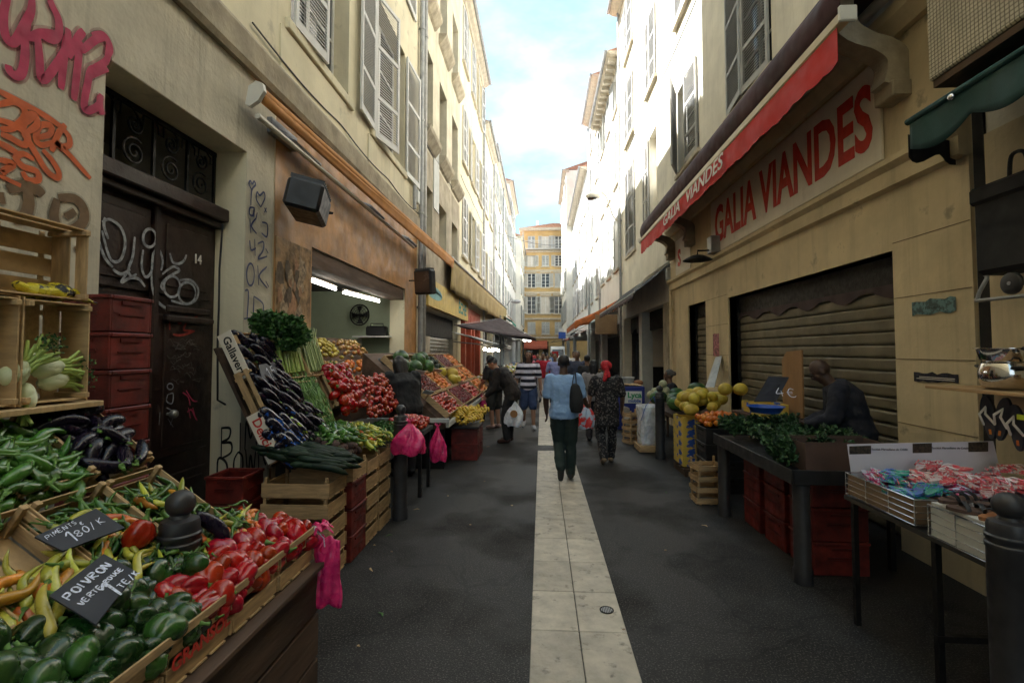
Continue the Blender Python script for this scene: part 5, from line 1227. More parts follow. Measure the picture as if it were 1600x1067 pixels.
# chillies row B
for (yc0, yc1, sd) in ((1.64, 1.90, 1), (1.93, 2.21, 2)):
    scatter(FB_, CHG, .02, .36, yc0, yc1, .062, 'thin green chilli in the tilted chilli crates', 'green chillies of the near stall', 3, -.06, .03, 1.2, .9, .5, .028, 1.1, 1.6, sd + 10, (.3, CHY + CHO, 'yellow or orange chilli among the green ones', 'yellow and orange chillies of the near stall'))
scatter(FB_, CHG, -.14, .06, 1.76, 2.36, .045, 'thin green chilli spilling over the lower edge of its crate', 'spilt green chillies', 2, -.01, .02, 1.2, .9, .5, .022, .9, 1.4, 17, (.4, CHO + CHY, 'small orange chilli on the green bell peppers', 'spilt orange chillies'), keep=bol)
scatter(FB_, LPO, -.02, .22, 1.22, 1.62, .065, 'long orange red pepper in the crate at the left edge', 'long orange peppers', 2, -.06, .03, .8, .7, .5, .04, .8, 1.1, 18, (.45, LPY, 'long yellow green pepper beside the orange ones', 'long yellow green peppers'))
scatter(FB_, LPY, -.03, .05, 1.3, 1.72, .065, 'long yellow green pepper lying above the green bell peppers', 'long yellow peppers over the bells', 1, .02, .02, 1.1, .5, .5, .04, .9, 1.2, 19)
b = MB(); rr = random.Random(91)
for (ya_, yb_) in ((1.64, 1.91), (1.935, 2.21)):
    for q in range(260):
        p_ = FB_.p(rr.uniform(.03, .42), rr.uniform(ya_, yb_), rr.uniform(-.10, -.045)); a_ = rr.uniform(0, 6.3); d_ = (FB_.U * math.cos(a_) + FB_.V * math.sin(a_)) * .04; b.tube([p_ - d_, p_ + FB_.N * .006, p_ + d_], [.004, .009, .001], 5)
b.build('chilli_bed', V_CHILI, label='lower layer of small green chillies filling the tilted chilli crates', cat='chillies', smooth=60, kind='stuff')
# row C
scatter(FC, LPG, .02, .32, 1.36, 1.93, .055, 'long twisted green pepper in the third row crate', 'long green peppers', 3, -.08, .05, 1.3, .6, .5, .04, .9, 1.2, 20)
scatter(FC, AU, .03, .40, 1.98, 2.22, .075, 'glossy dark aubergine in the crate beside the red crate tower', 'near aubergines', 3, -.08, .03, 1.0, .8, .5, .05, .85, 1.05, 21)
# shelf with crates on end
b = MB(); b.bev(-2.34, -2.06, .9, 2.17, 1.495, 1.52, .003); b.build('plank_shelf', M['wood_new'], label='rough plank shelf carrying the fennel crates', cat='shelf')
for (yc, q) in ((1.37, 'nearest the camera'), (1.68, 'behind the fennel'), (1.985, 'empty beside the red crates')):
    put(CR_D, basis((-2.25, yc, 1.749), (0, 0, 1), (1, 0, 0)), 'pale slatted crate stood on end on the shelf, %s' % q, 'crates stood on end')
put(CR_E, basis((-2.29, 1.885, 2.147), (0, 1, 0), (1, 0, 0)), 'brown crate lying on its side on top of the pale crates', None)
put(CR_E, basis((-2.29, 1.405, 2.147), (0, 1, 0), (1, 0, 0)), 'brown crate on its side at the very left edge of the picture', None)
t = local_thing('fennel', 'x', 'fennel')
b = MB(); b.ball((0, 0, .04), (.045, .032, .045), 16, 10)
for k in range(5): b.ball((.006 * (k - 2), .006 * ((k % 2) * 2 - 1), .045 + .004 * k), (.030, .028, .05), 12, 8)
b.build('bulb', V_FEN, t, 70, world=False)
b = MB()
for k in range(5): a = (k - 2) * .25; b.tube([(.012 * (k - 2), 0, .075), (.03 * math.sin(a * 2), .01, .12), (.07 * math.sin(a * 2), .02 * (k % 2), .17)], [.012, .009, .006], 7)
b.build('stalk', V_CEL, t, 60, world=False)
b = MB(); leafblob(b, (0, 0, .2), (.05, .03, .03), 50, .014, random.Random(2)); b.build('frond', V_LEAF, t, world=False)
for (px, py, ax, lab) in ((15, 580, (.1, .7, .5), 'upright pale fennel bulb at the left edge of the shelf'), (38, 600, (.2, -.1, -.9), 'fennel bulb standing on its stalks at the front of the shelf'), (52, 578, (.2, .95, .1), 'fennel bulb lying above another in the empty crate'), (62, 594, (.1, .95, -.05), 'fennel bulb with leaves trailing to the right'), (5, 600, (.3, .5, .7), 'half hidden fennel bulb by the left edge')):
    P = onX(px, py, -2.16); P.z = max(P.z, 1.56); put(t, Matrix.Translation(P) @ Vector(ax).to_track_quat('Z', 'X').to_matrix().to_4x4(), lab, None, 1.05)
# crumpled sack
b = MB(); rr = random.Random(4); pts = [onX(x, y, -2.17) for x, y in ((24, 442), (40, 452), (62, 456), (85, 456), (105, 458), (125, 466), (150, 474))]
b.tube(smoothpts(pts, 5), [.008 + .046 * math.sin(PI * min(1, i / 31 + .08)) * rr.uniform(.7, 1.2) for i in range(31)], 14, flat=.7)
ms = mat('sack_print', (.55, .48, .03), .4, .1, 22, .5, 30, col2=(.015, .015, .02), contrast=(.46, .5))
b.build('plastic_sack', ms, smooth=25, label='crumpled yellow and black plastic sack in the topmost crate', cat='plastic bag')
# red crate tower by the door
for i in range(10): put(RC, TRS((-2.455, 2.595, .002 + i * .206), (0, 0, R.uniform(-.03, .03))), 'red plastic crate in the tall tower beside door 14', 'red crate tower by door 14')
for i in range(4): put(RC, TRS((-2.35, 3.62, .002 + i * .206), (0, 0, R.uniform(-.03, .03))), 'red plastic crate in the short pile behind the crate stack', 'short red crate pile')
# chalk slates
def handslate(label, corners, lines, m='slate'):
    A, B, C, D_ = [Vector(c_) for c_ in corners]; t = slab('price_slate', label, 'price sign', corners, .008, m)
    X = (B - A).normalized(); N_ = X.cross(D_ - A).normalized()
    if N_.dot(EYE - A) < 0: N_ = -N_
    Y = N_.cross(X); w_ = (B - A).length; h_ = abs((D_ - A).dot(Y)); sg = 1 if (D_ - A).dot(Y) > 0 else -1
    if sg > 0: X, Y = X, Y
    chalk(t, None, A, X, Y, N_, [(s, u * w_, sg * v * h_, sz * h_, rot, kw) for (s, u, v, sz, rot, kw) in lines], M['chalk'], .0035 * h_ / .15)
    return t
def onpl(pxs, P, n): return [onp(x, y, P, n) for x, y in pxs]
handslate('chalked price slate reading PIMENTS 1.80 tucked into the chillies', onpl(((54, 838), (150, 794), (195, 824), (98, 860)), (-1.62, 1.65, 1.135), (.45, -.35, .82)), (('PIMENTS', .10, .34, .17, 4, 1), ('1', .34, .92, .5, 4, 2.2), ('80/K', .45, .80, .28, 4, 1.5), ('€', .62, .40, .13, 0, 1.2)))
handslate('chalked slate reading POIVRON VERTE ROUGE lying on the green bell peppers', onpl(((77, 930), (162, 865), (214, 893), (150, 975)), (-1.38, 1.42, 1.06), (.35, -.35, .86)), (('POIVRON', .06, .32, .15, 0, 1.4), ('VERTE', .06, .56, .10, 0, 1.0), ('1', .38, .92, .40, -6, 2), ('€', .48, .60, .09, 0, 1.2), ('ROUGE', .54, .54, .085, 1, 1), ('TE/K', .56, .82, .12, 0, 1.1)))
# bollards
def bollard(x, y, label):
    t = thing('bollard', label, 'bollard', (x, y, 0), group='dark ball topped bollards along the lane')
    T = Matrix.Translation((x, y, 0))
    b = MB(); b.lathe([(.082, 0), (.082, .10), (.074, .12), (.074, .965), (.078, .972), (.078, .985), (.073, .99), (.073, 1.0), (.078, 1.006), (.078, 1.018), (.072, 1.024), (.072, 1.055), (.066, 1.072), (.040, 1.082), (.034, 1.095)], 28, T); b.build('shaft', M['bollard'], t, 40)
    MB().ball((x, y, 1.135), .054, 24, 14).build('ball', M['bollard'], t, 80)
bollard(-1.462, 1.9, 'dark bollard with ball top rising out of the red and green peppers')
bollard(-1.485, 5.06, 'dark bollard under the big pink bag left of the lane')
bollard(1.86, 2.07, 'dark bollard at the right edge in front of the sandal table')
for (x, y, lb) in ((1.976, 3.863, 'thick dark post holding up the near corner of the herb stall'), (1.95, 5.365, 'thick dark post under the far corner of the herb stall')):
    q_ = thing('support_post', lb, 'post', (x, y, 0)); MB().lathe([(.068, 0), (.068, .10), (.060, .12), (.060, .786)], 28, Matrix.Translation((x, y, 0))).build('shaft', M['bollard'], q_, 40)
bollard(1.942, 8.127, 'dark bollard with ball top beside the yellow melon boxes')
# plastic bags
def bag(label, top, w_, h_, m, seed, spread=1.0, name='plastic_bag', cat='plastic bag', handles=True, sq=.35):
    rr = random.Random(seed); t = thing(name, label, cat, tuple(top)); top = Vector(top); n = 26; ph = [rr.uniform(0, 6) for _ in range(6)]
    def f(u, v):
        a = 2 * PI * u; r = w_ / 2 * (.16 + .84 * (math.sin(PI / 2 * min(1, v * 1.5)) ** (1.2 / spread))) * (1 - .12 * max(0, v - .85) / .15)
        r *= 1 + .16 * math.sin(3 * a + ph[0] + 4 * v) + .12 * math.sin(7 * a + ph[1] + 6 * v) * (1 - v * .3) + .07 * math.sin(13 * a + ph[2] + 11 * v)
        return (top.x + r * sq * math.cos(a), top.y * 1 + 0 + r * 0, top.z) if False else (top.x + r * (math.cos(a)) * (1 if sq >= 1 else .8), top.y + r * math.sin(a) * sq, top.z - h_ * v + .015 * math.sin(4 * a + ph[3]) * v)
    b = MB(); b.grid(f, 56, 26); b.add([f(i / 56, 1) for i in range(56)], [tuple(range(56))]); b.build('bag_body', m, t, 60)
    b = MB(); 
    if handles:
        for k in range(7): a = k * .9; b.tube([top + Vector((.0, 0, -.01)), top + Vector((.02 * math.cos(a), .015 * math.sin(a), .03)), top + Vector((.045 * math.cos(a), .03 * math.sin(a), .045 + .02 * (k % 2)))], [.010, .012, .004], 6, flat=.4)
        b.build('knotted_handle', m, t, 60)
    return t
t = thing('plastic_bag', 'flat folded pink plastic bag tied to the near crate rim', 'plastic bag', (-1.10, 2.43, .85))
def fl(u, v): return (-1.095 + .012 * math.sin(v * 7 + u * 9) + .008 * math.sin(u * 25), 2.355 + .125 * (u) + .02 * v * (u - .5) + .006 * math.sin(v * 12), .83 - .335 * v - .008 * math.sin(u * 14))
t2 = MB(); t2.grid(lambda u, v: (-1.14 + .115 * u * (1 + .12 * v) + .005 * math.sin(v * 9), 2.44 + .008 * math.sin(v * 5 + u * 4) - .02 * v + .005 * math.sin(u * 17 + v * 6), .80 - .33 * v - .01 * math.sin(u * 9)), 22, 22); t2.build('bag_body', M['pink_bag'], t, 60, thick=.012)
b = MB(); b.grid(lambda u, v: (-1.165 + .05 * u + .01 * math.sin(v * 9), 2.435 + .012 * math.sin(v * 8 + u * 7), .82 - .14 * v), 8, 10); b.build('bag_fold', M['pink_bag'], t, 60, thick=.008)
b = MB(); rr = random.Random(9)
for k in range(9): a = k * .7; b.tube([(-1.12, 2.43, .84), (-1.12 + .03 * math.cos(a), 2.43 + .03 * math.sin(a), .86 + .012 * (k % 3)), (-1.11 + .055 * math.cos(a), 2.43 + .04 * math.sin(a), .83 + .02 * (k % 3))], [.012, .016, .004], 7, flat=.5)
b.build('knotted_handle', M['pink_bag'], t, 60)
b = MB(); b.ball((-1.145, 2.42, .855), (.022, .022, .02)); b.tube([(-1.145, 2.42, .85), (-1.11, 2.44, .80), (-1.10, 2.43, .76)], .008, 6, flat=.4); b.build('white_tie', M['white_bag'], t, 60)
P = onY(640, 662, 4.95); bag('big full pink plastic bag hanging above the far left bollard', P, .42, .30, M['pink_bag'], 3, 1.0, sq=.5)
P = onY(684, 668, 5.9); bag('slim pink plastic bag hanging from the tomato crate', P, .25, .40, M['pink_bag'], 5, .8, sq=.5)

# ================================================================ SECOND LEFT STALL
for i in range(5): put(CR_STACK, TRS((-1.868 + R.uniform(-.006, .006), 3.775, .010 + i * .156)), 'wooden slatted crate %s the five high stack below the cucumbers' % ('at the top of' if i == 4 else 'inside'), 'cucumber crate stack')
GR2 = 'crates under the second left stall'
for k, yc in enumerate((4.14, 4.49, 4.84)):
    if k == 0:
        for i in range(3): put(RC2, TRS((-1.83, 4.145, .002 + i * .22), (0, 0, 0), (1.2, .93, .8)), 'red plastic crate wedged between the wooden crate stacks', 'red crates between stacks')
        put(CR_STACK, TRS((-1.83, yc, .668)), 'wooden crate on top of the red plastic crates')
    else:
        for i in range(5): put(CR_STACK, TRS((-1.84 + R.uniform(-.008, .008), yc + .005, .010 + i * .156)), 'wooden slatted crate in the %s row of stacks by the lane' % ('middle' if k == 1 else 'last'), GR2 + str(k))
FL = Frame((-1.6, 0, .84), (-.42, 0, .10)); FS = Frame((-1.98, 0, .94), (-.45, 0, .88))
t = thing('market_stall', 'second left vegetable stall with steep crate racks in front of the lit shop', 'market stall', (-2.3, 4.9, 0))
b = MB(); b.bx(-2.5, -2.2, 4.45, 6.6, .02, .82); b.build('base', M['dim'], t)
b = MB(); b.prism([(-2.12, .84), (-2.60, 1.78), (-2.625, 1.77), (-2.145, .83)], 3.72, 5.5, 1); b.build('sloping_rack', M['wood_dark'], t)
b = MB(); b.bx(-2.29, -1.6, 5.05, 6.1, .60, .68); b.bx(-2.29, -1.6, 5.05, 5.08, .02, .6); b.build('side_table', M['dim'], t)
cl = ((3.80, .16, 'tilted crate of wrapped aubergines with red lettering on its end'), (3.86, .53, 'tilted plain crate of loose aubergines under the price slate'), (3.93, .86, 'topmost tilted crate of aubergines with pale lettered end board'))
for i, (yc, u, lb) in enumerate(cl): put(CR_TX, basis(FS.p(u + .03, yc + .04, -.12), FS.U, FS.N), lb, None)
for (yc, u, lb) in ((4.43, .83, 'tilted crate holding upright celery'), (4.88, .83, 'tilted crate holding pale leeks beside the celery'), (4.47, .40, 'tilted crate of flat green beans'), (5.15, .48, 'tilted crate of red bell peppers in the second stall')): put(CR_TX, basis(FS.p(u, yc, -.12), FS.U, FS.N), lb, None)
# printed crate ends
for (cy_, u, s, mm, sz) in ((3.60, .20, 'Delicias', 'paint_red', .10), (3.70, .90, 'Gallavert', 'paint_black', .09)):
    tq = thing('crate_label', 'pale printed end board of %s aubergine crate' % ('the lowest' if s[0] == 'D' else 'the topmost'), 'label board', tuple(FS.p(u, cy_ + .01, -.06)))
    c0 = FS.p(u - .20, cy_ + .002, -.115); c1 = FS.p(u + .20, cy_ + .002, -.115); c2 = FS.p(u + .20, cy_ + .002, .005); c3 = FS.p(u - .20, cy_ + .002, .005)
    b = MB(); vs = [c0, c1, c2, c3]; b.add(vs + [v + Vector((0, .006, 0)) for v in vs], [(0, 1, 2, 3), (7, 6, 5, 4), (0, 4, 5, 1), (1, 5, 6, 2), (2, 6, 7, 3), (3, 7, 4, 0)]); b.build('board', M['sign_cream'], tq)
    X_ = (c3 - c2).normalized(); Y_ = -(c3 - c0).normalized() * -1
    m4 = Matrix((X_, (c3 - c0).normalized(), Vector((0, -1, 0)))).transposed().to_4x4()
    text('printed_word', s, sz, M[mm], tq, Matrix.Translation((c0 + c1 + c2 + c3) / 4 + Vector((0, -.001, 0))) @ m4, ext=.0006, off=.002)
scatter(FS, AU, .30, .70, 3.72, 4.22, .080, 'loose dark aubergine in the plain tilted crate', 'loose aubergines', 2, -.05, .02, -.75, .12, .5, .055, .95, 1.15, 31)
scatter(FS, AU, .74, 1.04, 3.76, 4.20, .085, 'dark aubergine in the topmost tilted crate', 'upper aubergines', 1, -.03, .02, -.7, .2, .5, .055, .95, 1.1, 32)
scatter(FS, AU, .0, .34, 3.98, 4.42, .080, 'dark aubergine spilling towards the green peppers', 'lower aubergines', 2, -.05, .02, -.75, .15, .5, .055, .95, 1.15, 33)
wrapm = mat('wrap_print', (.012, .010, .02), .15, .1, 16, .3, 40, col2=(.02, .10, .42), contrast=(.40, .43), coat=.2); 
nt_ = wrapm.node_tree
AW = longp(91, wrapm, 'aubergine in printed blue and green wrap', .19, .036, .01, 'wrapped_aubergine', 'aubergine', 4, False, 12)
wrapg = mat('wrap_print_green', (.30, .45, .03), .15, .1, 22, .3, 40, col2=(.015, .013, .03), contrast=(.58, .61), coat=.2)
AW2 = longp(92, wrapg, 'aubergine in printed blue and green wrap', .19, .036, .01, 'wrapped_aubergine', 'aubergine', 4, False, 12)
scatter(FS, [AW, AW, AW2], -.06, .36, 3.60, 3.98, .085, 'aubergine in shiny printed blue and green wrap', 'wrapped aubergines', 2, -.05, .03, -.75, .2, .5, .055, .95, 1.1, 34)
scatter(FS, BE, .14, .66, 4.24, 4.76, .040, 'flat green bean in the tilted bean crate', 'flat green beans', 1, -.035, .05, .0, .5, .5, .02, .9, 1.3, 35, jit=.5)
b = MB(); b.grid(lambda u, v: tuple(FS.p(.12 + .54 * v, 4.22 + .56 * u, -.04 + .045 * math.sin(PI * u) * math.sin(PI * v))), 10, 10); b.build('bean_heap', V_BEAN, label='mass of flat green beans filling the tilted bean crate', cat='beans', kind='stuff')
scatter(FS, BR, .18, .70, 4.92, 5.42, .078, 'red bell pepper in the second stall beside the beans', 'red bell peppers of the second stall', 2, -.04, .05, .6, 1.1, .5, .07, .95, 1.2, 36)
scatter(FL, CU, -.01, .50, 3.62, 3.99, .052, 'dark cucumber on the front crate stack', 'cucumbers', 2, -.02, .03, 2.75, .12, .5, .05, 1.05, 1.25, 37)
scatter(FL, [BT], .05, .42, 4.02, 4.34, .064, 'rough brown beetroot next to the cucumbers', 'beetroots', 2, -.03, .03, .5, 1, .5, .06, .85, 1.15, 38)
scatter(FL, CHG + [LPG[0]], .22, .46, 4.1, 4.7, .05, 'green pepper heaped below the aubergines', 'small green peppers of the second stall', 2, .06, .04, .8, .5, .5, .03, 1.2, 1.6, 39)
scatter(FL, CHY, .0, .46, 4.42, 5.06, .06, 'yellow green chilli heaped above the wooden crates by the lane', 'yellow chillies of the second stall', 1, .03, .06, .9, .45, .5, .03, 1.5, 2.0, 40, (.2, CHO + CHG, 'orange or green chilli among the yellow ones', 'odd chillies of the second stall'))
b = MB(); rr = random.Random(12); 
for (yc, u, n) in ((5.25, .15, 500), (5.55, .25, 600), (5.85, .2, 500)): leafblob(b, FL.p(u, yc, -.05), (.2, .18, .08), n, .04, rr)
b.build('herb_heap', V_LEAF, label='heap of dark leafy greens beside the second stall chillies', cat='herbs', kind='stuff')
b = MB(); rr = random.Random(92)
for q in range(420):
    p_ = FL.p(rr.uniform(.0, .46), rr.uniform(4.44, 5.05), rr.uniform(-.01, .035)); a_ = rr.gauss(.9, .5); d_ = (FL.U * math.cos(a_) + FL.V * math.sin(a_)) * .06; b.tube([p_ - d_, p_ + FL.N * .008, p_ + d_], [.006, .012, .001], 5)
b.build('chilli_bed', V_YEL, label='lower layer of long yellow chillies above the lane side crates', cat='chillies', smooth=60, kind='stuff')
# celery and leeks
def bunch(name, label, cat, F_, u, y, n, L_, stm, lf, seed, wd=.16, leafs=600, lr=(.16, .16, .12), spread=.25):
    rr = random.Random(seed); t = thing(name, label, cat, tuple(F_.p(u, y, 0)))
    b = MB()
    for i in range(n):
        y0_ = y + rr.uniform(-wd, wd); s = rr.uniform(-.02, .05); p0 = F_.p(u, y0_, s - .05); p1 = F_.p(u + L_ * .5, y0_ + rr.uniform(-.02, .02), s - .01) ; p2 = F_.p(u + L_ * rr.uniform(.85, 1.1), y0_ + rr.uniform(-.08, .08) * spread * 4, s + rr.uniform(-.02, .08))
        b.tube([p0, p1, p2], [.013, .011, .005], 6, flat=.6)
    b.build('stalks' if False else 'stalk', stm, t, 60)
    if leafs:
        b = MB(); c_ = F_.p(u + L_ * 1.05, y, .07)
        for q in range(14): leafblob(b, c_ + Vector((rr.uniform(-.16, .16), rr.uniform(-1.35, 1.35) * wd, rr.uniform(-.10, .12))), (lr[0] * rr.uniform(.35, .6), lr[1] * rr.uniform(.35, .6), lr[2] * rr.uniform(.5, .8)), leafs // 14, .042, rr)
        b.build('leaves', lf, t)
    return t
bunch('celery', 'thick bunch of pale green celery with a dark leafy top', 'celery', FS, .70, 4.42, 50, .34, V_CEL, V_LEAF, 3, .19, 5200, (.21, .24, .13))
bunch('leek', 'bunch of pale leeks standing right of the celery', 'leek', FS, .70, 4.86, 40, .46, V_LEEK, V_LEEK, 4, .17, 0)
handslate('small chalked slate reading 1.5 among the second stall aubergines', onpl(((404, 570), (428, 566), (436, 592), (411, 597)), FS.p(.72, 3.9, .05), FS.N), (('1.5', .3, .85, .55, 4, 1.6),))
# fruit tiers inside the shop
FI = Frame((-2.5, 0, 1.0), (-1.0, 0, .95))
t = thing('display_rack', 'dark stepped rack of loose fruit inside the lit shop', 'rack', (-3, 7.4, 0)); b = MB()
b.prism([(-2.6, .75), (-2.55, 1.0), (-3.6, 1.98), (-3.65, 1.98), (-3.65, .75)], 5.75, 9.0, 1); b.build('sloping_rack', M['wood_dark'], t)
for (pr_, u0, u1, ya_, yb_, st, lb, gp, sz) in (([LE], .92, 1.32, 6.3, 7.5, .085, 'yellow lemon in the upper tier of the lit shop', 'lemons', .06), ([AP], .92, 1.32, 7.65, 8.7, .09, 'yellow and red apple in the upper tier behind the lemons', 'apples', .065), ([AP], .36, .82, 6.0, 7.1, .085, 'apple in the middle tier right of the red peppers', 'apples of the middle tier', .065), ([OR], .36, .82, 7.25, 8.4, .09, 'orange in the middle tier of the shop display', 'oranges of the shop display', .07), ([TO], .02, .55, 5.45, 6.6, .07, 'red tomato in the lower tier of the shop display', 'tomatoes of the shop display', .06)):
    scatter(FI if u0 > .1 else FS, pr_, u0, u1, ya_, yb_, st, lb, gp, 1, .0, .07, .5, 2, .5, sz, .8, 1.2, int(u0 * 100) + int(ya_ * 10), jit=.5)
FT = Frame((-1.45, 0, .80), (-.4, 0, .05)); 
t = thing('tomato_table', 'small dark table carrying tomatoes beside the bollard', 'table', (-1.6, 6, 0)); MB().bx(-1.95, -1.42, 5.78, 6.3, .74, .79).build('tabletop', M['dim'], t)
for x in (-1.9, -1.47):
    for y in (5.82, 6.26): MB().bx(x - .02, x + .02, y - .02, y + .02, 0, .739).build('leg', M['iron'], t)
scatter(FT, [TO], .0, .42, 5.8, 6.28, .06, 'red tomato on the small table above the slim pink bag', 'table tomatoes', 2, .0, .03, .5, 2, .5, .055, .9, 1.1, 51)

# ================================================================ THIRD LEFT STALL (fruit)
FF = Frame((-1.42, 0, .74), (-1.18, 0, 1.02)); t = thing('market_stall', 'third left stall, a long sloping fruit display', 'market stall', (-2, 9.6, 0))
b = MB(); b.prism([(-1.43, .66), (-2.68, 1.72), (-2.70, 1.72), (-2.70, .60), (-1.43, .60)], 7.15, 12.6, 1); b.build('sloping_rack', M['wood_dark'], t)
MB().bev(-2.6, -1.36, 7.08, 7.14, .70, .76, .005).build('front_edge', M['shutter_pale'], t); MB().bev(-1.42, -1.37, 7.15, 12.6, .62, .70, .005).build('rail', M['shutter_pale'], t)
for y in (7.2, 9, 11, 12.4): MB().bx(-2.5, -1.45, y, y + .05, 0, .59).build('trestle', M['iron'], t)
kinds = {'T': ([TO], 'tomato', .06, .068), 'C': ([CHR], 'cherry', .035, .045), 'O': ([OR], 'orange', .07, .078), 'M': ([ME_], 'yellow melon', .15, .19), 'W': ([WM], 'watermelon', .2, .27), 'A': ([AV], 'avocado', .07, .09), 'P': ([PM], 'pale melon', .13, .16), 'L': ([LE], 'lemon', .06, .08), 'E': (AU, 'aubergine', .05, .08)}
rows_ = (('TCTO', .02, .42, 'lowest'), ('COMOO', .46, .88, 'middle'), ('WWACO', .92, 1.34, 'highest'))
rr = random.Random(77)
for (ks, u0, u1, rn) in rows_:
    dy = 5.3 / len(ks)
    for k, c_ in enumerate(ks):
        ya_ = 7.2 + dy * k; pl_, nm, sz, st = kinds[c_]
        place = ('at the near end', 'next to the near end', 'in the middle', 'towards the far end', 'at the far end')[min(4, k if len(ks) == 5 else k + (k > 1))]
        if c_ == 'C':
            b = MB()
            for q in range(420): b.ball(FF.p(rr.uniform(u0 + .02, u1 - .02), rr.uniform(ya_ + .04, ya_ + dy - .04), .06 + rr.uniform(0, .035)), .014, 7, 5)
            b.build('cherry_heap', V_CHER, label='heap of dark cherries in the %s row of the third stall' % rn, cat='cherries', smooth=80, kind='stuff')
        else: scatter(FF, pl_, u0, u1, ya_ + .04, ya_ + dy - .04, st * (1 if k < 2 else 1.25), 'bright %s in the %s row of the third stall, %s' % (nm, rn, place), '%s %s row group %d' % (nm, rn, k), 1, .0, .03, .5, 2, .5, sz, .9, 1.1 if k < 2 else 1.35, k + 60)
        b = MB(); n0 = .09
        for yy in (ya_, ya_ + dy - .015):
            A = [FF.p(u0, yy, 0), FF.p(u1, yy, 0), FF.p(u1, yy, n0), FF.p(u0, yy, n0)]; b.add(A + [a + Vector((0, .012, 0)) for a in A], [(0, 1, 2, 3), (7, 6, 5, 4), (0, 4, 5, 1), (1, 5, 6, 2), (2, 6, 7, 3), (3, 7, 4, 0)])
        for uu in (u0 - .012, u1):
            A = [FF.p(uu, ya_ + .013, 0), FF.p(uu, ya_ + dy - .016, 0), FF.p(uu, ya_ + dy - .016, n0), FF.p(uu, ya_ + .013, n0)]; b.add(A + [a + FF.U * .011 for a in A], [(0, 1, 2, 3), (7, 6, 5, 4), (0, 4, 5, 1), (1, 5, 6, 2), (2, 6, 7, 3), (3, 7, 4, 0)])
        b.build('display_crate', M['wood_x'], label='wooden display tray of %s in the %s row, %s' % (nm, rn, place), cat='crate')
# price cards
for i, (px, py) in enumerate(((656, 581), (684, 579), (669, 613), (722, 598), (700, 622))):
    P = onp(px, py, FF.p(.5, 8, .14), FF.N); b = MB(); w_ = .16; h_ = .11
    T_ = Matrix.Translation(P) @ Euler((-.5, .2, .4 + .2 * i)).to_matrix().to_4x4(); b.bx(-w_ / 2, w_ / 2, -h_ / 2, h_ / 2, 0, .004, T_)
    b.build('price_card', M['white_paint'], label='white price card standing in the fruit, %s' % ('leftmost near the dark melons', 'second beside the upper trays', 'over the red fruit of the lowest row', 'rightmost towards the far trays', 'low one beside the bananas')[i], cat='price card')
# bananas
BA = local_thing('banana_hand', 'x', 'bananas')
for k in range(6):
    a = (k - 2.5) * .16; pts = [(.10 * math.cos(s * 1.5 - .2) - .05, a * .16 + .012 * k * 0 + a * .10 * math.sin(s * 1.5), .055 * math.sin(s * 2.4) - .01) for s in [i / 8 for i in range(9)]]
    MB().tube([(p[0], p[1] + (k - 2.5) * .024, p[2]) for p in pts], [.006, .013, .0165, .0175, .0175, .017, .015, .010, .005], 8).build('banana', V_BAN, BA, 70, world=False)
for i in range(2):
    for j in range(2): put(RC2, TRS((-1.24, 7.95 + j * .36, .002 + i * .25)), 'dark red crate under the bananas, %s' % (('lower near', 'lower far'), ('upper near', 'upper far'))[i][j])
MB().bev(-1.48, -1.0, 7.7, 8.52, .512, .55, .006).build('banana_tray', M['plastic_black'], label='black tray carrying the bananas on red crates', cat='tray')
rr = random.Random(5)
for i in range(26):
    x = -1.42 + (i % 4) * .115 + rr.uniform(-.02, .02); y = 7.76 + (i // 4) * .115 + rr.uniform(-.02, .02)
    put(BA, basis((x, y, .60 + .16 * (1 - abs((y - 8.1) / .5)) * (1 - abs((x + 1.24) / .35)) + .03 * (i % 2)), (math.cos(rr.uniform(-1, 1)), math.sin(rr.uniform(-1, 1)), .1), (rr.uniform(-.4, .4), -.3, 1)), 'hand of ripe yellow bananas heaped on the black tray', 'bananas', 1.15)
P = onY(718, 628, 9.0); bag('pink plastic bag lying behind the bananas', P, .45, .22, M['pink_bag'], 8, 1.2, sq=.8)
P = onY(752, 618, 11.2); bag('deep pink plastic bag hanging at the far end of the fruit display', P, .3, .34, M['pink_bag'], 9, 1.2, sq=.8)

# ================================================================ SHOP FURNITURE ON THE LEFT FACADE
A = Vector((XL + .16, 4.22, 4.14)); B_ = Vector((-2.28, 12.2, 4.09))
t = thing('awning', 'rolled orange awning with white end cap above the near shop', 'awning', tuple(A))
MB().tube([A, B_], .055, 18).build('canopy_roll', M['canvas_orange'], t, 60)
b = MB(); b.grid(lambda u, v: tuple(A.lerp(B_, u) + Vector((.05 - .03 * v, 0, -.02 - (.10 + .12 * u) * v - .015 * math.sin(6 * u + 5 * v)))), 30, 4); b.build('canopy', M['canvas_orange'], t, 60, thick=.008)
MB().tube([(XL + .13, 4.24, 3.93), (XL + .17, 9.6, 3.86)], .028, 10).build('front_bar', M['white_metal'], t)
MB().prism([(XL + .06, 4.0), (XL + .10, 3.98), (XL + .18, 4.03), (XL + .235, 4.12), (XL + .22, 4.19), (XL + .16, 4.215), (XL + .09, 4.17)], 4.16, 4.205, 1).build('end_cap', M['white_metal'], t)
for y in (4.9, 7.2, 9.3): MB().tube([(XL + .01, y, 4.02), (XL + .12, y + .02, 3.98), (XL + .15, y + .55, 3.94)], .028, 8).build('arm', M['zinc'], t)
MB().bx(XL + .008, XL + .06, 4.6, 5.1, 3.95, 4.1).build('bracket', M['zinc'], t)
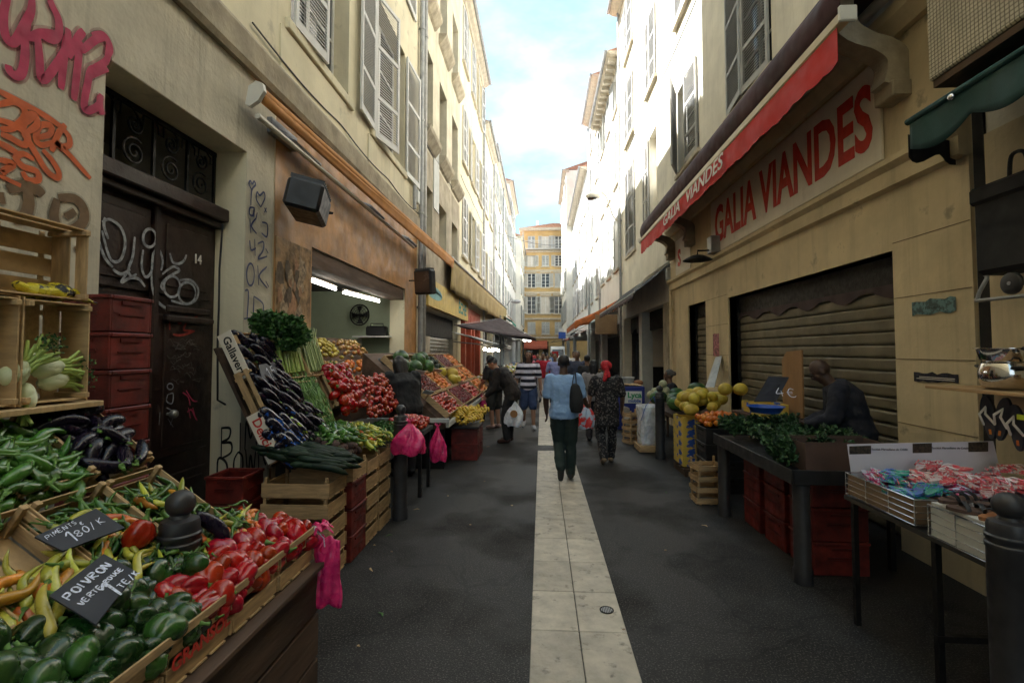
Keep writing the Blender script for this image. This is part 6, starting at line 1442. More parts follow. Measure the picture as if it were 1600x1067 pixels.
def flood(label, c, w_, h_, d_, yaw, tilt):
    t = thing('floodlight', label, 'floodlight', tuple(c)); T = Matrix.Translation(c) @ Euler((tilt, 0, yaw)).to_matrix().to_4x4()
    b = MB(); b.bev(-w_ / 2, w_ / 2, -d_ / 2, d_ / 2, -h_ / 2, h_ / 2, .03, T)
    for i in range(9): x = -w_ / 2 + .04 + i * (w_ - .08) / 8; b.bx(x - .005, x + .005, -d_ / 2 + .01, d_ / 2 - .01, h_ / 2 - .004, h_ / 2 + .035, T)
    b.build('housing', M['plastic_black'], t)
    b = MB(); b.bx(-w_ / 2 + .04, w_ / 2 - .04, -d_ / 2 - .008, -d_ / 2 - .001, -h_ / 2 + .04, h_ / 2 - .04, T); b.build('glass_front', mat('flood_glass', (.10, .07, .055), .2), t)
    MB().tube([T @ Vector((-w_ / 2 - .02, 0, 0)), T @ Vector((-w_ / 2 - .02, .2, .05)), (XL + .01, c[1] + .1, c[2] + .05)], .014, 6).build('bracket', M['iron'], t)
P = onX(482, 318, -2.42); flood('big black floodlight bolted to the orange shop front', P, .66, .30, .34, -1.25, -.2)
P = onX(664, 441, -2.38); flood('square black floodlight hanging by the downpipe', P, .42, .50, .2, -.35, .1)
# tan awning
t = thing('awning', 'long tan awning hanging over the second and third left stalls', 'awning', (-2.1, 18, 3.2))
b = MB(); b.grid(lambda u, v: (-2.50 + .45 * u + .05 * math.sin(u * 70) * v - .06 * v, 13.4 + 15 * u, 4.33 - .08 * u - .86 * v + .03 * math.sin(u * 45) * v), 120, 5)
b.grid(lambda u, v: (XL + .02 + (-2.50 + .45 * u - XL - .02) * v, 13.4 + 15 * u, 4.55 - (.22 + .08 * u) * v), 60, 3); b.build('canopy', M['canvas_tan'], t, 60, thick=.006)
MB().tube([(-2.49, 13.35, 4.35), (-2.04, 28.45, 4.27)], .035, 8).build('front_bar', M['zinc'], t)
b = MB(); b.ball((-2.50, 13.33, 4.34), (.07, .05, .08)); b.build('end_cap', M['zinc'], t, 60)

# ================================================================ RIGHT STALLS
# sandal table
t = thing('display_table', 'dark metal table of sandals at the right edge', 'table', (2.5, 2.5, 0))
MB().bx(1.98, 3.05, 1.2, 3.34, .785, .81).build('tabletop', M['dim'], t)
for x in (2.02, 3.0):
    for y in (1.3, 2.65, 3.3): MB().bx(x - .015, x + .015, y - .015, y + .015, 0, .784).build('leg', M['iron'], t)
MB().bx(2.0, 3.0, 2.63, 2.66, .28, .31).build('stretcher', M['iron'], t)
def wire_basket(label, x0, x1, y0, y1, z0, z1, liner, lm):
    t = thing('wire_basket', label, 'basket', ((x0 + x1) / 2, (y0 + y1) / 2, z0)); b = MB()
    for k in range(5):
        z = z0 + (z1 - z0) * k / 4; b.tube([(x0, y0, z), (x1, y0, z), (x1, y1, z), (x0, y1, z), (x0, y0, z)], .004 if k == 4 else .0022, 5)
    for i in range(4):
        y = y0 + (y1 - y0) * i / 3; b.tube([(x0, y, z1), (x0, y, z0), (x1, y, z0)], .003, 5)
    for i in range(6):
        x = x0 + (x1 - x0) * i / 5; b.tube([(x, y0, z1), (x, y0, z0)], .003, 5)
    b.build('wire_frame', M['chrome'], t, 60)
    b = MB(); e = .008; b.bx(x0 + e, x0 + e + .004, y0 + e, y1 - e, z0 + .006, z1 - .006); b.bx(x0 + e + .005, x1 - e, y0 + e, y0 + e + .004, z0 + .006, z1 - .006); b.bx(x0 + e, x1 - e, y0 + e + .005, y1 - e, z0 + .003, z0 + .0055); b.build(liner, M[lm], t)
wire_basket('wire basket lined with brown board holding pink and green sandal packs', 1.97, 2.75, 2.72, 3.30, .83, .965, 'board_liner', 'cardboard')
wire_basket('wire basket lined with white paper under the black sandals', 1.97, 2.75, 2.14, 2.63, .815, .97, 'paper_liner', 'white_paint')
MB().bx(1.98, 2.74, 2.15, 2.62, .97, .985).build('paper_sheet', M['white_paint'], label='white paper sheet under the black sandals', cat='paper')
pk = []
for i, (c_, c2) in enumerate((((.55, .07, .16), (.5, .5, .7)), ((.05, .36, .26), (.1, .2, .6)), ((.62, .10, .12), (.7, .6, .6)), ((.5, .5, .6), (.55, .05, .2)))):
    m_ = mat('pack_%d' % i, c_, .15, .1, 30, .6, 30, col2=c2, contrast=(.48, .52), coat=.8); t = local_thing('sandal_pack', 'x', 'sandals'); b = MB()
    for s in (-1, 1):
        po = [(s * .028 + .030 * math.cos(a) * (.9 if math.sin(a) < 0 else 1.1), .115 * math.sin(a)) for a in [k * PI / 8 for k in range(16)]]; b.prism(po, 0 + .006 * s, .014 + .006 * s, 2)
        b.tube([(s * .028, .06, .02), (s * .028 - .02, .0, .035), (s * .028 - .026, -.05, .018)], .005, 5); b.tube([(s * .028, .06, .02), (s * .028 + .02, .0, .035), (s * .028 + .026, -.05, .018)], .005, 5)
    b.build('sandals', m_, t, 60, world=False); pk.append(t)
    clear = bpy.data.materials.get('clear_wrap')
rr = random.Random(8)
for i in range(46):
    x = rr.uniform(2.03, 2.7); y = rr.uniform(2.78, 3.22); k = 0 if (x + y) < 5.15 else 1 if rr.random() < .35 else rr.choice((0, 2, 3))
    if x < 2.25 and y < 2.95: k = 1
    put(pk[k], TRS((x, y, .86 + .075 * rr.random() + .05), (rr.uniform(-.25, .25), rr.uniform(-.25, .25), rr.uniform(-1.2, 1.2))), ('pair of pink and white flip flops packed in clear wrap', 'pair of green and blue flip flops packed in clear wrap', 'pair of red flip flops packed in clear wrap', 'pair of pale flip flops with pink print packed in clear wrap')[k], ('pink', 'green', 'red', 'pale')[k] + ' flip flop packs')
for i in range(26):
    x = rr.uniform(2.3, 2.98); y = rr.uniform(2.2, 2.7) if i < 10 else rr.uniform(2.75, 3.28)
    put(pk[2], TRS((x, y, 1.0 + .03 * rr.random()), (rr.uniform(-.2, .2), rr.uniform(-.2, .2), rr.uniform(-1.2, 1.2))), 'pair of red flip flops packed in clear wrap', 'red flip flop packs')
def sandal(label_m, sole, strap):
    t = local_thing('sandal', 'x', 'sandal'); b = MB(); po = [(.040 * math.cos(a) * (.82 if math.sin(a) < 0 else 1.05), .125 * math.sin(a)) for a in [k * PI / 10 for k in range(20)]]
    b.prism(po, 0, .016, 2); b.build('sole', sole, t, world=False)
    b = MB()
    for y in (.05, -.01, -.06): b.tube([(-.036, y, .012), (-.028, y + .005, .035), (0, y + .008, .046), (.028, y + .005, .035), (.036, y, .012)], .011, 6, flat=.35)
    b.build('strap', strap, t, 60, world=False); return t
SB = sandal('b', M['dark_card'], M['plastic_black']); ST = sandal('t', mat('tan_leather', (.36, .15, .06), .5), M['plastic_black'])
for i in range(16):
    x = 2.05 + (i % 5) * .15 + rr.uniform(-.02, .02); y = 2.2 + (i // 5) * .12; k = (i % 5 < 2 and i < 10)
    put(ST if k else SB, TRS((x, y, .988 + .02 * (i % 2)), (rr.uniform(-.1, .1), rr.uniform(-.1, .1), rr.uniform(1.0, 1.9))), 'tan soled sandal with black straps on the white paper' if k else 'black strappy sandal on the white paper', 'tan sandals' if k else 'black sandals')
# calendar poster
t = thing('calendar_poster', 'pale bank calendar card for 2011 propped behind the sandal packs', 'poster', (2.45, 3.36, .95))
c_ = [onY(1324, 694, 3.36), onY(1552, 689, 3.36), onY(1566, 748, 3.34), onY(1332, 752, 3.34)]
b = MB(); b.add(c_ + [v + Vector((0, .004, 0)) for v in c_], [(0, 1, 2, 3), (7, 6, 5, 4), (0, 4, 5, 1), (1, 5, 6, 2), (2, 6, 7, 3), (3, 7, 4, 0)])
b.build('card', mat('card_lilac', (.62, .60, .68), .5, .05), t)
b = MB(); pz = lambda x, y, e=.002: onY(x, y, 3.36 - .003 - e)
for (x0, y0, x1, y1) in ((1327, 697, 1361, 714), (1426, 693, 1456, 712), (1513, 691, 1544, 709)): b.quad(pz(x0, y0), pz(x1, y0 - 1), pz(x1, y1), pz(x0, y1))
b.build('photo', mat('card_photo', (.06, .045, .03), .4, .5, 60, col2=(.01, .01, .012)), t, thick=.001)
b = MB()
for i in range(12):
    x = 1333 + i * 19
    if 1420 < x < 1422: continue
    b.quad(pz(x, 727), pz(x + 15, 726.5), pz(x + 15, 729), pz(x, 729.5))
b.build('month_header', mat('card_violet', (.12, .09, .25), .5), t, thick=.001)
for (s, x, y, sz) in (('Société Marseillaise de Crédit', 1390, 702, .019), ('Société Marseillaise de Crédit', 1485, 700, .019), ('2011', 1448, 720, .034), ('2011', 1537, 717, .034)):
    text('print', s, sz, M['paint_black'] if sz != .034 else mat('print_violet', (.18, .12, .3), .5), t, Matrix.Translation(pz(x, y, .003)) @ FACE_S, ext=.0005)
text('grid_print', '\n'.join([' 1 2 3 4   1 2 3 4   1 2 3 4   1 2 3 4   1 2 3 4   1 2 3 4'] * 5), .011, M['paint_black'], t, Matrix.Translation(pz(1440, 740, .003)) @ FACE_S, ext=.0003)
# plank shelf and pans
P = onX(1565, 607, 2.98)
MB().bev(2.72, 3.165, 1.2, 3.62, P.z - .02, P.z, .003).build('plank_shelf', M['wood'], label='plank shelf under the steel pans at the right edge', cat='shelf')
SZ = P.z
pc = onX(1568, 570, 2.9); pcx, pcy = 2.9, pc.y
t = thing('cooking_pot', 'round polished steel pot on the plank shelf', 'pot', (pcx, pcy, SZ))
MB().lathe([(0, .001), (.075, .001), (.105, .02), (.122, .07), (.124, .11), (.112, .155), (.108, .165), (.104, .165), (.10, .16), (0, .158)], 36, Matrix.Translation((pcx, pcy, SZ))).build('body', M['steel'], t, 40)
for s in (-1, 1): MB().tube([(pcx - .05, pcy + s * .11, SZ + .14), (pcx - .03, pcy + s * .16, SZ + .145), (pcx + .03, pcy + s * .16, SZ + .145), (pcx + .05, pcy + s * .11, SZ + .14)], .009, 8).build('handle', M['plastic_black'], t, 60)
t = thing('colander', 'shallow steel colander stacked on the polished pot', 'colander', (pcx, pcy, SZ + .17))
MB().lathe([(0, .168), (.09, .168), (.115, .19), (.128, .255), (.14, .258), (.14, .262), (.126, .262), (.112, .195), (.088, .174), (0, .173)], 36, Matrix.Translation((pcx, pcy, SZ))).build('bowl', M['steel'], t, 40)
MB().tube([(pcx, pcy - .13, SZ + .258), (pcx - .02, pcy - .26, SZ + .262)], .012, 8).build('handle', M['plastic_black'], t, 60)
t = thing('saucepan', 'small steel saucepan nearer the camera on the plank shelf', 'pan', (2.95, pcy - .42, SZ))
MB().lathe([(0, .001), (.10, .001), (.11, .01), (.112, .10), (.118, .105), (.106, .104), (.104, .02), (0, .015)], 32, Matrix.Translation((2.95, pcy - .42, SZ))).build('body', M['steel'], t, 40)
MB().tube([(2.85, pcy - .42, SZ + .09), (2.68, pcy - .40, SZ + .11)], .01, 8).build('handle', M['plastic_black'], t, 60)
# luggage trolley hanging upside down
a = onX(1528, 470, 2.95); c_ = onX(1600, 474, 2.95); z1 = a.z
t = thing('luggage_trolley', 'grey tubular trolley frame with small wheel hanging on the right wall', 'trolley', (2.95, a.y - .3, z1))
b = MB(); y1 = a.y; b.tube(smoothpts([Vector((2.95, y1 - .9, z1)), Vector((2.95, y1 - .08, z1)), Vector((2.95, y1, z1 + .02)), Vector((2.96, y1 - .06, z1 + .14)), Vector((2.97, y1 - .1, z1 + .2)), Vector((2.97, y1 - .9, z1 + .22))], 5), .012, 8); b.tube([(2.98, y1 - .35, z1), (2.98, y1 - .4, z1 + .21)], .01, 8); b.build('tube_frame', M['zinc'], t, 60)
Tm = Matrix.Translation((2.95, y1 - .24, z1 + .085)) @ Euler((0, PI / 2, 0)).to_matrix().to_4x4()
MB().lathe([(.02, -.015), (.062, -.015), (.07, -.008), (.07, .008), (.062, .015), (.02, .015)], 24, Tm).build('wheel', M['plastic_black'], t, 50)
MB().cyl((2.93, y1 - .24, z1 + .085), (3.16, y1 - .24, z1 + .085), .012).build('axle', M['zinc'], t)
MB().tube([(3.17, a.y - .4, SZ), (3.17, a.y - .4, z1 - .02)], .012, 6, flat=.5).build('upright', M['zinc'], t)
# black shopping trolley bag
q0 = onX(1522, 432, 2.92); q1 = onX(1522, 295, 2.92)
t = thing('shopping_bag', 'large black fabric bag hanging on the right wall', 'bag', (3.0, q0.y - .25, q0.z))
b = MB(); b.bev(2.92, 3.14, q0.y - .62, q0.y, q0.z, q1.z - .05, .03); b.bev(2.90, 3.15, q0.y - .64, q0.y + .01, q1.z - .12, q1.z, .02); b.build('bag_body', M['canvas_black'], t)
MB().tube(smoothpts([Vector((2.95, q0.y - .36, q1.z)), Vector((2.95, q0.y - .34, q1.z + .12)), Vector((2.95, q0.y - .26, q1.z + .13)), Vector((2.95, q0.y - .24, q1.z))]), .012, 8).build('handle', M['iron'], t, 60)
MB().bx(XR - .02, XR - .002, 3.62, 3.71, .5, 4.0).build('slot_shade_strip', M['dark'], R1)  # near-black strip painting in the shade of the slot between pier and shop front
b = MB(); wall_shell(b, 1, XR - .035, 2.92, 3.60, 0, 3.3, [], rec=.01); b.build('beige_pier', M['shop_beige'], R1, fix=False)
# hanging flip flops
FLP = local_thing('flip_flop', 'x', 'sandal'); b = MB(); po = [(.046 * math.cos(a_) * (.8 if math.sin(a_) < 0 else 1.05), .13 * math.sin(a_)) for a_ in [k * PI / 10 for k in range(20)]]
b.prism(po, 0, .016, 2); b.build('sole', mat('sole_navy', (.02, .022, .035), .5), FLP, world=False)
b = MB(); b.tube([(-.038, -.045, .014), (-.02, .02, .045), (0, .062, .018), (.02, .02, .045), (.038, -.045, .014)], .008, 6, flat=.6); b.build('strap', M['white_paint'], FLP, 60, world=False)
MB().bx(-.008, .008, -.10, -.07, .017, .0175).build('size_tag', V_ORG, FLP, world=False)
for (px, py, lb, rz) in ((1548, 652, 'dark flip flop with white strap hanging under the pan shelf, left one', .15), (1570, 655, 'dark flip flop with white strap hanging under the pan shelf, right one', -.2), (1592, 668, 'dark sandal with a yellow price tag hanging nearest the camera', .1)):
    P = onX(px, py, 2.82); put(FLP, Matrix.Translation(P) @ Matrix(((0, 0, -1, 0), (-1, 0, 0, 0), (0, 1, 0, 0), (0, 0, 0, 1))) @ Matrix.Rotation(rz, 4, 'Z'), lb, None, 1.05)
P = onX(1597, 652, 2.795); MB().bx(P.x - .002, P.x, P.y - .03, P.y + .03, P.z - .015, P.z + .015).build('price_tag', mat('tag_yellow', (.6, .75, .05), .5), label='small yellow price tag on the hanging sandal', cat='price tag')
# teal awning and mosaic bay, upper right
t = thing('awning', 'dark teal scalloped awning at the upper right corner', 'awning', (2.55, 2, 3.3))
yf = onX(1418, 192, 2.55).y; zf = onX(1418, 192, 2.55).z
MB().tube([(2.55, -1, zf), (2.55, yf, zf)], .022, 10).build('front_bar', M['canvas_teal'], t)
b = MB(); b.grid(lambda u, v: (2.55 + .015 * math.sin(u * 23) * v, yf - .02 - 4.2 * u, zf - v * (.17 + .085 * abs(math.sin(PI * u * 8.2 + .3)) )), 160, 5); b.build('valance', M['canvas_teal'], t, 60, thick=.004)
b = MB(); b.grid(lambda u, v: (2.55 + .62 * v, yf - .01 - 4.2 * u, zf + .30 * v), 20, 4); b.build('canopy', M['canvas_teal'], t, 60, thick=.005)
b = MB(); b.grid(lambda u, v: (2.56 + .6 * u, yf + .01 + .02 * math.sin(u * 9) + .35 * u, zf - .08 + .10 * u - v * (.16 + .03 * math.sin(u * 8))), 10, 6); b.build('side_flap', M['canvas_black'], t, 60, thick=.006)
P = onX(1487, 152, 2.53); MB().ball(P, .022).build('bolt', M['steel'], t, 60)
def mosaic():
    m = mat('mosaic_tiles', (.52, .46, .34), .6, .15, 6, rnd=0); nt = m.node_tree; N = nt.nodes; L = nt.links; p = N['Principled BSDF']; src = p.inputs['Base Color'].links[0].from_socket
    tc = N.new('ShaderNodeTexCoord'); mp = N.new('ShaderNodeMapping'); mp.inputs['Rotation'].default_value = (0, PI / 2, PI / 2); L.new(tc.outputs['Object'], mp.inputs['Vector'])
    sep = N.new('ShaderNodeSeparateXYZ'); L.new(tc.outputs['Object'], sep.inputs[0]); cmb = N.new('ShaderNodeCombineXYZ'); L.new(sep.outputs['Y'], cmb.inputs['X']); L.new(sep.outputs['Z'], cmb.inputs['Y'])
    br = N.new('ShaderNodeTexBrick'); br.offset = 0; br.inputs['Scale'].default_value = 1; br.inputs['Brick Width'].default_value = .028; br.inputs['Row Height'].default_value = .028; br.inputs['Mortar Size'].default_value = .0028
    L.new(cmb.outputs[0], br.inputs['Vector']); L.new(src, br.inputs['Color1']); L.new(src, br.inputs['Color2']); br.inputs['Mortar'].default_value = (.10, .08, .06, 1)
    L.new(br.outputs['Color'], p.inputs['Base Color']); return m
yb_ = onX(1450, 130, 2.72)
t = thing('mosaic_bay', 'small tiled box bay jutting out at the upper right corner', 'bay', (2.95, 1, yb_.z))
MB().bev(2.72, XR - .002, -3, yb_.y, yb_.z, yb_.z + 1.6, .015).build('tiled_face', mosaic(), t)
MB().bx(2.74, XR - .002, -3, yb_.y - .02, yb_.z - .05, yb_.z - .002).build('underside', M['wood_dark'], t)

# herb stall
t = thing('market_stall', 'herb stall table on red crates in front of the wide roller shutter', 'market stall', (2.4, 4.6, 0))
MB().bev(1.89, 2.85, 3.80, 5.46, .79, .835, .006).build('tabletop', M['plastic_black'], t)
b = MB(); b.bev(1.875, 1.889, 3.80, 5.46, .75, .86, .003); b.bev(1.89, 2.85, 3.785, 3.798, .75, .86, .003); b.build('edge_board', M['plastic_black'], t)
for x in (2.78,):
    for y in (4.1, 5.2): MB().bx(x, x + .04, y, y + .04, 0, .789).build('leg', M['iron'], t)
for i in range(3):
    put(RC2, TRS((2.33, 4.16, .002 + i * .262), (0, 0, 0), (1, 1, .97)), 'red plastic crate in the pile beneath the herb stall, right of the bollard', 'red crates near herb pile')
    put(RC2, TRS((2.30, 4.58, .002 + i * .262), (0, 0, .03), (.95, 1, .97)), 'red plastic crate in the middle pile hidden in shade under the herb stall', 'red crates middle herb pile')
    put(RC2, TRS((2.29, 5.02, .002 + i * .262), (0, 0, 0), (.95, 1, .97)), 'red plastic crate in the pile at the far corner of the herb stall', 'red crates far herb pile')
b = MB(); rr = random.Random(31)
for i in range(64): leafblob(b, (rr.uniform(1.92, 2.75), rr.uniform(3.95, 5.5), .91 + rr.uniform(0, .11)), (.10, .10, .07), 120, .045, rr, .6)
b.build('herb_heap', V_LEAF2, label='heap of fresh dark green herbs covering the stall table', cat='herbs', kind='stuff')
t = thing('cardboard_box', 'open brown cardboard box at the near corner of the herb stall', 'box', (2.4, 4.05, .86)); b = MB()
x0, x1, y0_, y1_, z0, z1 = 2.0, 2.62, 3.83, 4.14, .838, 1.05
b.bx(x0, x1, y0_, y0_ + .006, z0, z1); b.bx(x0, x1, y1_ - .006, y1_, z0, z1); b.bx(x0, x0 + .006, y0_ + .007, y1_ - .007, z0, z1); b.bx(x1 - .006, x1, y0_ + .007, y1_ - .007, z0, z1); b.bx(x0 + .007, x1 - .007, y0_ + .007, y1_ - .007, z0, z0 + .005); b.build('box_sides', M['dark_card'], t)
for (ya_, s) in ((y0_, -1), (y1_, 1)): MB().bx(x0 + .01, x1 - .01, min(ya_, ya_ + s * .004), max(ya_, ya_ + s * .004), z1 + .001, z1 + .012).build('flap', M['dark_card'], t)
P = onY(1206, 608, 5.45)
handslate('large grey framed chalk slate leaning back behind the herbs', (onY(1201, 588, 5.6), onY(1233, 589, 5.55), onY(1213, 627, 5.35), onY(1178, 627, 5.35)), (('4€', .22, .80, .32, 6, 1.0),))
t = thing('plastic_basin', 'bright blue plastic basin behind the herbs', 'basin', (2.45, 5.1, .95)); P = onY(1196, 632, 5.1)
MB().lathe([(0, 0), (.13, 0), (.165, .055), (.18, .06), (.18, .065), (.157, .065), (.125, .012), (0, .01)], 28, Matrix.Translation((P.x, 5.1, P.z - .08))).build('bowl', M['plastic_blue'], t, 50)
b = MB(); pp = [(onX(1222, 547, XR - .1).y, onX(1222, 547, XR - .1).z)]
y_a, y_b = onX(1256, 600, 3.1).y, onX(1225, 600, 3.1).y; zt = onX(1240, 547, 3.1).z
b.prism([(y_a, .0), (y_b, .0), (y_b, zt - .12), (y_b - .12, zt - .02), (y_a, zt)], 3.08, 3.10, 0); b.build('plywood_sheet', M['plywood'], label='brown plywood sheet standing against the wide roller shutter', cat='board')
b = MB(); A_ = [onY(1102, 605, 8.2), onY(1118, 558, 8.9), onY(1128, 556, 8.7), onY(1116, 605, 8.0)]; b.add(A_ + [v + Vector((.015, .02, 0)) for v in A_], [(0, 1, 2, 3), (7, 6, 5, 4), (0, 4, 5, 1), (1, 5, 6, 2), (2, 6, 7, 3), (3, 7, 4, 0)]); b.build('leaning_board', M['grey_metal'], label='narrow grey board leaning between the two roller shutters', cat='board')

# melon boxes, oranges
ybx = mat('box_yellow_blue', (.62, .44, .08), .6, .1, 7, col2=(.03, .10, .45), contrast=(.42, .46)); M['ybx'] = ybx
def carton(x0, x1, y0, y1, z0, h_, label, group=None):
    t = thing('cardboard_box', label, 'box', ((x0 + x1) / 2, (y0 + y1) / 2, z0), group=group); b = MB()
    b.bev(x0, x1, y0, y0 + .008, z0, z0 + h_, .002); b.bev(x0, x1, y1 - .008, y1, z0, z0 + h_, .002); b.bev(x0, x0 + .008, y0 + .009, y1 - .009, z0, z0 + h_, .002); b.bev(x1 - .008, x1, y0 + .009, y1 - .009, z0, z0 + h_, .002); b.bx(x0 + .009, x1 - .009, y0 + .009, y1 - .009, z0, z0 + .006)
    b.build('box_sides', ybx, t)
    for y in (y0 + .02, y1 - .08): MB().bx(x0 - .002, x0 + .06, y, y + .06, z0 + h_ + .001, z0 + h_ + .014).build('corner_tab', ybx, t)
    return t
for i in range(5):
    carton(1.99, 2.38, 7.0, 7.5, .13 + i * .135, .128, 'yellow and blue printed melon box, %s of its stack behind the bollard' % ('bottom', 'second', 'middle', 'fourth', 'topmost')[i])
t = thing('pallet', 'low wooden pallet under the yellow melon boxes', 'pallet', (2.2, 7.2, 0))
for x in (2.0, 2.18, 2.34): MB().bx(x, x + .05, 6.95, 7.55, .002, .08).build('bearer', M['wood_dark'], t)
for y in (6.96, 7.15, 7.34): MB().bx(1.98, 2.42, y, y + .12, .082, .10).build('deck_board', M['wood_dark'], t)
for i in range(4): put(BC, TRS((2.28, 6.35, .002 + i * .20)), 'black plastic crate in the pile under the oranges', 'black crates under oranges')
for i in range(4): put(BC, TRS((2.83, 6.55, .002 + i * .20)), 'black plastic crate in the back pile under the melons', 'black crates under melons')
for i in range(4): put(CR_S, TRS((1.93, 5.83, .01 + i * .125), (0, 0, .06 * i)), 'small wooden crate in the low pile beside the herb stall bollard, %s' % ('bottom', 'second', 'third', 'top')[i])
FO = Frame((2.05, 0, .82), (.9, 0, .10))
def matp(*a): return a
scatter(FO, [OR], .0, .42, 6.15, 6.62, .066, 'bright orange in the black crates', 'oranges of the right stall', 2, -.02, .05, .5, 2, .5, .065, .9, 1.1, 81)
scatter(FO, [ME_], -.02, .5, 6.75, 7.6, .15, 'large yellow melon heaped behind the oranges', 'yellow melons of the right stall', 2, .03, .10, .5, 1.5, .5, .15, .75, .95, 82)
carton(2.62, 3.0, 6.1, 6.55, .98, .12, 'yellow printed box carrying two big melons'); MB().bx(2.55, 3.05, 6.0, 6.7, .82, .97).build('box_riser', M['dark_card'], label='brown box under the yellow box with two melons', cat='box')
for (px, lb) in ((1133, 'big yellow melon on top of the yellow box, left of the pair'), (1157, 'big yellow melon on top of the yellow box, right of the pair')): P = onY(px, 608, 6.35); put(ME_, TRS(tuple(P), (0, 0, .4)), lb, None, .9)
scatter(Frame((2.5, 0, .93), (1, 0, .05)), [LE], 0, .3, 5.75, 6.0, .07, 'pale lemon beside the herb stall slate', 'lemons of the right stall', 2, 0, .02, .5, 2, .5, .06, 1, 1.2, 83)
t = thing('market_stall', 'melon stall table in front of the narrow roller shutter', 'market stall', (2.5, 8.5, 0)); MB().bx(2.05, 2.9, 7.65, 9.6, .70, .76).build('tabletop', M['wood_dark'], t)
for x in (2.1, 2.85):
    for y in (7.7, 9.55): MB().bx(x - .02, x + .02, y - .02, y + .02, 0, .699).build('leg', M['iron'], t)
for i, (x, y, z) in enumerate(((2.2, 8.0, .9), (2.5, 7.95, .92), (2.25, 8.4, .9), (2.6, 8.4, 1.0), (2.35, 8.75, .9), (2.75, 8.8, 1.08), (2.15, 9.1, .9), (2.5, 9.2, .95))): put(WM, TRS((x, y, z), (.2, .1, .5 * i)), 'striped green watermelon on the melon table', 'watermelons')
for i, (px, py) in enumerate(((1017, 617), (1024, 612), (1031, 618), (1040, 610), (1043, 617), (1048, 619), (1036, 600))): put(PM, TRS(tuple(onY(px, py, 9.2)), (.2 * i, .3, i)), 'pale netted melon by the seated woman', 'pale melons', 1.1)
t = thing('sack', 'white woven sack bag beside the wooden crates', 'sack', (1.8, 8.75, 0)); rr = random.Random(6)
def sk(u, v):
    a = 2 * PI * u; cx_ = abs(math.cos(a)) ** .5 * (1 if math.cos(a) > 0 else -1); sy_ = abs(math.sin(a)) ** .5 * (1 if math.sin(a) > 0 else -1)
    r = .20 * (1 + .05 * math.sin(5 * a + 6 * v) + .03 * math.sin(11 * a - 7 * v)) * (1 - .1 * (1 - v)); return (1.88 + r * cx_ * .9, 8.75 + r * sy_, .12 + .68 * v)
b = MB(); b.grid(sk, 40, 16); b.add([sk(i / 40, 0) for i in range(40)], [tuple(range(40))]); b.build('bag_body', M['white_bag'], t, 60, thick=.004)
MB().tube([(1.72, 8.56, .55), (1.8, 8.55, .80), (1.95, 8.6, .97), (2.03, 8.6, .7)], .012, 6, flat=.4).build('handle', M['plastic_blue'], t)
MB().bx(1.68, 2.1, 8.5, 9.0, .02, .115).build('base_tray', M['wood_x'], t)
for i in range(5): put(CR_S, TRS((1.75, 9.45, .01 + i * .125), (0, 0, .5)), 'small wooden crate of greens stacked near the bread stall', 'small crates near bread stall')
b = MB(); rr = random.Random(3)
for k in range(5): b.ball((1.78 + .06 * (k % 2), 10.1 + .1 * k, .12 + .09 * k), (.11, .10, .10), 10, 7)
b.v = [(x + rr.uniform(-.012, .012), y + rr.uniform(-.012, .012), z + rr.uniform(-.012, .012)) for x, y, z in b.v]; b.build('paper_sack', mat('kraft', (.28, .24, .19), .8), label='crumpled brown paper sacks leaning before the bread stall', cat='sack')
# bread stall
yl = 10.9; a = onY(964, 604, yl); c_ = onY(1006, 604, yl)
t = thing('bread_stall', 'blue bread counter with white and green Lyca mobile panel', 'market stall', (2, yl + .3, 0))
MB().bev(a.x, c_.x + .02, yl, yl + .9, .02, a.z, .01).build('counter', mat('counter_blue', (.02, .035, .22), .5), t)
p0 = onY(970, 611, yl - .012); p1 = onY(1003, 630, yl - .012); MB().bx(p0.x, p1.x, yl - .012, yl - .001, p1.z, p0.z).build('panel', M['white_paint'], t)
text('lettering', 'Lyca', .17, mat('lyca_green', (.04, .30, .12), .5), t, Matrix.Translation((p0.x * .35 + p1.x * .65, yl - .0135, p0.z * .66 + p1.z * .34)) @ FACE_S, off=.006)
text('lettering', 'mobile', .10, M['plastic_blue'], t, Matrix.Translation((p0.x * .35 + p1.x * .65, yl - .0135, p0.z * .2 + p1.z * .8)) @ FACE_S, off=.003)
for i, x in enumerate((a.x + .12, a.x + .34)):
    g_ = thing('cake_stand', 'low glass covered tray on the bread counter, %s one' % ('left', 'right')[i], 'tray', (x, yl + .45, a.z)); MB().lathe([(0, 0), (.13, 0), (.13, .16), (.125, .165), (0, .165)], 20, Matrix.Translation((x, yl + .45, a.z + .002))).build('cover', mat('cover_glass', (.5, .5, .45), .2, trans=.3), g_, 40)
    MB().lathe([(.0, .17), (.14, .17), (.14, .19), (0, .19)], 20, Matrix.Translation((x, yl + .45, a.z))).build('lid', M['shutter_pale'], g_, 40)
for i in range(7):
    b = MB(); x = a.x + .06 + .07 * i; b.ball((x, yl + .12 + .05 * (i % 2), a.z + .022 + .012 * (i % 3)), (.095, .08, .022), 16, 8); b.build('flat_bread', mat('bread%d' % i, (.55, .38, .20), .8, .3, 12, .3, 30) if i == 0 else bpy.data.materials['bread0'], label='round flat bread on the blue counter', cat='bread', smooth=60, group='flat breads')
t = thing('bread_loaf', 'dark round loaf at the right end of the bread counter', 'bread', (c_.x - .05, yl + .3, a.z)); MB().ball((c_.x - .06, yl + .3, a.z + .07), (.11, .09, .07)).build('loaf', mat('crust', (.28, .12, .05), .7), t, 60)

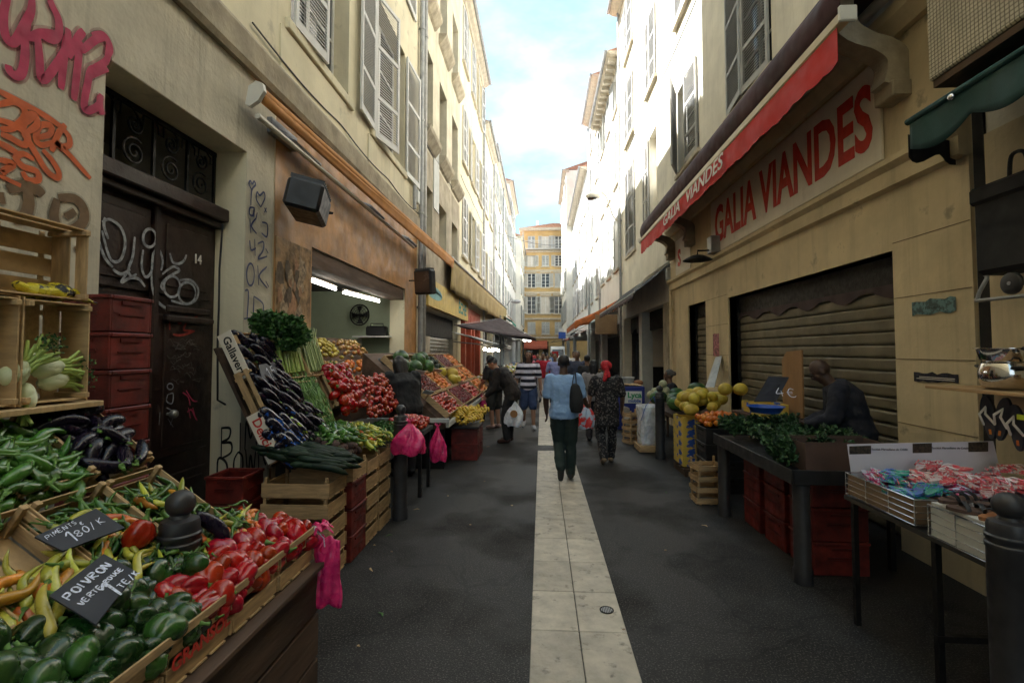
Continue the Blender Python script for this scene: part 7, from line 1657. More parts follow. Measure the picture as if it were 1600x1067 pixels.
# black awning shop
t = thing('awning', 'black canvas awning with ragged white edge over the snack shop', 'awning', (2.8, 15, 3.2))
b = MB(); b.grid(lambda u, v: (3.19 - .9 * v, 12.15 + 6.9 * u, 3.95 - .75 * v - .04 * math.sin(PI * v)), 30, 6); b.build('canopy', M['canvas_black'], t, 60, thick=.008)
b = MB(); b.grid(lambda u, v: (2.29 - .02 * v, 12.15 + 6.9 * u, 3.20 - (.16 + .03 * math.sin(u * 90)) * v), 90, 2); b.build('valance', M['canvas_dark'], t, 60, thick=.004)
MB().tube([(2.30, 12.1, 3.21), (2.30, 19.1, 3.21)], .02, 8).build('front_bar', M['shutter_pale'], t)
b = MB(); rr = random.Random(2); b.prism([(3.19, 4.02), (3.19, 3.96), (2.9, 3.72), (2.6, 3.5), (2.3, 3.24), (2.3, 3.30), (2.62, 3.60), (2.9, 3.80)], 12.1, 12.13, 1); b.build('torn_edge', M['shutter_pale'], t)
t = thing('shop_interior', 'dim snack shop under the black awning with pale wall and round fan', 'shop room', (4.5, 15.5, 0))
b = MB(); b.quad((6.4, 12.2, 0), (6.4, 19.2, 0), (6.4, 19.2, 3.09), (6.4, 12.2, 3.09)); b.quad((3.51, 17.6, 1.2), (6.4, 17.6, 1.2), (6.4, 17.6, 3.09), (3.51, 17.6, 3.09)); b.build('wall', M['plaster_pale'], t, fix=False)
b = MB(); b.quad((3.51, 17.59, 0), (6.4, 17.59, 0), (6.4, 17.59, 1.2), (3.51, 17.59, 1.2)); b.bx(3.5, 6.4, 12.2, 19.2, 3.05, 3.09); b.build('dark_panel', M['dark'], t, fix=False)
P = onY(998, 524, 17.5); MB().lathe([(0, 0), (.22, 0), (.24, .03), (.24, .05), (0, .05)], 24, Matrix.Translation((P.x, 17.58, P.z)) @ Euler((PI / 2, 0, 0)).to_matrix().to_4x4()).build('wall_clock', M['iron'], t, 40)
for (y, m_, nm) in ((12.28, 'plaster_bare', 'pillar'), (15.4, 'shutter_pale', 'pillar')): MB().bx(XR - .05, XR + .28, y, y + .45, 0, 2.98).build(nm, M[m_], R1)
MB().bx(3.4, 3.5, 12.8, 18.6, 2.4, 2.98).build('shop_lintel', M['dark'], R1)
# far right awnings and signs
t = thing('awning', 'rust orange striped awning stretched out over the right side of the lane', 'awning', (2.4, 24, 3))
b = MB(); b.grid(lambda u, v: (3.15 - 1.75 * v, 20.2 + 6.6 * u, 3.85 - .85 * v - .05 * math.sin(PI * v) + .03 * math.sin(u * 30)), 30, 8); b.grid(lambda u, v: (3.15 - 1.75 * u, 20.19, 3.85 - .85 * u - .05 * math.sin(PI * u) - v * (.30 + .05 * math.sin(u * 20))), 16, 3); b.grid(lambda u, v: (1.395, 20.2 + 6.6 * u, 3.0 - v * (.28 + .03 * math.sin(u * 50))), 40, 3); b.build('canopy', M['canvas_rust'], t, 60, thick=.008)
MB().tube([(1.40, 20.2, 3.0), (1.40, 26.8, 3.0)], .03, 8).build('front_bar', M['white_metal'], t)
for y in (20.4, 26.4): MB().tube([(3.18, y, 3.4), (1.45, y, 3.0)], .02, 6).build('arm', M['zinc'], t)
P = onX(929, 515, 2.6); t = thing('hanging_sign', 'brown square sign hanging before the right shops', 'sign', (2.6, P.y, P.z - .5)); MB().bev(2.2, 3.1, 19.9, 19.95, 2.45, 3.25, .01).build('panel', mat('sign_brown', (.30, .19, .10), .5), t); MB().cyl((2.65, 19.92, 3.25), (2.65, 19.92, 3.6), .02).build('hanger', M['iron'], t)
def simple_awning(label, side, y0, y1, zw, zf_, out, m, x=None):
    X = (XL if side < 0 else XR) if x is None else x; d = 1 if side < 0 else -1
    t = thing('awning', label, 'awning', (X + d * out, (y0 + y1) / 2, zf_)); b = MB(); b.grid(lambda u, v: (X + d * (.02 + out * v), y0 + (y1 - y0) * u, zw + (zf_ - zw) * v - .04 * math.sin(PI * v)), 16, 5); b.grid(lambda u, v: (X + d * (out + .025), y0 + (y1 - y0) * u, zf_ - (.14 + .02 * math.sin(u * 40)) * v), 30, 2); b.build('canopy', M[m], t, 60, thick=.008)
    MB().tube([(X + d * (out + .02), y0, zf_), (X + d * (out + .02), y1, zf_)], .025, 6).build('front_bar', M['white_metal'], t)
    for y in (y0 + .2, y1 - .2): MB().tube([(X + d * .02, y, zf_ + .1), (X + d * out, y, zf_ - .03)], .018, 6).build('arm', M['zinc'], t)
simple_awning('black awning behind the rust orange one on the right', 1, 27.4, 31.5, 3.6, 2.9, 1.3, 'canvas_black')
simple_awning('dull red awning far down on the right', 1, 33, 38, 3.3, 2.7, 1.3, 'canvas_brick')
simple_awning('dark canopy farthest along the right shops', 1, 40, 46, 3.4, 2.8, 1.2, 'canvas_dark')
simple_awning('bright green awning along the left shops', -1, 27.0, 31.0, 4.2, 3.45, 1.1, 'canvas_green')
simple_awning('dark awning behind the green one on the left', -1, 31.6, 38, 4.1, 3.1, 1.3, 'canvas_dark')
simple_awning('red and white awning far along the left shops', -1, 39, 45, 3.6, 2.9, 1.2, 'canvas_brick')
simple_awning('pale grey stall cover above the lit bulbs on the left', -1, 14.6, 20.5, 2.35, 1.95, 1.45, 'shutter_pale')
simple_awning('teal shop awning at the foot of the ochre block', 1, 55, 58, 3.6, 2.9, 1.2, 'canvas_teal', x=2.45)
t = thing('awning', 'brick red awning on the ground floor of the ochre block', 'awning', (0, YF - 1, 2.7))
b = MB(); b.grid(lambda u, v: (fx(818) + (fx(855) - fx(818)) * u, YF - .1 - 1.6 * v, fz(532) - (fz(532) - fz(543)) * v), 16, 4); b.grid(lambda u, v: (fx(818) + (fx(855) - fx(818)) * u, YF - 1.71, fz(543) - .25 * v), 16, 2); b.build('canopy', M['canvas_brick'], t, 60, thick=.01)
t = thing('parasol', 'large dark plum parasol tilted over the left side of the lane', 'parasol', (-1.35, 15.8, 0))
C0 = Vector((-1.22, 15.5, 2.55)); b = MB(); apex = C0 + Vector((-.1, 0, .28)); cs = [(-1.25, -2.0, -.05), (1.05, -1.6, -.42), (1.05, 2.0, -.42), (-1.25, 2.0, -.0)]
cs = [C0 + Vector(c_) for c_ in cs]
for i in range(4):
    a_, b2 = cs[i], cs[(i + 1) % 4]; n = 6
    b.grid(lambda u, v: tuple(apex.lerp(a_.lerp(b2, u), v) + Vector((0, 0, -.05 * math.sin(PI * v) - .04 * v * math.sin(PI * u)))), n, n)
b.build('canopy', M['canvas_dark'], t, 60, thick=.006)
MB().cyl((apex.x, apex.y, .0), tuple(apex + Vector((0, 0, .08))), .025).build('pole', M['zinc'], t)
MB().lathe([(0, 0), (.25, 0), (.25, .05), (.05, .09), (0, .09)], 20, Matrix.Translation((apex.x, apex.y, .003))).build('base', M['iron'], t, 40)
for c_ in cs: MB().tube([apex + Vector((0, 0, -.02)), c_ + Vector((0, 0, -.02))], .010, 5).build('rib', M['zinc'], t)
for i in range(6):
    P = Vector((-1.75 + .04 * (i % 3), 14.9 + i * .8, 1.82 - .03 * (i % 2))); q = thing('light_bulb', 'glowing warm bulb hanging under the pale grey stall cover', 'light bulb', tuple(P), group='warm bulbs on the left'); MB().ball(P, .055, 10, 7).build('globe', M['bulb'], q, 60); MB().cyl(P + Vector((0, 0, .05)), P + Vector((0, 0, .12)), .02).build('socket', M['plastic_black'], q)
t = thing('globe_lamp', 'street lamp with three white globes on the left side', 'street lamp', (-1.6, 36, 0))
P = Vector((-1.35, 36, 0)); MB().tube([P, P + Vector((0, 0, 3.4))], .05, 8).build('pole', M['iron'], t)
for (px, py) in ((820, 523), (820, 531), (827, 531)): q = onY(px, py, 36); MB().ball(q, .17, 14, 9).build('globe', m_light('globe_white', (1, .97, .9), .5) if px == 820 and py == 523 else bpy.data.materials['globe_white'], t, 60); MB().tube([P + Vector((0, 0, 2.5)), q - Vector((0, 0, .15))], .02, 6).build('arm', M['iron'], t)
# distant stalls on the left and right, van
def far_stall(label, x, y, ln, cols_, seed):
    rr = random.Random(seed); t = thing('market_stall', label, 'market stall', (x, y + ln / 2, 0)); MB().bx(x - .55, x + .55, y, y + ln, .70, .76).build('tabletop', M['wood_dark'], t)
    for yy in (y + .05, y + ln - .1): MB().bx(x - .5, x + .5, yy, yy + .05, 0, .699).build('trestle', M['iron'], t)
    for k in range(int(ln / .5)):
        b = MB(); c_ = cols_[k % len(cols_)]
        for q in range(26): b.ball((x + rr.uniform(-.48, .48), y + .25 + k * .5 + rr.uniform(-.2, .2), .80 + rr.uniform(0, .12)), rr.uniform(.04, .07), 8, 5)
        b.build('goods', c_, t, 60, kind='stuff')
far_stall('far left stall with red and yellow goods under the bulbs', -1.75, 14.2, 4.5, (V_TOM, V_LEM, M['white_paint'], V_LONG, M['plastic_red']), 1)
far_stall('left stall of greens and white crates beyond the plum parasol', -1.75, 19.5, 6, (V_LONG, M['white_paint'], V_YEL, V_LEAF, M['cardboard']), 2)
far_stall('distant left stall of flowers and bright cartons', -1.7, 27, 8, (V_YEL, M['white_paint'], V_ORG, V_LEAF, M['plastic_blue']), 3)
far_stall('distant right stall with dark goods under the rust orange awning', 2.3, 20.5, 5, (V_EGG, M['cardboard'], V_CHER), 4)
far_stall('distant right stall of cartons past the awnings', 2.3, 28, 9, (M['cardboard'], V_TOM, M['white_paint']), 5)
for i in range(3): MB().bev(-1.0 - .02 * i, -.62, 12.5 + i * .01, 13.0, .04 + i * .25, .28 + i * .25, .01).build('storage_box', M['white_paint'] if i else M['cardboard'], label='%s white and brown box stacked behind the striped youth' % ('lowest', 'middle', 'upper')[i], cat='box')
MB().bev(-.98, -.66, 12.55, 12.95, .80, 1.05, .02).build('red_container', M['plastic_red'], label='red container on top of the boxes behind the striped youth', cat='container')
t = thing('delivery_van', 'white delivery van parked at the far end of the street', 'van', (2.0, 50, 0))
b = MB(); b.prism([(48, .35), (48, 1.1), (48.5, 1.3), (48.9, 2.0), (49.3, 2.25), (53, 2.3), (53, .35)], .95, 2.35, 0); b.build('body', M['white_paint'], t)
MB().add([(1.05, 48.52, 1.34), (2.25, 48.52, 1.34), (2.2, 48.86, 1.95), (1.1, 48.86, 1.95)], [(0, 1, 2, 3)]).build('windscreen', M['glass'], t, thick=.01)
for x in (1.0, 2.15):
    for y in (48.9, 52.2): MB().lathe([(0, 0), (.33, 0), (.33, .18), (0, .18)], 20, Matrix.Translation((x, y, .335)) @ Euler((0, PI / 2, 0)).to_matrix().to_4x4()).build('wheel', M['plastic_black'], t, 40)
t = thing('shop_sign', 'small blue and white shop sign projecting on the right near the van', 'sign', (1.9, 44, 2.8)); MB().bev(1.55, 2.2, 44, 44.1, 2.9, 3.5, .01).build('panel', M['plastic_blue'], t); MB().bev(1.6, 2.0, 43.95, 43.995, 3.55, 3.8, .01).build('upper_panel', M['white_paint'], t); MB().cyl((2.2, 44.05, 3.2), (3.0, 44.05, 3.2), .03).build('bracket', M['iron'], t)
t = thing('shop_sign', 'red square sign low beside the white van', 'sign', (.9, 46, 1.5)); MB().bev(.95, 1.6, 46, 46.08, 1.15, 1.75, .01).build('panel', M['canvas_red'], t); MB().cyl((1.28, 46.04, 0), (1.28, 46.04, 1.149), .03).build('post', M['iron'], t)
# litter
rr = random.Random(61)
for i, (x, y) in enumerate(((-1.35, 5.35), (-1.42, 4.6), (-1.38, 3.9), (-1.05, 3.2), (1.65, 5.0), (1.55, 6.2), (-.95, 8.9))):
    b = MB(); a = rr.uniform(0, 6); b.tube([(x, y, .006), (x + .03 * math.cos(a), y + .03 * math.sin(a), .010), (x + .07 * math.cos(a + .4), y + .07 * math.sin(a + .4), .005)], [.003, .010, .002], 6, flat=.4); b.build('fallen_leaf', V_LEAF if i % 2 else M['wood_new'], label='wilted scrap of %s dropped on the asphalt by the stalls' % ('green leaf' if i % 2 else 'pale stalk'), cat='litter', group='fallen scraps %d' % (i % 2))
rr = random.Random(44)
for i, (px, py) in enumerate(((612, 862), (585, 852), (975, 985), (700, 775), (757, 752), (800, 790), (1040, 860), (560, 1010), (735, 820))):
    P = onZ(px, py); b = MB(); b.ball((P.x, P.y, .006), (.011, .008, .004), 7, 4); b.v = [(x + rr.uniform(-.006, .006), y + rr.uniform(-.006, .006), z) for x, y, z in b.v]
    b.build('litter', M['wood_new'] if i % 2 else M['cardboard'], label='tiny scrap of %s litter on the dark asphalt' % ('pale paper', 'tan peel')[i % 2], cat='litter', group='litter scraps %d' % (i % 2))
# ================================================================ PEOPLE
FOLD = bpy.data.textures.new('cloth_folds', 'CLOUDS'); FOLD.noise_scale = .11; FOLD.noise_depth = 2
FOLD2 = bpy.data.textures.new('cloth_creases', 'MUSGRAVE'); FOLD2.noise_scale = .05
def skin_m(n, c): return mat(n, c, .5, .1, 8, .1, 60, sub=.05)
SKD = skin_m('skin_dark', (.075, .038, .024)); SKM = skin_m('skin_tan', (.36, .19, .12)); SKB = skin_m('skin_brown', (.16, .085, .055))
def cloth(n, c, var=.12, rough=.85, **k): return mat(n, c, rough, var, 5, .5, 9, dist=.03, **k)
def ell_loft(b, C, S, RX, RY, seg=24):
    vs = []; n = len(C)
    for i in range(n):
        ax = (C[min(i + 1, n - 1)] - C[max(i - 1, 0)]).normalized(); s = (S[i] - ax * S[i].dot(ax)).normalized(); f = ax.cross(s) * -1
        for k in range(seg):
            a = 2 * PI * k / seg; ca, sa = math.cos(a), math.sin(a)
            vs.append(C[i] + s * RX[i] * (abs(ca) ** .85) * (1 if ca > 0 else -1) + f * RY[i] * (abs(sa) ** .85) * (1 if sa > 0 else -1))
    fs = [(i * seg + k, i * seg + (k + 1) % seg, (i + 1) * seg + (k + 1) % seg, (i + 1) * seg + k) for i in range(n - 1) for k in range(seg)]
    fs += [tuple(reversed(range(seg))), tuple(range((n - 1) * seg, n * seg))]
    b.add(vs, fs)
def cap(b, p, q, r0, r1, seg=14):
    """tapered limb with round ends"""
    p, q = Vector(p), Vector(q); d = (q - p).normalized(); pts = []; rr = []
    for k in (0, 1, 2): a = k * PI / 6; pts.append(p - d * r0 * math.cos(a)); rr.append(max(.0006, r0 * math.sin(a)))
    for k in range(7): u = k / 6; pts.append(p.lerp(q, u)); rr.append((r0 + (r1 - r0) * u) * (1 + .06 * math.sin(PI * u)))
    for k in (2, 1, 0): a = k * PI / 6; pts.append(q + d * r1 * math.cos(a)); rr.append(max(.0006, r1 * math.sin(a)))
    b.tube(pts, rr, seg)
def fused(b, name, m, parent, vox, smooth=3):
    me = b.mesh(name, fix=True); me.materials.append(m); o = bpy.data.objects.new(name, me); COL.objects.link(o); o.parent = parent
    md = o.modifiers.new('fuse', 'REMESH'); md.mode = 'VOXEL'; md.voxel_size = vox; md.adaptivity = 0; md.use_smooth_shade = True
    sm = o.modifiers.new('soften', 'SMOOTH'); sm.iterations = smooth; sm.factor = .5
    if name in ('shirt', 'jacket', 'trousers', 'shorts', 'skirt', 'headscarf'):
        dm = o.modifiers.new('folds', 'DISPLACE'); dm.texture = FOLD; dm.strength = .022; dm.mid_level = .5
        d2 = o.modifiers.new('creases', 'DISPLACE'); d2.texture = FOLD2; d2.strength = .004; d2.mid_level = .5
    register(o); return o
BASEJ = dict(pel=(0, 0, .96), wai=(0, .0, 1.10), che=(0, .0, 1.30), nek=(0, -.015, 1.475), hed=(0, .012, 1.635), shL=(-.185, -.01, 1.42), elL=(-.235, -.03, 1.13), wrL=(-.245, .06, .88), shR=(.185, -.01, 1.42), elR=(.235, -.03, 1.13), wrR=(.245, .06, .88),
             hiL=(-.092, 0, .93), knL=(-.10, .025, .51), anL=(-.10, -.02, .09), toL=(-.115, .13, .035), hiR=(.092, 0, .93), knR=(.10, .025, .51), anR=(.10, -.02, .09), toR=(.115, .13, .035), look=(0, 1, 0))
def person(label, loc, rz, H=1.75, J=None, skin=SKM, top=None, sleeve='short', legs=None, leglen='long', shoes=None, hair=None, hairstyle='short', wide=1.0, vox=.0095, fingers=True, skirt=None, face=True, group=None, loose=.012, jacket_hem=.0):
    P = dict(BASEJ); P.update(J or {}); P = {k: Vector(v) for k, v in P.items()}
    s = H / 1.75
    root = thing('person', label, 'person', loc, (0, 0, rz), group); root.scale = (s, s, s)
    side = (P['shR'] - P['shL']).normalized(); hs = (P['hiR'] - P['hiL']).normalized(); W = wide
    look = P['look'].normalized(); hr = look.cross(Vector((0, 0, 1))).normalized(); hu = hr.cross(look)
    Hm = Matrix((hr, look, hu)).transposed().to_4x4(); Hm.translation = P['hed']
    def torso(b, g, z0=0):
        C = [P['pel'] - (P['wai'] - P['pel']).normalized() * .09, P['pel'], P['wai'], P['che'], P['che'].lerp(P['nek'], .55), P['che'].lerp(P['nek'], .86), P['nek']]
        ell_loft(b, C, [hs, hs, hs.lerp(side, .4), side, side, side, side], [(.15 + g) * W, (.168 + g) * W, (.140 + g) * W, (.168 + g) * W, (.175 + g) * (W * .5 + .5), .135 + g, .06 + g], [(.10 + g) * W, (.118 + g) * W, (.105 + g) * W, (.120 + g) * W, .105 + g, .08 + g, .055 + g])
    def arm(b, sd, g, part='all'):
        a, e, w_ = P['sh' + sd], P['el' + sd], P['wr' + sd]
        if part in ('all', 'upper', 'short'):
            ee = a.lerp(e, .78) if part == 'short' else e
            cap(b, a, ee, .056 * (W * .5 + .5) + g, .043 + g + (.008 if part == 'short' else 0))
        if part in ('all', 'fore'): cap(b, e, w_, .043 + g, .028 + g)
    def leg(b, sd, g, part='all'):
        h, k, a = P['hi' + sd], P['kn' + sd], P['an' + sd]
        if part == 'short': cap(b, h, k, .088 * W + g, .066 + g + .01); return
        cap(b, h, k, .088 * W + g, .057 + g); cap(b, k, a.lerp(k, .04), .056 + g, .038 + g + (.012 if g else 0))
    body = MB(); torso(body, 0); 
    for sd in 'LR':
        arm(body, sd, 0); leg(body, sd, 0); cap(body, P['an' + sd] + Vector((0, 0, -.02)), P['to' + sd], .042, .03)
        w_, e = P['wr' + sd], P['el' + sd]; d = (w_ - e).normalized(); q = Vector(P.get('hd' + sd, d)).normalized(); sx = q.cross(Vector((1, 0, 0)) if abs(q.x) < .8 else Vector((0, 1, 0))).normalized(); n_ = q.cross(sx)
        pc = w_ + q * .045
        ell_loft(body, [w_ - q * .01, w_ + q * .02, w_ + q * .05, w_ + q * .085], [sx] * 4, [.027, .036, .041, .038], [.020, .017, .015, .012], 12)
        if fingers:
            inn = -1 if sd == 'L' else 1
            for f, (o_, l_) in enumerate(((-.030, .062), (-.010, .073), (.010, .068), (.029, .052))):
                b0 = w_ + q * .08 + sx * o_; b1 = b0 + q * l_ * .5 + n_ * .008 * -inn; b2 = b1 + (q * .8 - n_ * inn * .6).normalized() * l_ * .5; cap(body, b0, b1, .0105, .0095, 8); cap(body, b1, b2, .0095, .008, 8)
            t0 = w_ + q * .03 - sx * .03; cap(body, t0, t0 + (q * .7 - sx * .7).normalized() * .05, .012, .0095, 8)
    cap(body, P['nek'] - Vector((0, 0, .03)), P['hed'] - hu * .06, .056, .052)
    hb = MB(); hb.ball((0, -.008, .022), (.073, .090, .092), 24, 16); hb.ball((0, .020, -.045), (.052, .062, .066), 20, 12); hb.ball((0, .055, -.085), (.026, .026, .022), 12, 8)
    hb.tube([(0, .078, .02), (0, .094, -.008), (0, .103, -.022), (0, .088, -.030)], [.009, .012, .015, .011], 10); hb.ball((0, .078, -.052), (.024, .016, .011), 12, 8)
    for q in (-1, 1): hb.ball((q * .075, -.006, -.012), (.011, .020, .030), 12, 8); hb.ball((q * .030, .070, .024), (.022, .014, .009), 10, 6); hb.ball((q * .040, .056, -.02), (.022, .02, .02), 10, 6)
    body.add(hb.v, hb.f, Hm)
    fused(body, 'body', skin, root, vox)
    if face:
        eb = MB()
        for q in (-1, 1):
            e_ = MB(); e_.ball(Hm @ Vector((q * .030, .079, .008)), (.0115, .0115, .0075) if True else 0, 10, 6); ob = e_.build('eye', M['plastic_black'], root, 80, world=False)
            MB().tube([Hm @ Vector((q * .016, .091, .028)), Hm @ Vector((q * .032, .089, .033)), Hm @ Vector((q * .047, .078, .028))], .0035, 5).build('eyebrow', hair or M['plastic_black'], root, world=False)
        MB().tube([Hm @ Vector((-.020, .086, -.053)), Hm @ Vector((0, .0945, -.052)), Hm @ Vector((.020, .086, -.053))], [.002, .0045, .002], 6).build('mouth', mat('lip', (.22, .07, .06), .5) if 'lip' not in bpy.data.materials else bpy.data.materials['lip'], root, world=False)
    if hair is not None:
        b = MB()
        if hairstyle == 'short': b.ball((0, -.016, .034), (.080, .092, .090), 24, 16); b.v = [v for v in b.v]
        elif hairstyle == 'long': b.ball((0, -.020, .034), (.086, .096, .092), 24, 16); cap(b, (-.03, -.05, .0), (-.03, -.075, -.17), .075, .045); cap(b, (.03, -.05, .0), (.03, -.075, -.17), .075, .045); cap(b, (-.075, .0, .0), (-.082, -.005, -.13), .024, .018); cap(b, (.075, .0, .0), (.082, -.005, -.13), .024, .018)
        elif hairstyle == 'bun': b.ball((0, -.016, .036), (.081, .093, .088), 24, 16); b.ball((0, -.105, .03), (.045, .04, .045), 14, 9)
        b.v = [(v[0] + .003 * math.sin(v[2] * 160 + v[0] * 90), v[1] + .004 * math.sin(v[0] * 140), v[2]) for v in b.v]
        # keep the face clear
        c_ = MB(); c_.add([(Hm @ Vector(v if not (v[1] > .035 and v[2] < .07) else (v[0] * .9, .035 + (v[1] - .035) * .25, max(v[2], v[2] * .6 + .02) if v[2] > -.02 else v[2])))[:] for v in b.v], b.f)
        fused(c_, 'hair', hair, root, .008, 2)
    if legs is not None:
        b = MB(); ell_loft(b, [P['pel'] - Vector((0, 0, .06)), P['pel'], P['pel'].lerp(P['wai'], .55)], [hs] * 3, [.150 * W + .012, .168 * W + .010, .150 * W + .008], [.105 * W + .012, .118 * W + .010, .108 * W + .008])
        for sd in 'LR': leg(b, sd, .018 if leglen == 'long' else .02, 'all' if leglen == 'long' else 'short')
        fused(b, 'trousers' if leglen == 'long' else 'shorts', legs, root, .013)
    if skirt is not None:
        b = MB(); m_, z1 = skirt; zs = [P['wai'].z, P['pel'].z, .75, .5, z1]
        ell_loft(b, [Vector((P['pel'].x, P['pel'].y + .0, z)) for z in zs], [hs] * 5, [.16 * W, .19 * W, .20 * W, .20 * W, .19 * W], [.13, .145, .15, .15, .15]); fused(b, 'skirt', m_, root, .016)
    if top is not None:
        b = MB(); torso(b, loose)
        if jacket_hem: ell_loft(b, [P['wai'], P['pel'], P['pel'] - Vector((0, 0, jacket_hem))], [hs] * 3, [.16 * W, .185 * W, .19 * W], [.125, .14, .14])
        for sd in 'LR':
            arm(b, sd, loose, 'short' if sleeve == 'short' else 'upper')
            if sleeve == 'long': arm(b, sd, loose * .9, 'fore')
        fused(b, 'shirt' if not jacket_hem else 'jacket', top, root, .011)
    if shoes is not None:
        for sd in 'LR':
            b = MB(); a, t_ = P['an' + sd], P['to' + sd]; d = (t_ - a); cap(b, a + Vector((0, 0, -.035)) - d.normalized() * .03, t_ + Vector((0, 0, .002)), .050, .040); fused(b, 'shoe', shoes, root, .012)
    return root
BLK = mat('hair_black', (.012, .010, .010), .55, .3, 60); GRYH = mat('hair_grey', (.10, .10, .10), .7, .3, 60)
# man in light blue shirt, walking away
D1 = dict(knR=(.10, .02, .50), anR=(.095, .06, .10), toR=(.10, .21, .04), knL=(-.07, .06, .52), anL=(-.06, -.24, .24), toL=(-.06, -.20, .09), hiL=(-.085, .0, .93), elL=(-.25, .0, 1.14), wrL=(-.235, .10, .93), elR=(.27, -.0, 1.15), wrR=(.34, .14, 1.03), hdR=(.3, .9, -.1))
p1 = person('man in a light blue t-shirt and dark trousers walking away with a black shoulder bag', (.30, 6.62, 0), 0.03, 1.70, D1, SKD, cloth('tee_blue', (.27, .43, .70)), 'short', cloth('trousers_dark_green', (.016, .030, .026)), 'long', M['plastic_black'], BLK, 'short', 1.12, face=False, loose=.018, jacket_hem=.06)
for o in [c_ for c_ in COL.objects if c_.parent is p1 and c_.name.startswith('jacket')]: o.name = 'shirt'
b = MB(); ell_loft(b, [Vector((.16, -.17, .98)), Vector((.165, -.18, 1.05)), Vector((.16, -.175, 1.2)), Vector((.15, -.15, 1.33)), Vector((.15, -.14, 1.36))], [Vector((1, 0, 0))] * 5, [.07, .095, .09, .06, .03], [.05, .07, .06, .04, .02])
b.v = [(.30 + v[0] * .97, 6.62 + v[1] * .97, v[2] * .97) for v in b.v]
t = thing('shoulder_bag', 'black cloth shoulder bag slung behind the man in light blue', 'bag', (.46, 6.45, .95)); b.build('bag_body', M['canvas_black'], t, 70)
b = MB(); b.tube(smoothpts([Vector(v) for v in ((.46, 6.48, 1.31), (.455, 6.50, 1.44), (.45, 6.60, 1.46), (.44, 6.75, 1.36), (.52, 6.70, 1.15))]), .014, 8, flat=.5); b.tube(smoothpts([Vector(v) for v in ((.40, 6.47, 1.27), (.43, 6.49, 1.44), (.45, 6.60, 1.46))]), .011, 6, flat=.5); b.build('strap', M['canvas_black'], t, 70)
# woman in red headscarf
floral = mat('dress_print', (.10, .09, .085), .85, .5, 28, .4, 9, col2=(.012, .011, .013), contrast=(.54, .58), dist=.02)
D2 = dict(elL=(-.27, .02, 1.16), wrL=(-.33, -.02, .95), elR=(.27, -.03, 1.14), wrR=(.27, .08, .90), anR=(.08, .10, .09), toR=(.09, .24, .035), anL=(-.07, -.14, .12), toL=(-.08, -.02, .035), look=(-.3, 1, -.1))
p2 = person('woman in a red headscarf and dark patterned dress walking away', (1.02, 7.72, 0), .0, 1.60, D2, SKB, floral, 'short', floral, 'long', mat('sandal_tan', (.25, .17, .1), .6), None, 'short', 1.12, face=False, loose=.03, jacket_hem=.32)
sc_ = mat('scarf_red', (.50, .012, .022), .7, .3, 40, .5, 14, dist=.02, contrast=(.45, .6))
b = MB(); H2 = Vector((0, .012, 1.635)); b.ball(H2 + Vector((0, -.015, .03)), (.092, .105, .098), 20, 14); b.ball(H2 + Vector((-.01, -.09, -.01)), (.045, .05, .05)); cap(b, H2 + Vector((0, -.11, -.02)), H2 + Vector((-.05, -.16, -.20)), .03, .035); cap(b, H2 + Vector((0, -.11, -.02)), H2 + Vector((.03, -.15, -.14)), .028, .03)
fused(b, 'headscarf', sc_, p2, .011, 2)
P = Vector((.70, 7.55, 1.0)); t = bag('red and white plastic carrier held between the walking pair', (.66, 7.52, .98), .34, .40, mat('bag_red_white', (.62, .035, .03), .35, .1, 6, .4, 25, col2=(.45, .55, .68), contrast=(.46, .50)), 14, 1.0, 'carrier_bag', 'plastic bag', False, .6)
MB().tube(smoothpts([Vector((.60, 7.52, .95)), Vector((.63, 7.56, 1.06)), Vector((.69, 7.58, 1.06)), Vector((.72, 7.53, .95))]), .006, 6).build('handle', M['white_bag'], t, 60)
# stooping man with cap and white bag
D3 = dict(pel=(0, -.10, .93), wai=(0, -.05, 1.07), che=(0, .07, 1.24), nek=(0, .19, 1.38), hed=(0, .29, 1.49), shL=(-.185, .14, 1.34), elL=(-.22, .16, 1.05), wrL=(-.18, .34, .90), shR=(.185, .10, 1.34), elR=(.235, -.02, 1.06), wrR=(.235, .03, .80), hiL=(-.09, -.1, .92), hiR=(.09, -.1, .92), knL=(-.10, .02, .5), knR=(.1, -.02, .5), look=(0, .9, -.55))
jk = cloth('jacket_black_brown', (.018, .013, .012))
p3 = person('stooping man in black suit jacket and cap bending towards the fruit with white bag', (-.66, 9.35, 0), 1.35, 1.78, D3, SKM, jk, 'long', cloth('trousers_black', (.012, .012, .014)), 'long', mat('shoe_brown', (.05, .02, .015), .4), GRYH, 'short', 1.05, face=False, loose=.024, jacket_hem=.12)
b = MB(); hm = Vector((0, .29, 1.49)); T_ = Matrix.Translation(hm) @ Euler((-.45, 0, 0)).to_matrix().to_4x4(); b.lathe([(0, .12), (.05, .118), (.088, .09), (.094, .055), (.09, .04), (0, .04)], 24, T_); b.add(*(lambda q: (q.v, q.f))(MB().lathe([(0, .045), (.09, .045), (.094, .05), (.05, .055), (0, .056)], 20, T_ @ Matrix.Translation((0, .06, 0)))))
b.build('cap', M['canvas_black'], p3, 50, world=False)
MB().prism([(-.03, 1.12), (.03, 1.12), (.055, 1.32), (-.055, 1.32)], .21, .214, 1, Matrix.Translation((0, 0, 0))).build('shirt_front', M['white_paint'], p3, world=False)
bag('white plastic carrier with a brown round print held by the stooping man', (-.52, 9.22, .80), .40, .46, M['white_bag'], 21, 1.1, 'carrier_bag', 'plastic bag', True, .5)
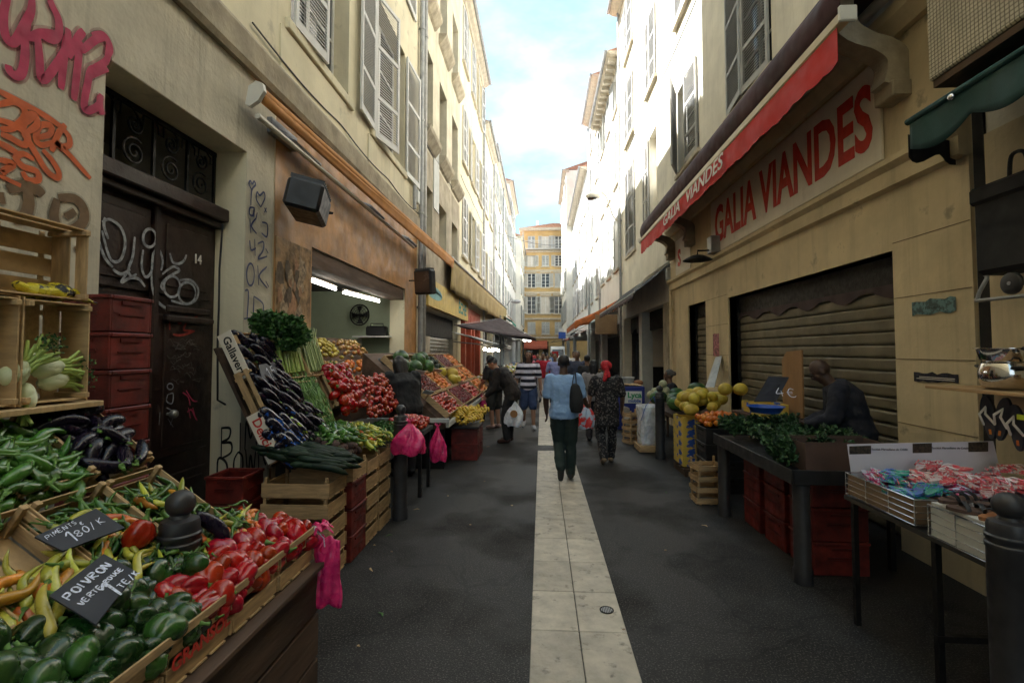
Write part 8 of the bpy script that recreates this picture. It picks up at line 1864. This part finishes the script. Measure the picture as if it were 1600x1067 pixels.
MB().lathe([(0, 0), (.07, 0), (.07, .004), (0, .004)], 20, Matrix.Translation((-.52, 9.105, .58)) @ Euler((PI / 2, 0, 0)).to_matrix().to_4x4()).build('bag_print', mat('print_brown', (.30, .15, .05), .5), [o for o in COL.objects if o.get('label', '').startswith('white plastic carrier')][0])
# shopper in black behind him
D4 = dict(pel=(0, -.06, .95), che=(0, .05, 1.28), nek=(0, .10, 1.44), hed=(0, .17, 1.57), shL=(-.18, .07, 1.39), shR=(.18, .07, 1.39), elL=(-.22, .12, 1.11), wrL=(-.12, .33, 1.0), elR=(.24, .05, 1.1), wrR=(.2, .2, .92), look=(0, 1, -.5))
person('shopper in a black top and dark shorts bending at the fruit, partly hidden', (-1.06, 11.0, 0), .9, 1.72, D4, SKM, cloth('top_black', (.014, .014, .016)), 'short', cloth('shorts_dark', (.03, .03, .028)), 'short', mat('sandal_pink', (.4, .25, .22), .6), BLK, 'short', 1.05, face=False)
# striped youth
def stripes():
    m = cloth('polo_stripes', (.68, .66, .78)); nt = m.node_tree; N = nt.nodes; L = nt.links; p = N['Principled BSDF']; src = p.inputs['Base Color'].links[0].from_socket
    tc = N.new('ShaderNodeTexCoord'); se = N.new('ShaderNodeSeparateXYZ'); L.new(tc.outputs['Object'], se.inputs[0])
    mm = N.new('ShaderNodeMath'); mm.operation = 'MULTIPLY'; mm.inputs[1].default_value = 7.2; L.new(se.outputs['Z'], mm.inputs[0]); fr = N.new('ShaderNodeMath'); fr.operation = 'FRACT'; L.new(mm.outputs[0], fr.inputs[0])
    gt = N.new('ShaderNodeMath'); gt.operation = 'GREATER_THAN'; gt.inputs[1].default_value = .52; L.new(fr.outputs[0], gt.inputs[0])
    x = N.new('ShaderNodeMix'); x.data_type = 'RGBA'; x.inputs['B'].default_value = (.012, .013, .025, 1); L.new(src, x.inputs['A']); L.new(gt.outputs[0], x.inputs['Factor']); L.new(x.outputs['Result'], p.inputs['Base Color']); return m
SK5 = skin_m('skin_olive', (.24, .13, .085))
D5 = dict(knL=(-.10, .08, .51), anL=(-.11, .16, .10), toL=(-.13, .30, .04), anR=(.10, -.22, .15), toR=(.12, -.10, .04), knR=(.10, .0, .51), elL=(-.26, .02, 1.13), wrL=(-.27, .10, .88), elR=(.26, -.06, 1.13), wrR=(.28, .0, .88))
p5 = person('young man in a black and white striped polo and denim shorts walking this way', (-.30, 11.05, 0), PI + .05, 1.76, D5, SK5, stripes(), 'short', cloth('denim', (.035, .06, .14)), 'short', mat('trainer_grey', (.35, .36, .40), .5), BLK, 'long', 1.0, loose=.02, jacket_hem=.05)
# man in red shirt
person('man in a red shirt and pale trousers walking towards the camera', (.05, 16.6, 0), PI - .05, 1.70, D5, SK5, cloth('shirt_red', (.42, .012, .03)), 'long', cloth('trousers_pale', (.62, .58, .62)), 'long', M['plastic_black'], BLK, 'short', 1.05, face=True, vox=.012, loose=.02)
# group beyond the man in blue
person('person in a lilac blue shirt with dark bag strap beyond the man in blue', (.42, 15.2, 0), PI, 1.68, D5, SK5, cloth('shirt_lilac', (.30, .33, .62)), 'short', cloth('trousers_navy', (.03, .04, .09)), 'long', M['plastic_black'], BLK, 'short', .95, vox=.012)
person('person in a pale violet top standing left of the lilac shirt', (.22, 17.8, 0), PI, 1.62, None, SK5, cloth('top_violet', (.28, .25, .5)), 'short', cloth('jeans2', (.06, .08, .15)), 'long', M['plastic_black'], BLK, 'short', .95, vox=.012)
person('grey haired man in a dark shirt with a pale chest stripe facing the camera', (.98, 13.4, 0), PI - .1, 1.76, None, SKB, cloth('shirt_slate', (.05, .06, .10)), 'short', cloth('trousers_grey', (.06, .06, .07)), 'long', M['plastic_black'], GRYH, 'short', 1.05, vox=.012)
person('shopper in a black shirt seen from behind beside the grey haired man', (1.12, 12.0, 0), .3, 1.66, None, SKB, cloth('shirt_black2', (.02, .02, .022)), 'short', cloth('trousers_blk2', (.02, .02, .03)), 'long', M['plastic_black'], BLK, 'short', 1.05, face=False, vox=.012)
person('woman with long black hair and grey top seen from behind right of the blue shirt', (1.02, 9.6, 0), -.1, 1.58, None, SKB, cloth('top_grey', (.24, .23, .24)), 'short', cloth('trousers_blk3', (.02, .02, .03)), 'long', M['plastic_black'], BLK, 'long', 1.0, face=False, vox=.012)
# distant walkers
rr = random.Random(17); cc = (((.5, .15, .2), 'rose'), ((.05, .05, .06), 'black'), ((.45, .45, .5), 'grey'), ((.10, .2, .4), 'blue'), ((.4, .3, .2), 'tan'), ((.6, .6, .6), 'white'), ((.4, .05, .05), 'dark red'))
for i, (x, y) in enumerate(((-.5, 21), (-.2, 25), (.25, 23), (.55, 27), (.1, 31), (1.3, 19.5), (-.6, 30))):
    c_, nm = cc[i]; person('distant walker in a %s top among the shoppers down the lane' % nm, (x, y, 0), PI if i % 2 else 0, 1.6 + .03 * i, None, SK5 if i % 2 else SKB, cloth('far_top%d' % i, c_), 'short', cloth('far_leg%d' % i, (.05, .05, .07)), 'long', M['plastic_black'], BLK, 'short', 1.0, vox=.02, fingers=False, face=False, group='distant walkers')
# shop people on the left
D10 = dict(pel=(0, -.04, .95), che=(0, .06, 1.28), nek=(0, .13, 1.43), hed=(0, .19, 1.57), shL=(-.2, .08, 1.39), shR=(.2, .08, 1.39), elL=(-.27, .16, 1.12), wrL=(-.2, .38, 1.0), elR=(.27, .16, 1.12), wrR=(.2, .38, 1.0), look=(0, 1, -.35))
person('broad shopper in a black top with back turned at the second left stall', (-1.93, 6.75, 0), .75, 1.74, D10, SKB, cloth('top_black3', (.010, .010, .011)), 'long', cloth('trousers_blk4', (.015, .015, .02)), 'long', M['plastic_black'], BLK, 'long', 1.25, face=False, loose=.03, jacket_hem=.1, vox=.011)
st2 = stripes(); st2.name = 'sleeve_stripes'
person('shopper in a striped top half hidden behind the broad one', (-2.45, 7.35, 0), .5, 1.70, D10, SK5, st2, 'short', cloth('jeans3', (.04, .05, .1)), 'long', M['plastic_black'], BLK, 'short', 1.0, face=False, vox=.012)
# seller in dark suit at the herb stall
D9 = dict(pel=(0, -.04, .95), wai=(0, -.0, 1.10), che=(0, .06, 1.29), nek=(0, .16, 1.43), hed=(0, .25, 1.545), shL=(-.18, .11, 1.385), shR=(.18, .11, 1.385), elL=(-.22, .17, 1.11), wrL=(-.10, .36, 1.02), elR=(.22, .15, 1.11), wrR=(.08, .36, 1.02), hiL=(-.09, -.04, .93), hiR=(.09, -.04, .93), knL=(-.1, .0, .5), knR=(.1, .0, .5), look=(0, .8, -.6))
person('bald seller in a dark navy suit leaning over the herb stall', (3.0, 4.9, 0), 1.15, 1.76, D9, SKD, cloth('suit_navy', (.014, .016, .028)), 'long', cloth('suit_trousers', (.012, .013, .02)), 'long', M['plastic_black'], None, 'short', 1.1, face=True, loose=.026, jacket_hem=.12, vox=.009)
# seated woman
D8 = dict(pel=(0, -.05, .52), wai=(0, -.03, .66), che=(0, .0, .86), nek=(0, .03, 1.03), hed=(0, .05, 1.18), shL=(-.17, 0, .97), shR=(.17, 0, .97), elL=(-.21, .06, .72), wrL=(-.12, .28, .66), elR=(.21, .06, .72), wrR=(.12, .28, .66), hiL=(-.09, 0, .50), hiR=(.09, 0, .50), knL=(-.12, .42, .50), knR=(.12, .42, .50), anL=(-.12, .44, .09), anR=(.12, .44, .09), toL=(-.12, .58, .035), toR=(.12, .58, .035), look=(0, 1, -.05))
person('seated woman in dark clothes with grey hair tied back behind the melons', (2.72, 10.35, 0), 1.35, 1.85, D8, SKB, cloth('top_dark5', (.03, .028, .035)), 'long', cloth('skirt_dark', (.03, .03, .04)), 'long', M['plastic_black'], GRYH, 'bun', 1.05, face=True, vox=.011)
t = thing('stool', 'low wooden stool under the seated woman', 'stool', (2.72, 10.35, 0)); MB().bx(2.55, 2.95, 10.15, 10.55, .40, .44).build('seat', M['wood_dark'], t)
for x in (2.57, 2.89):
    for y in (10.17, 10.49): MB().bx(x, x + .04, y, y + .04, 0, .399).build('leg', M['wood_dark'], t)
finish_masters()
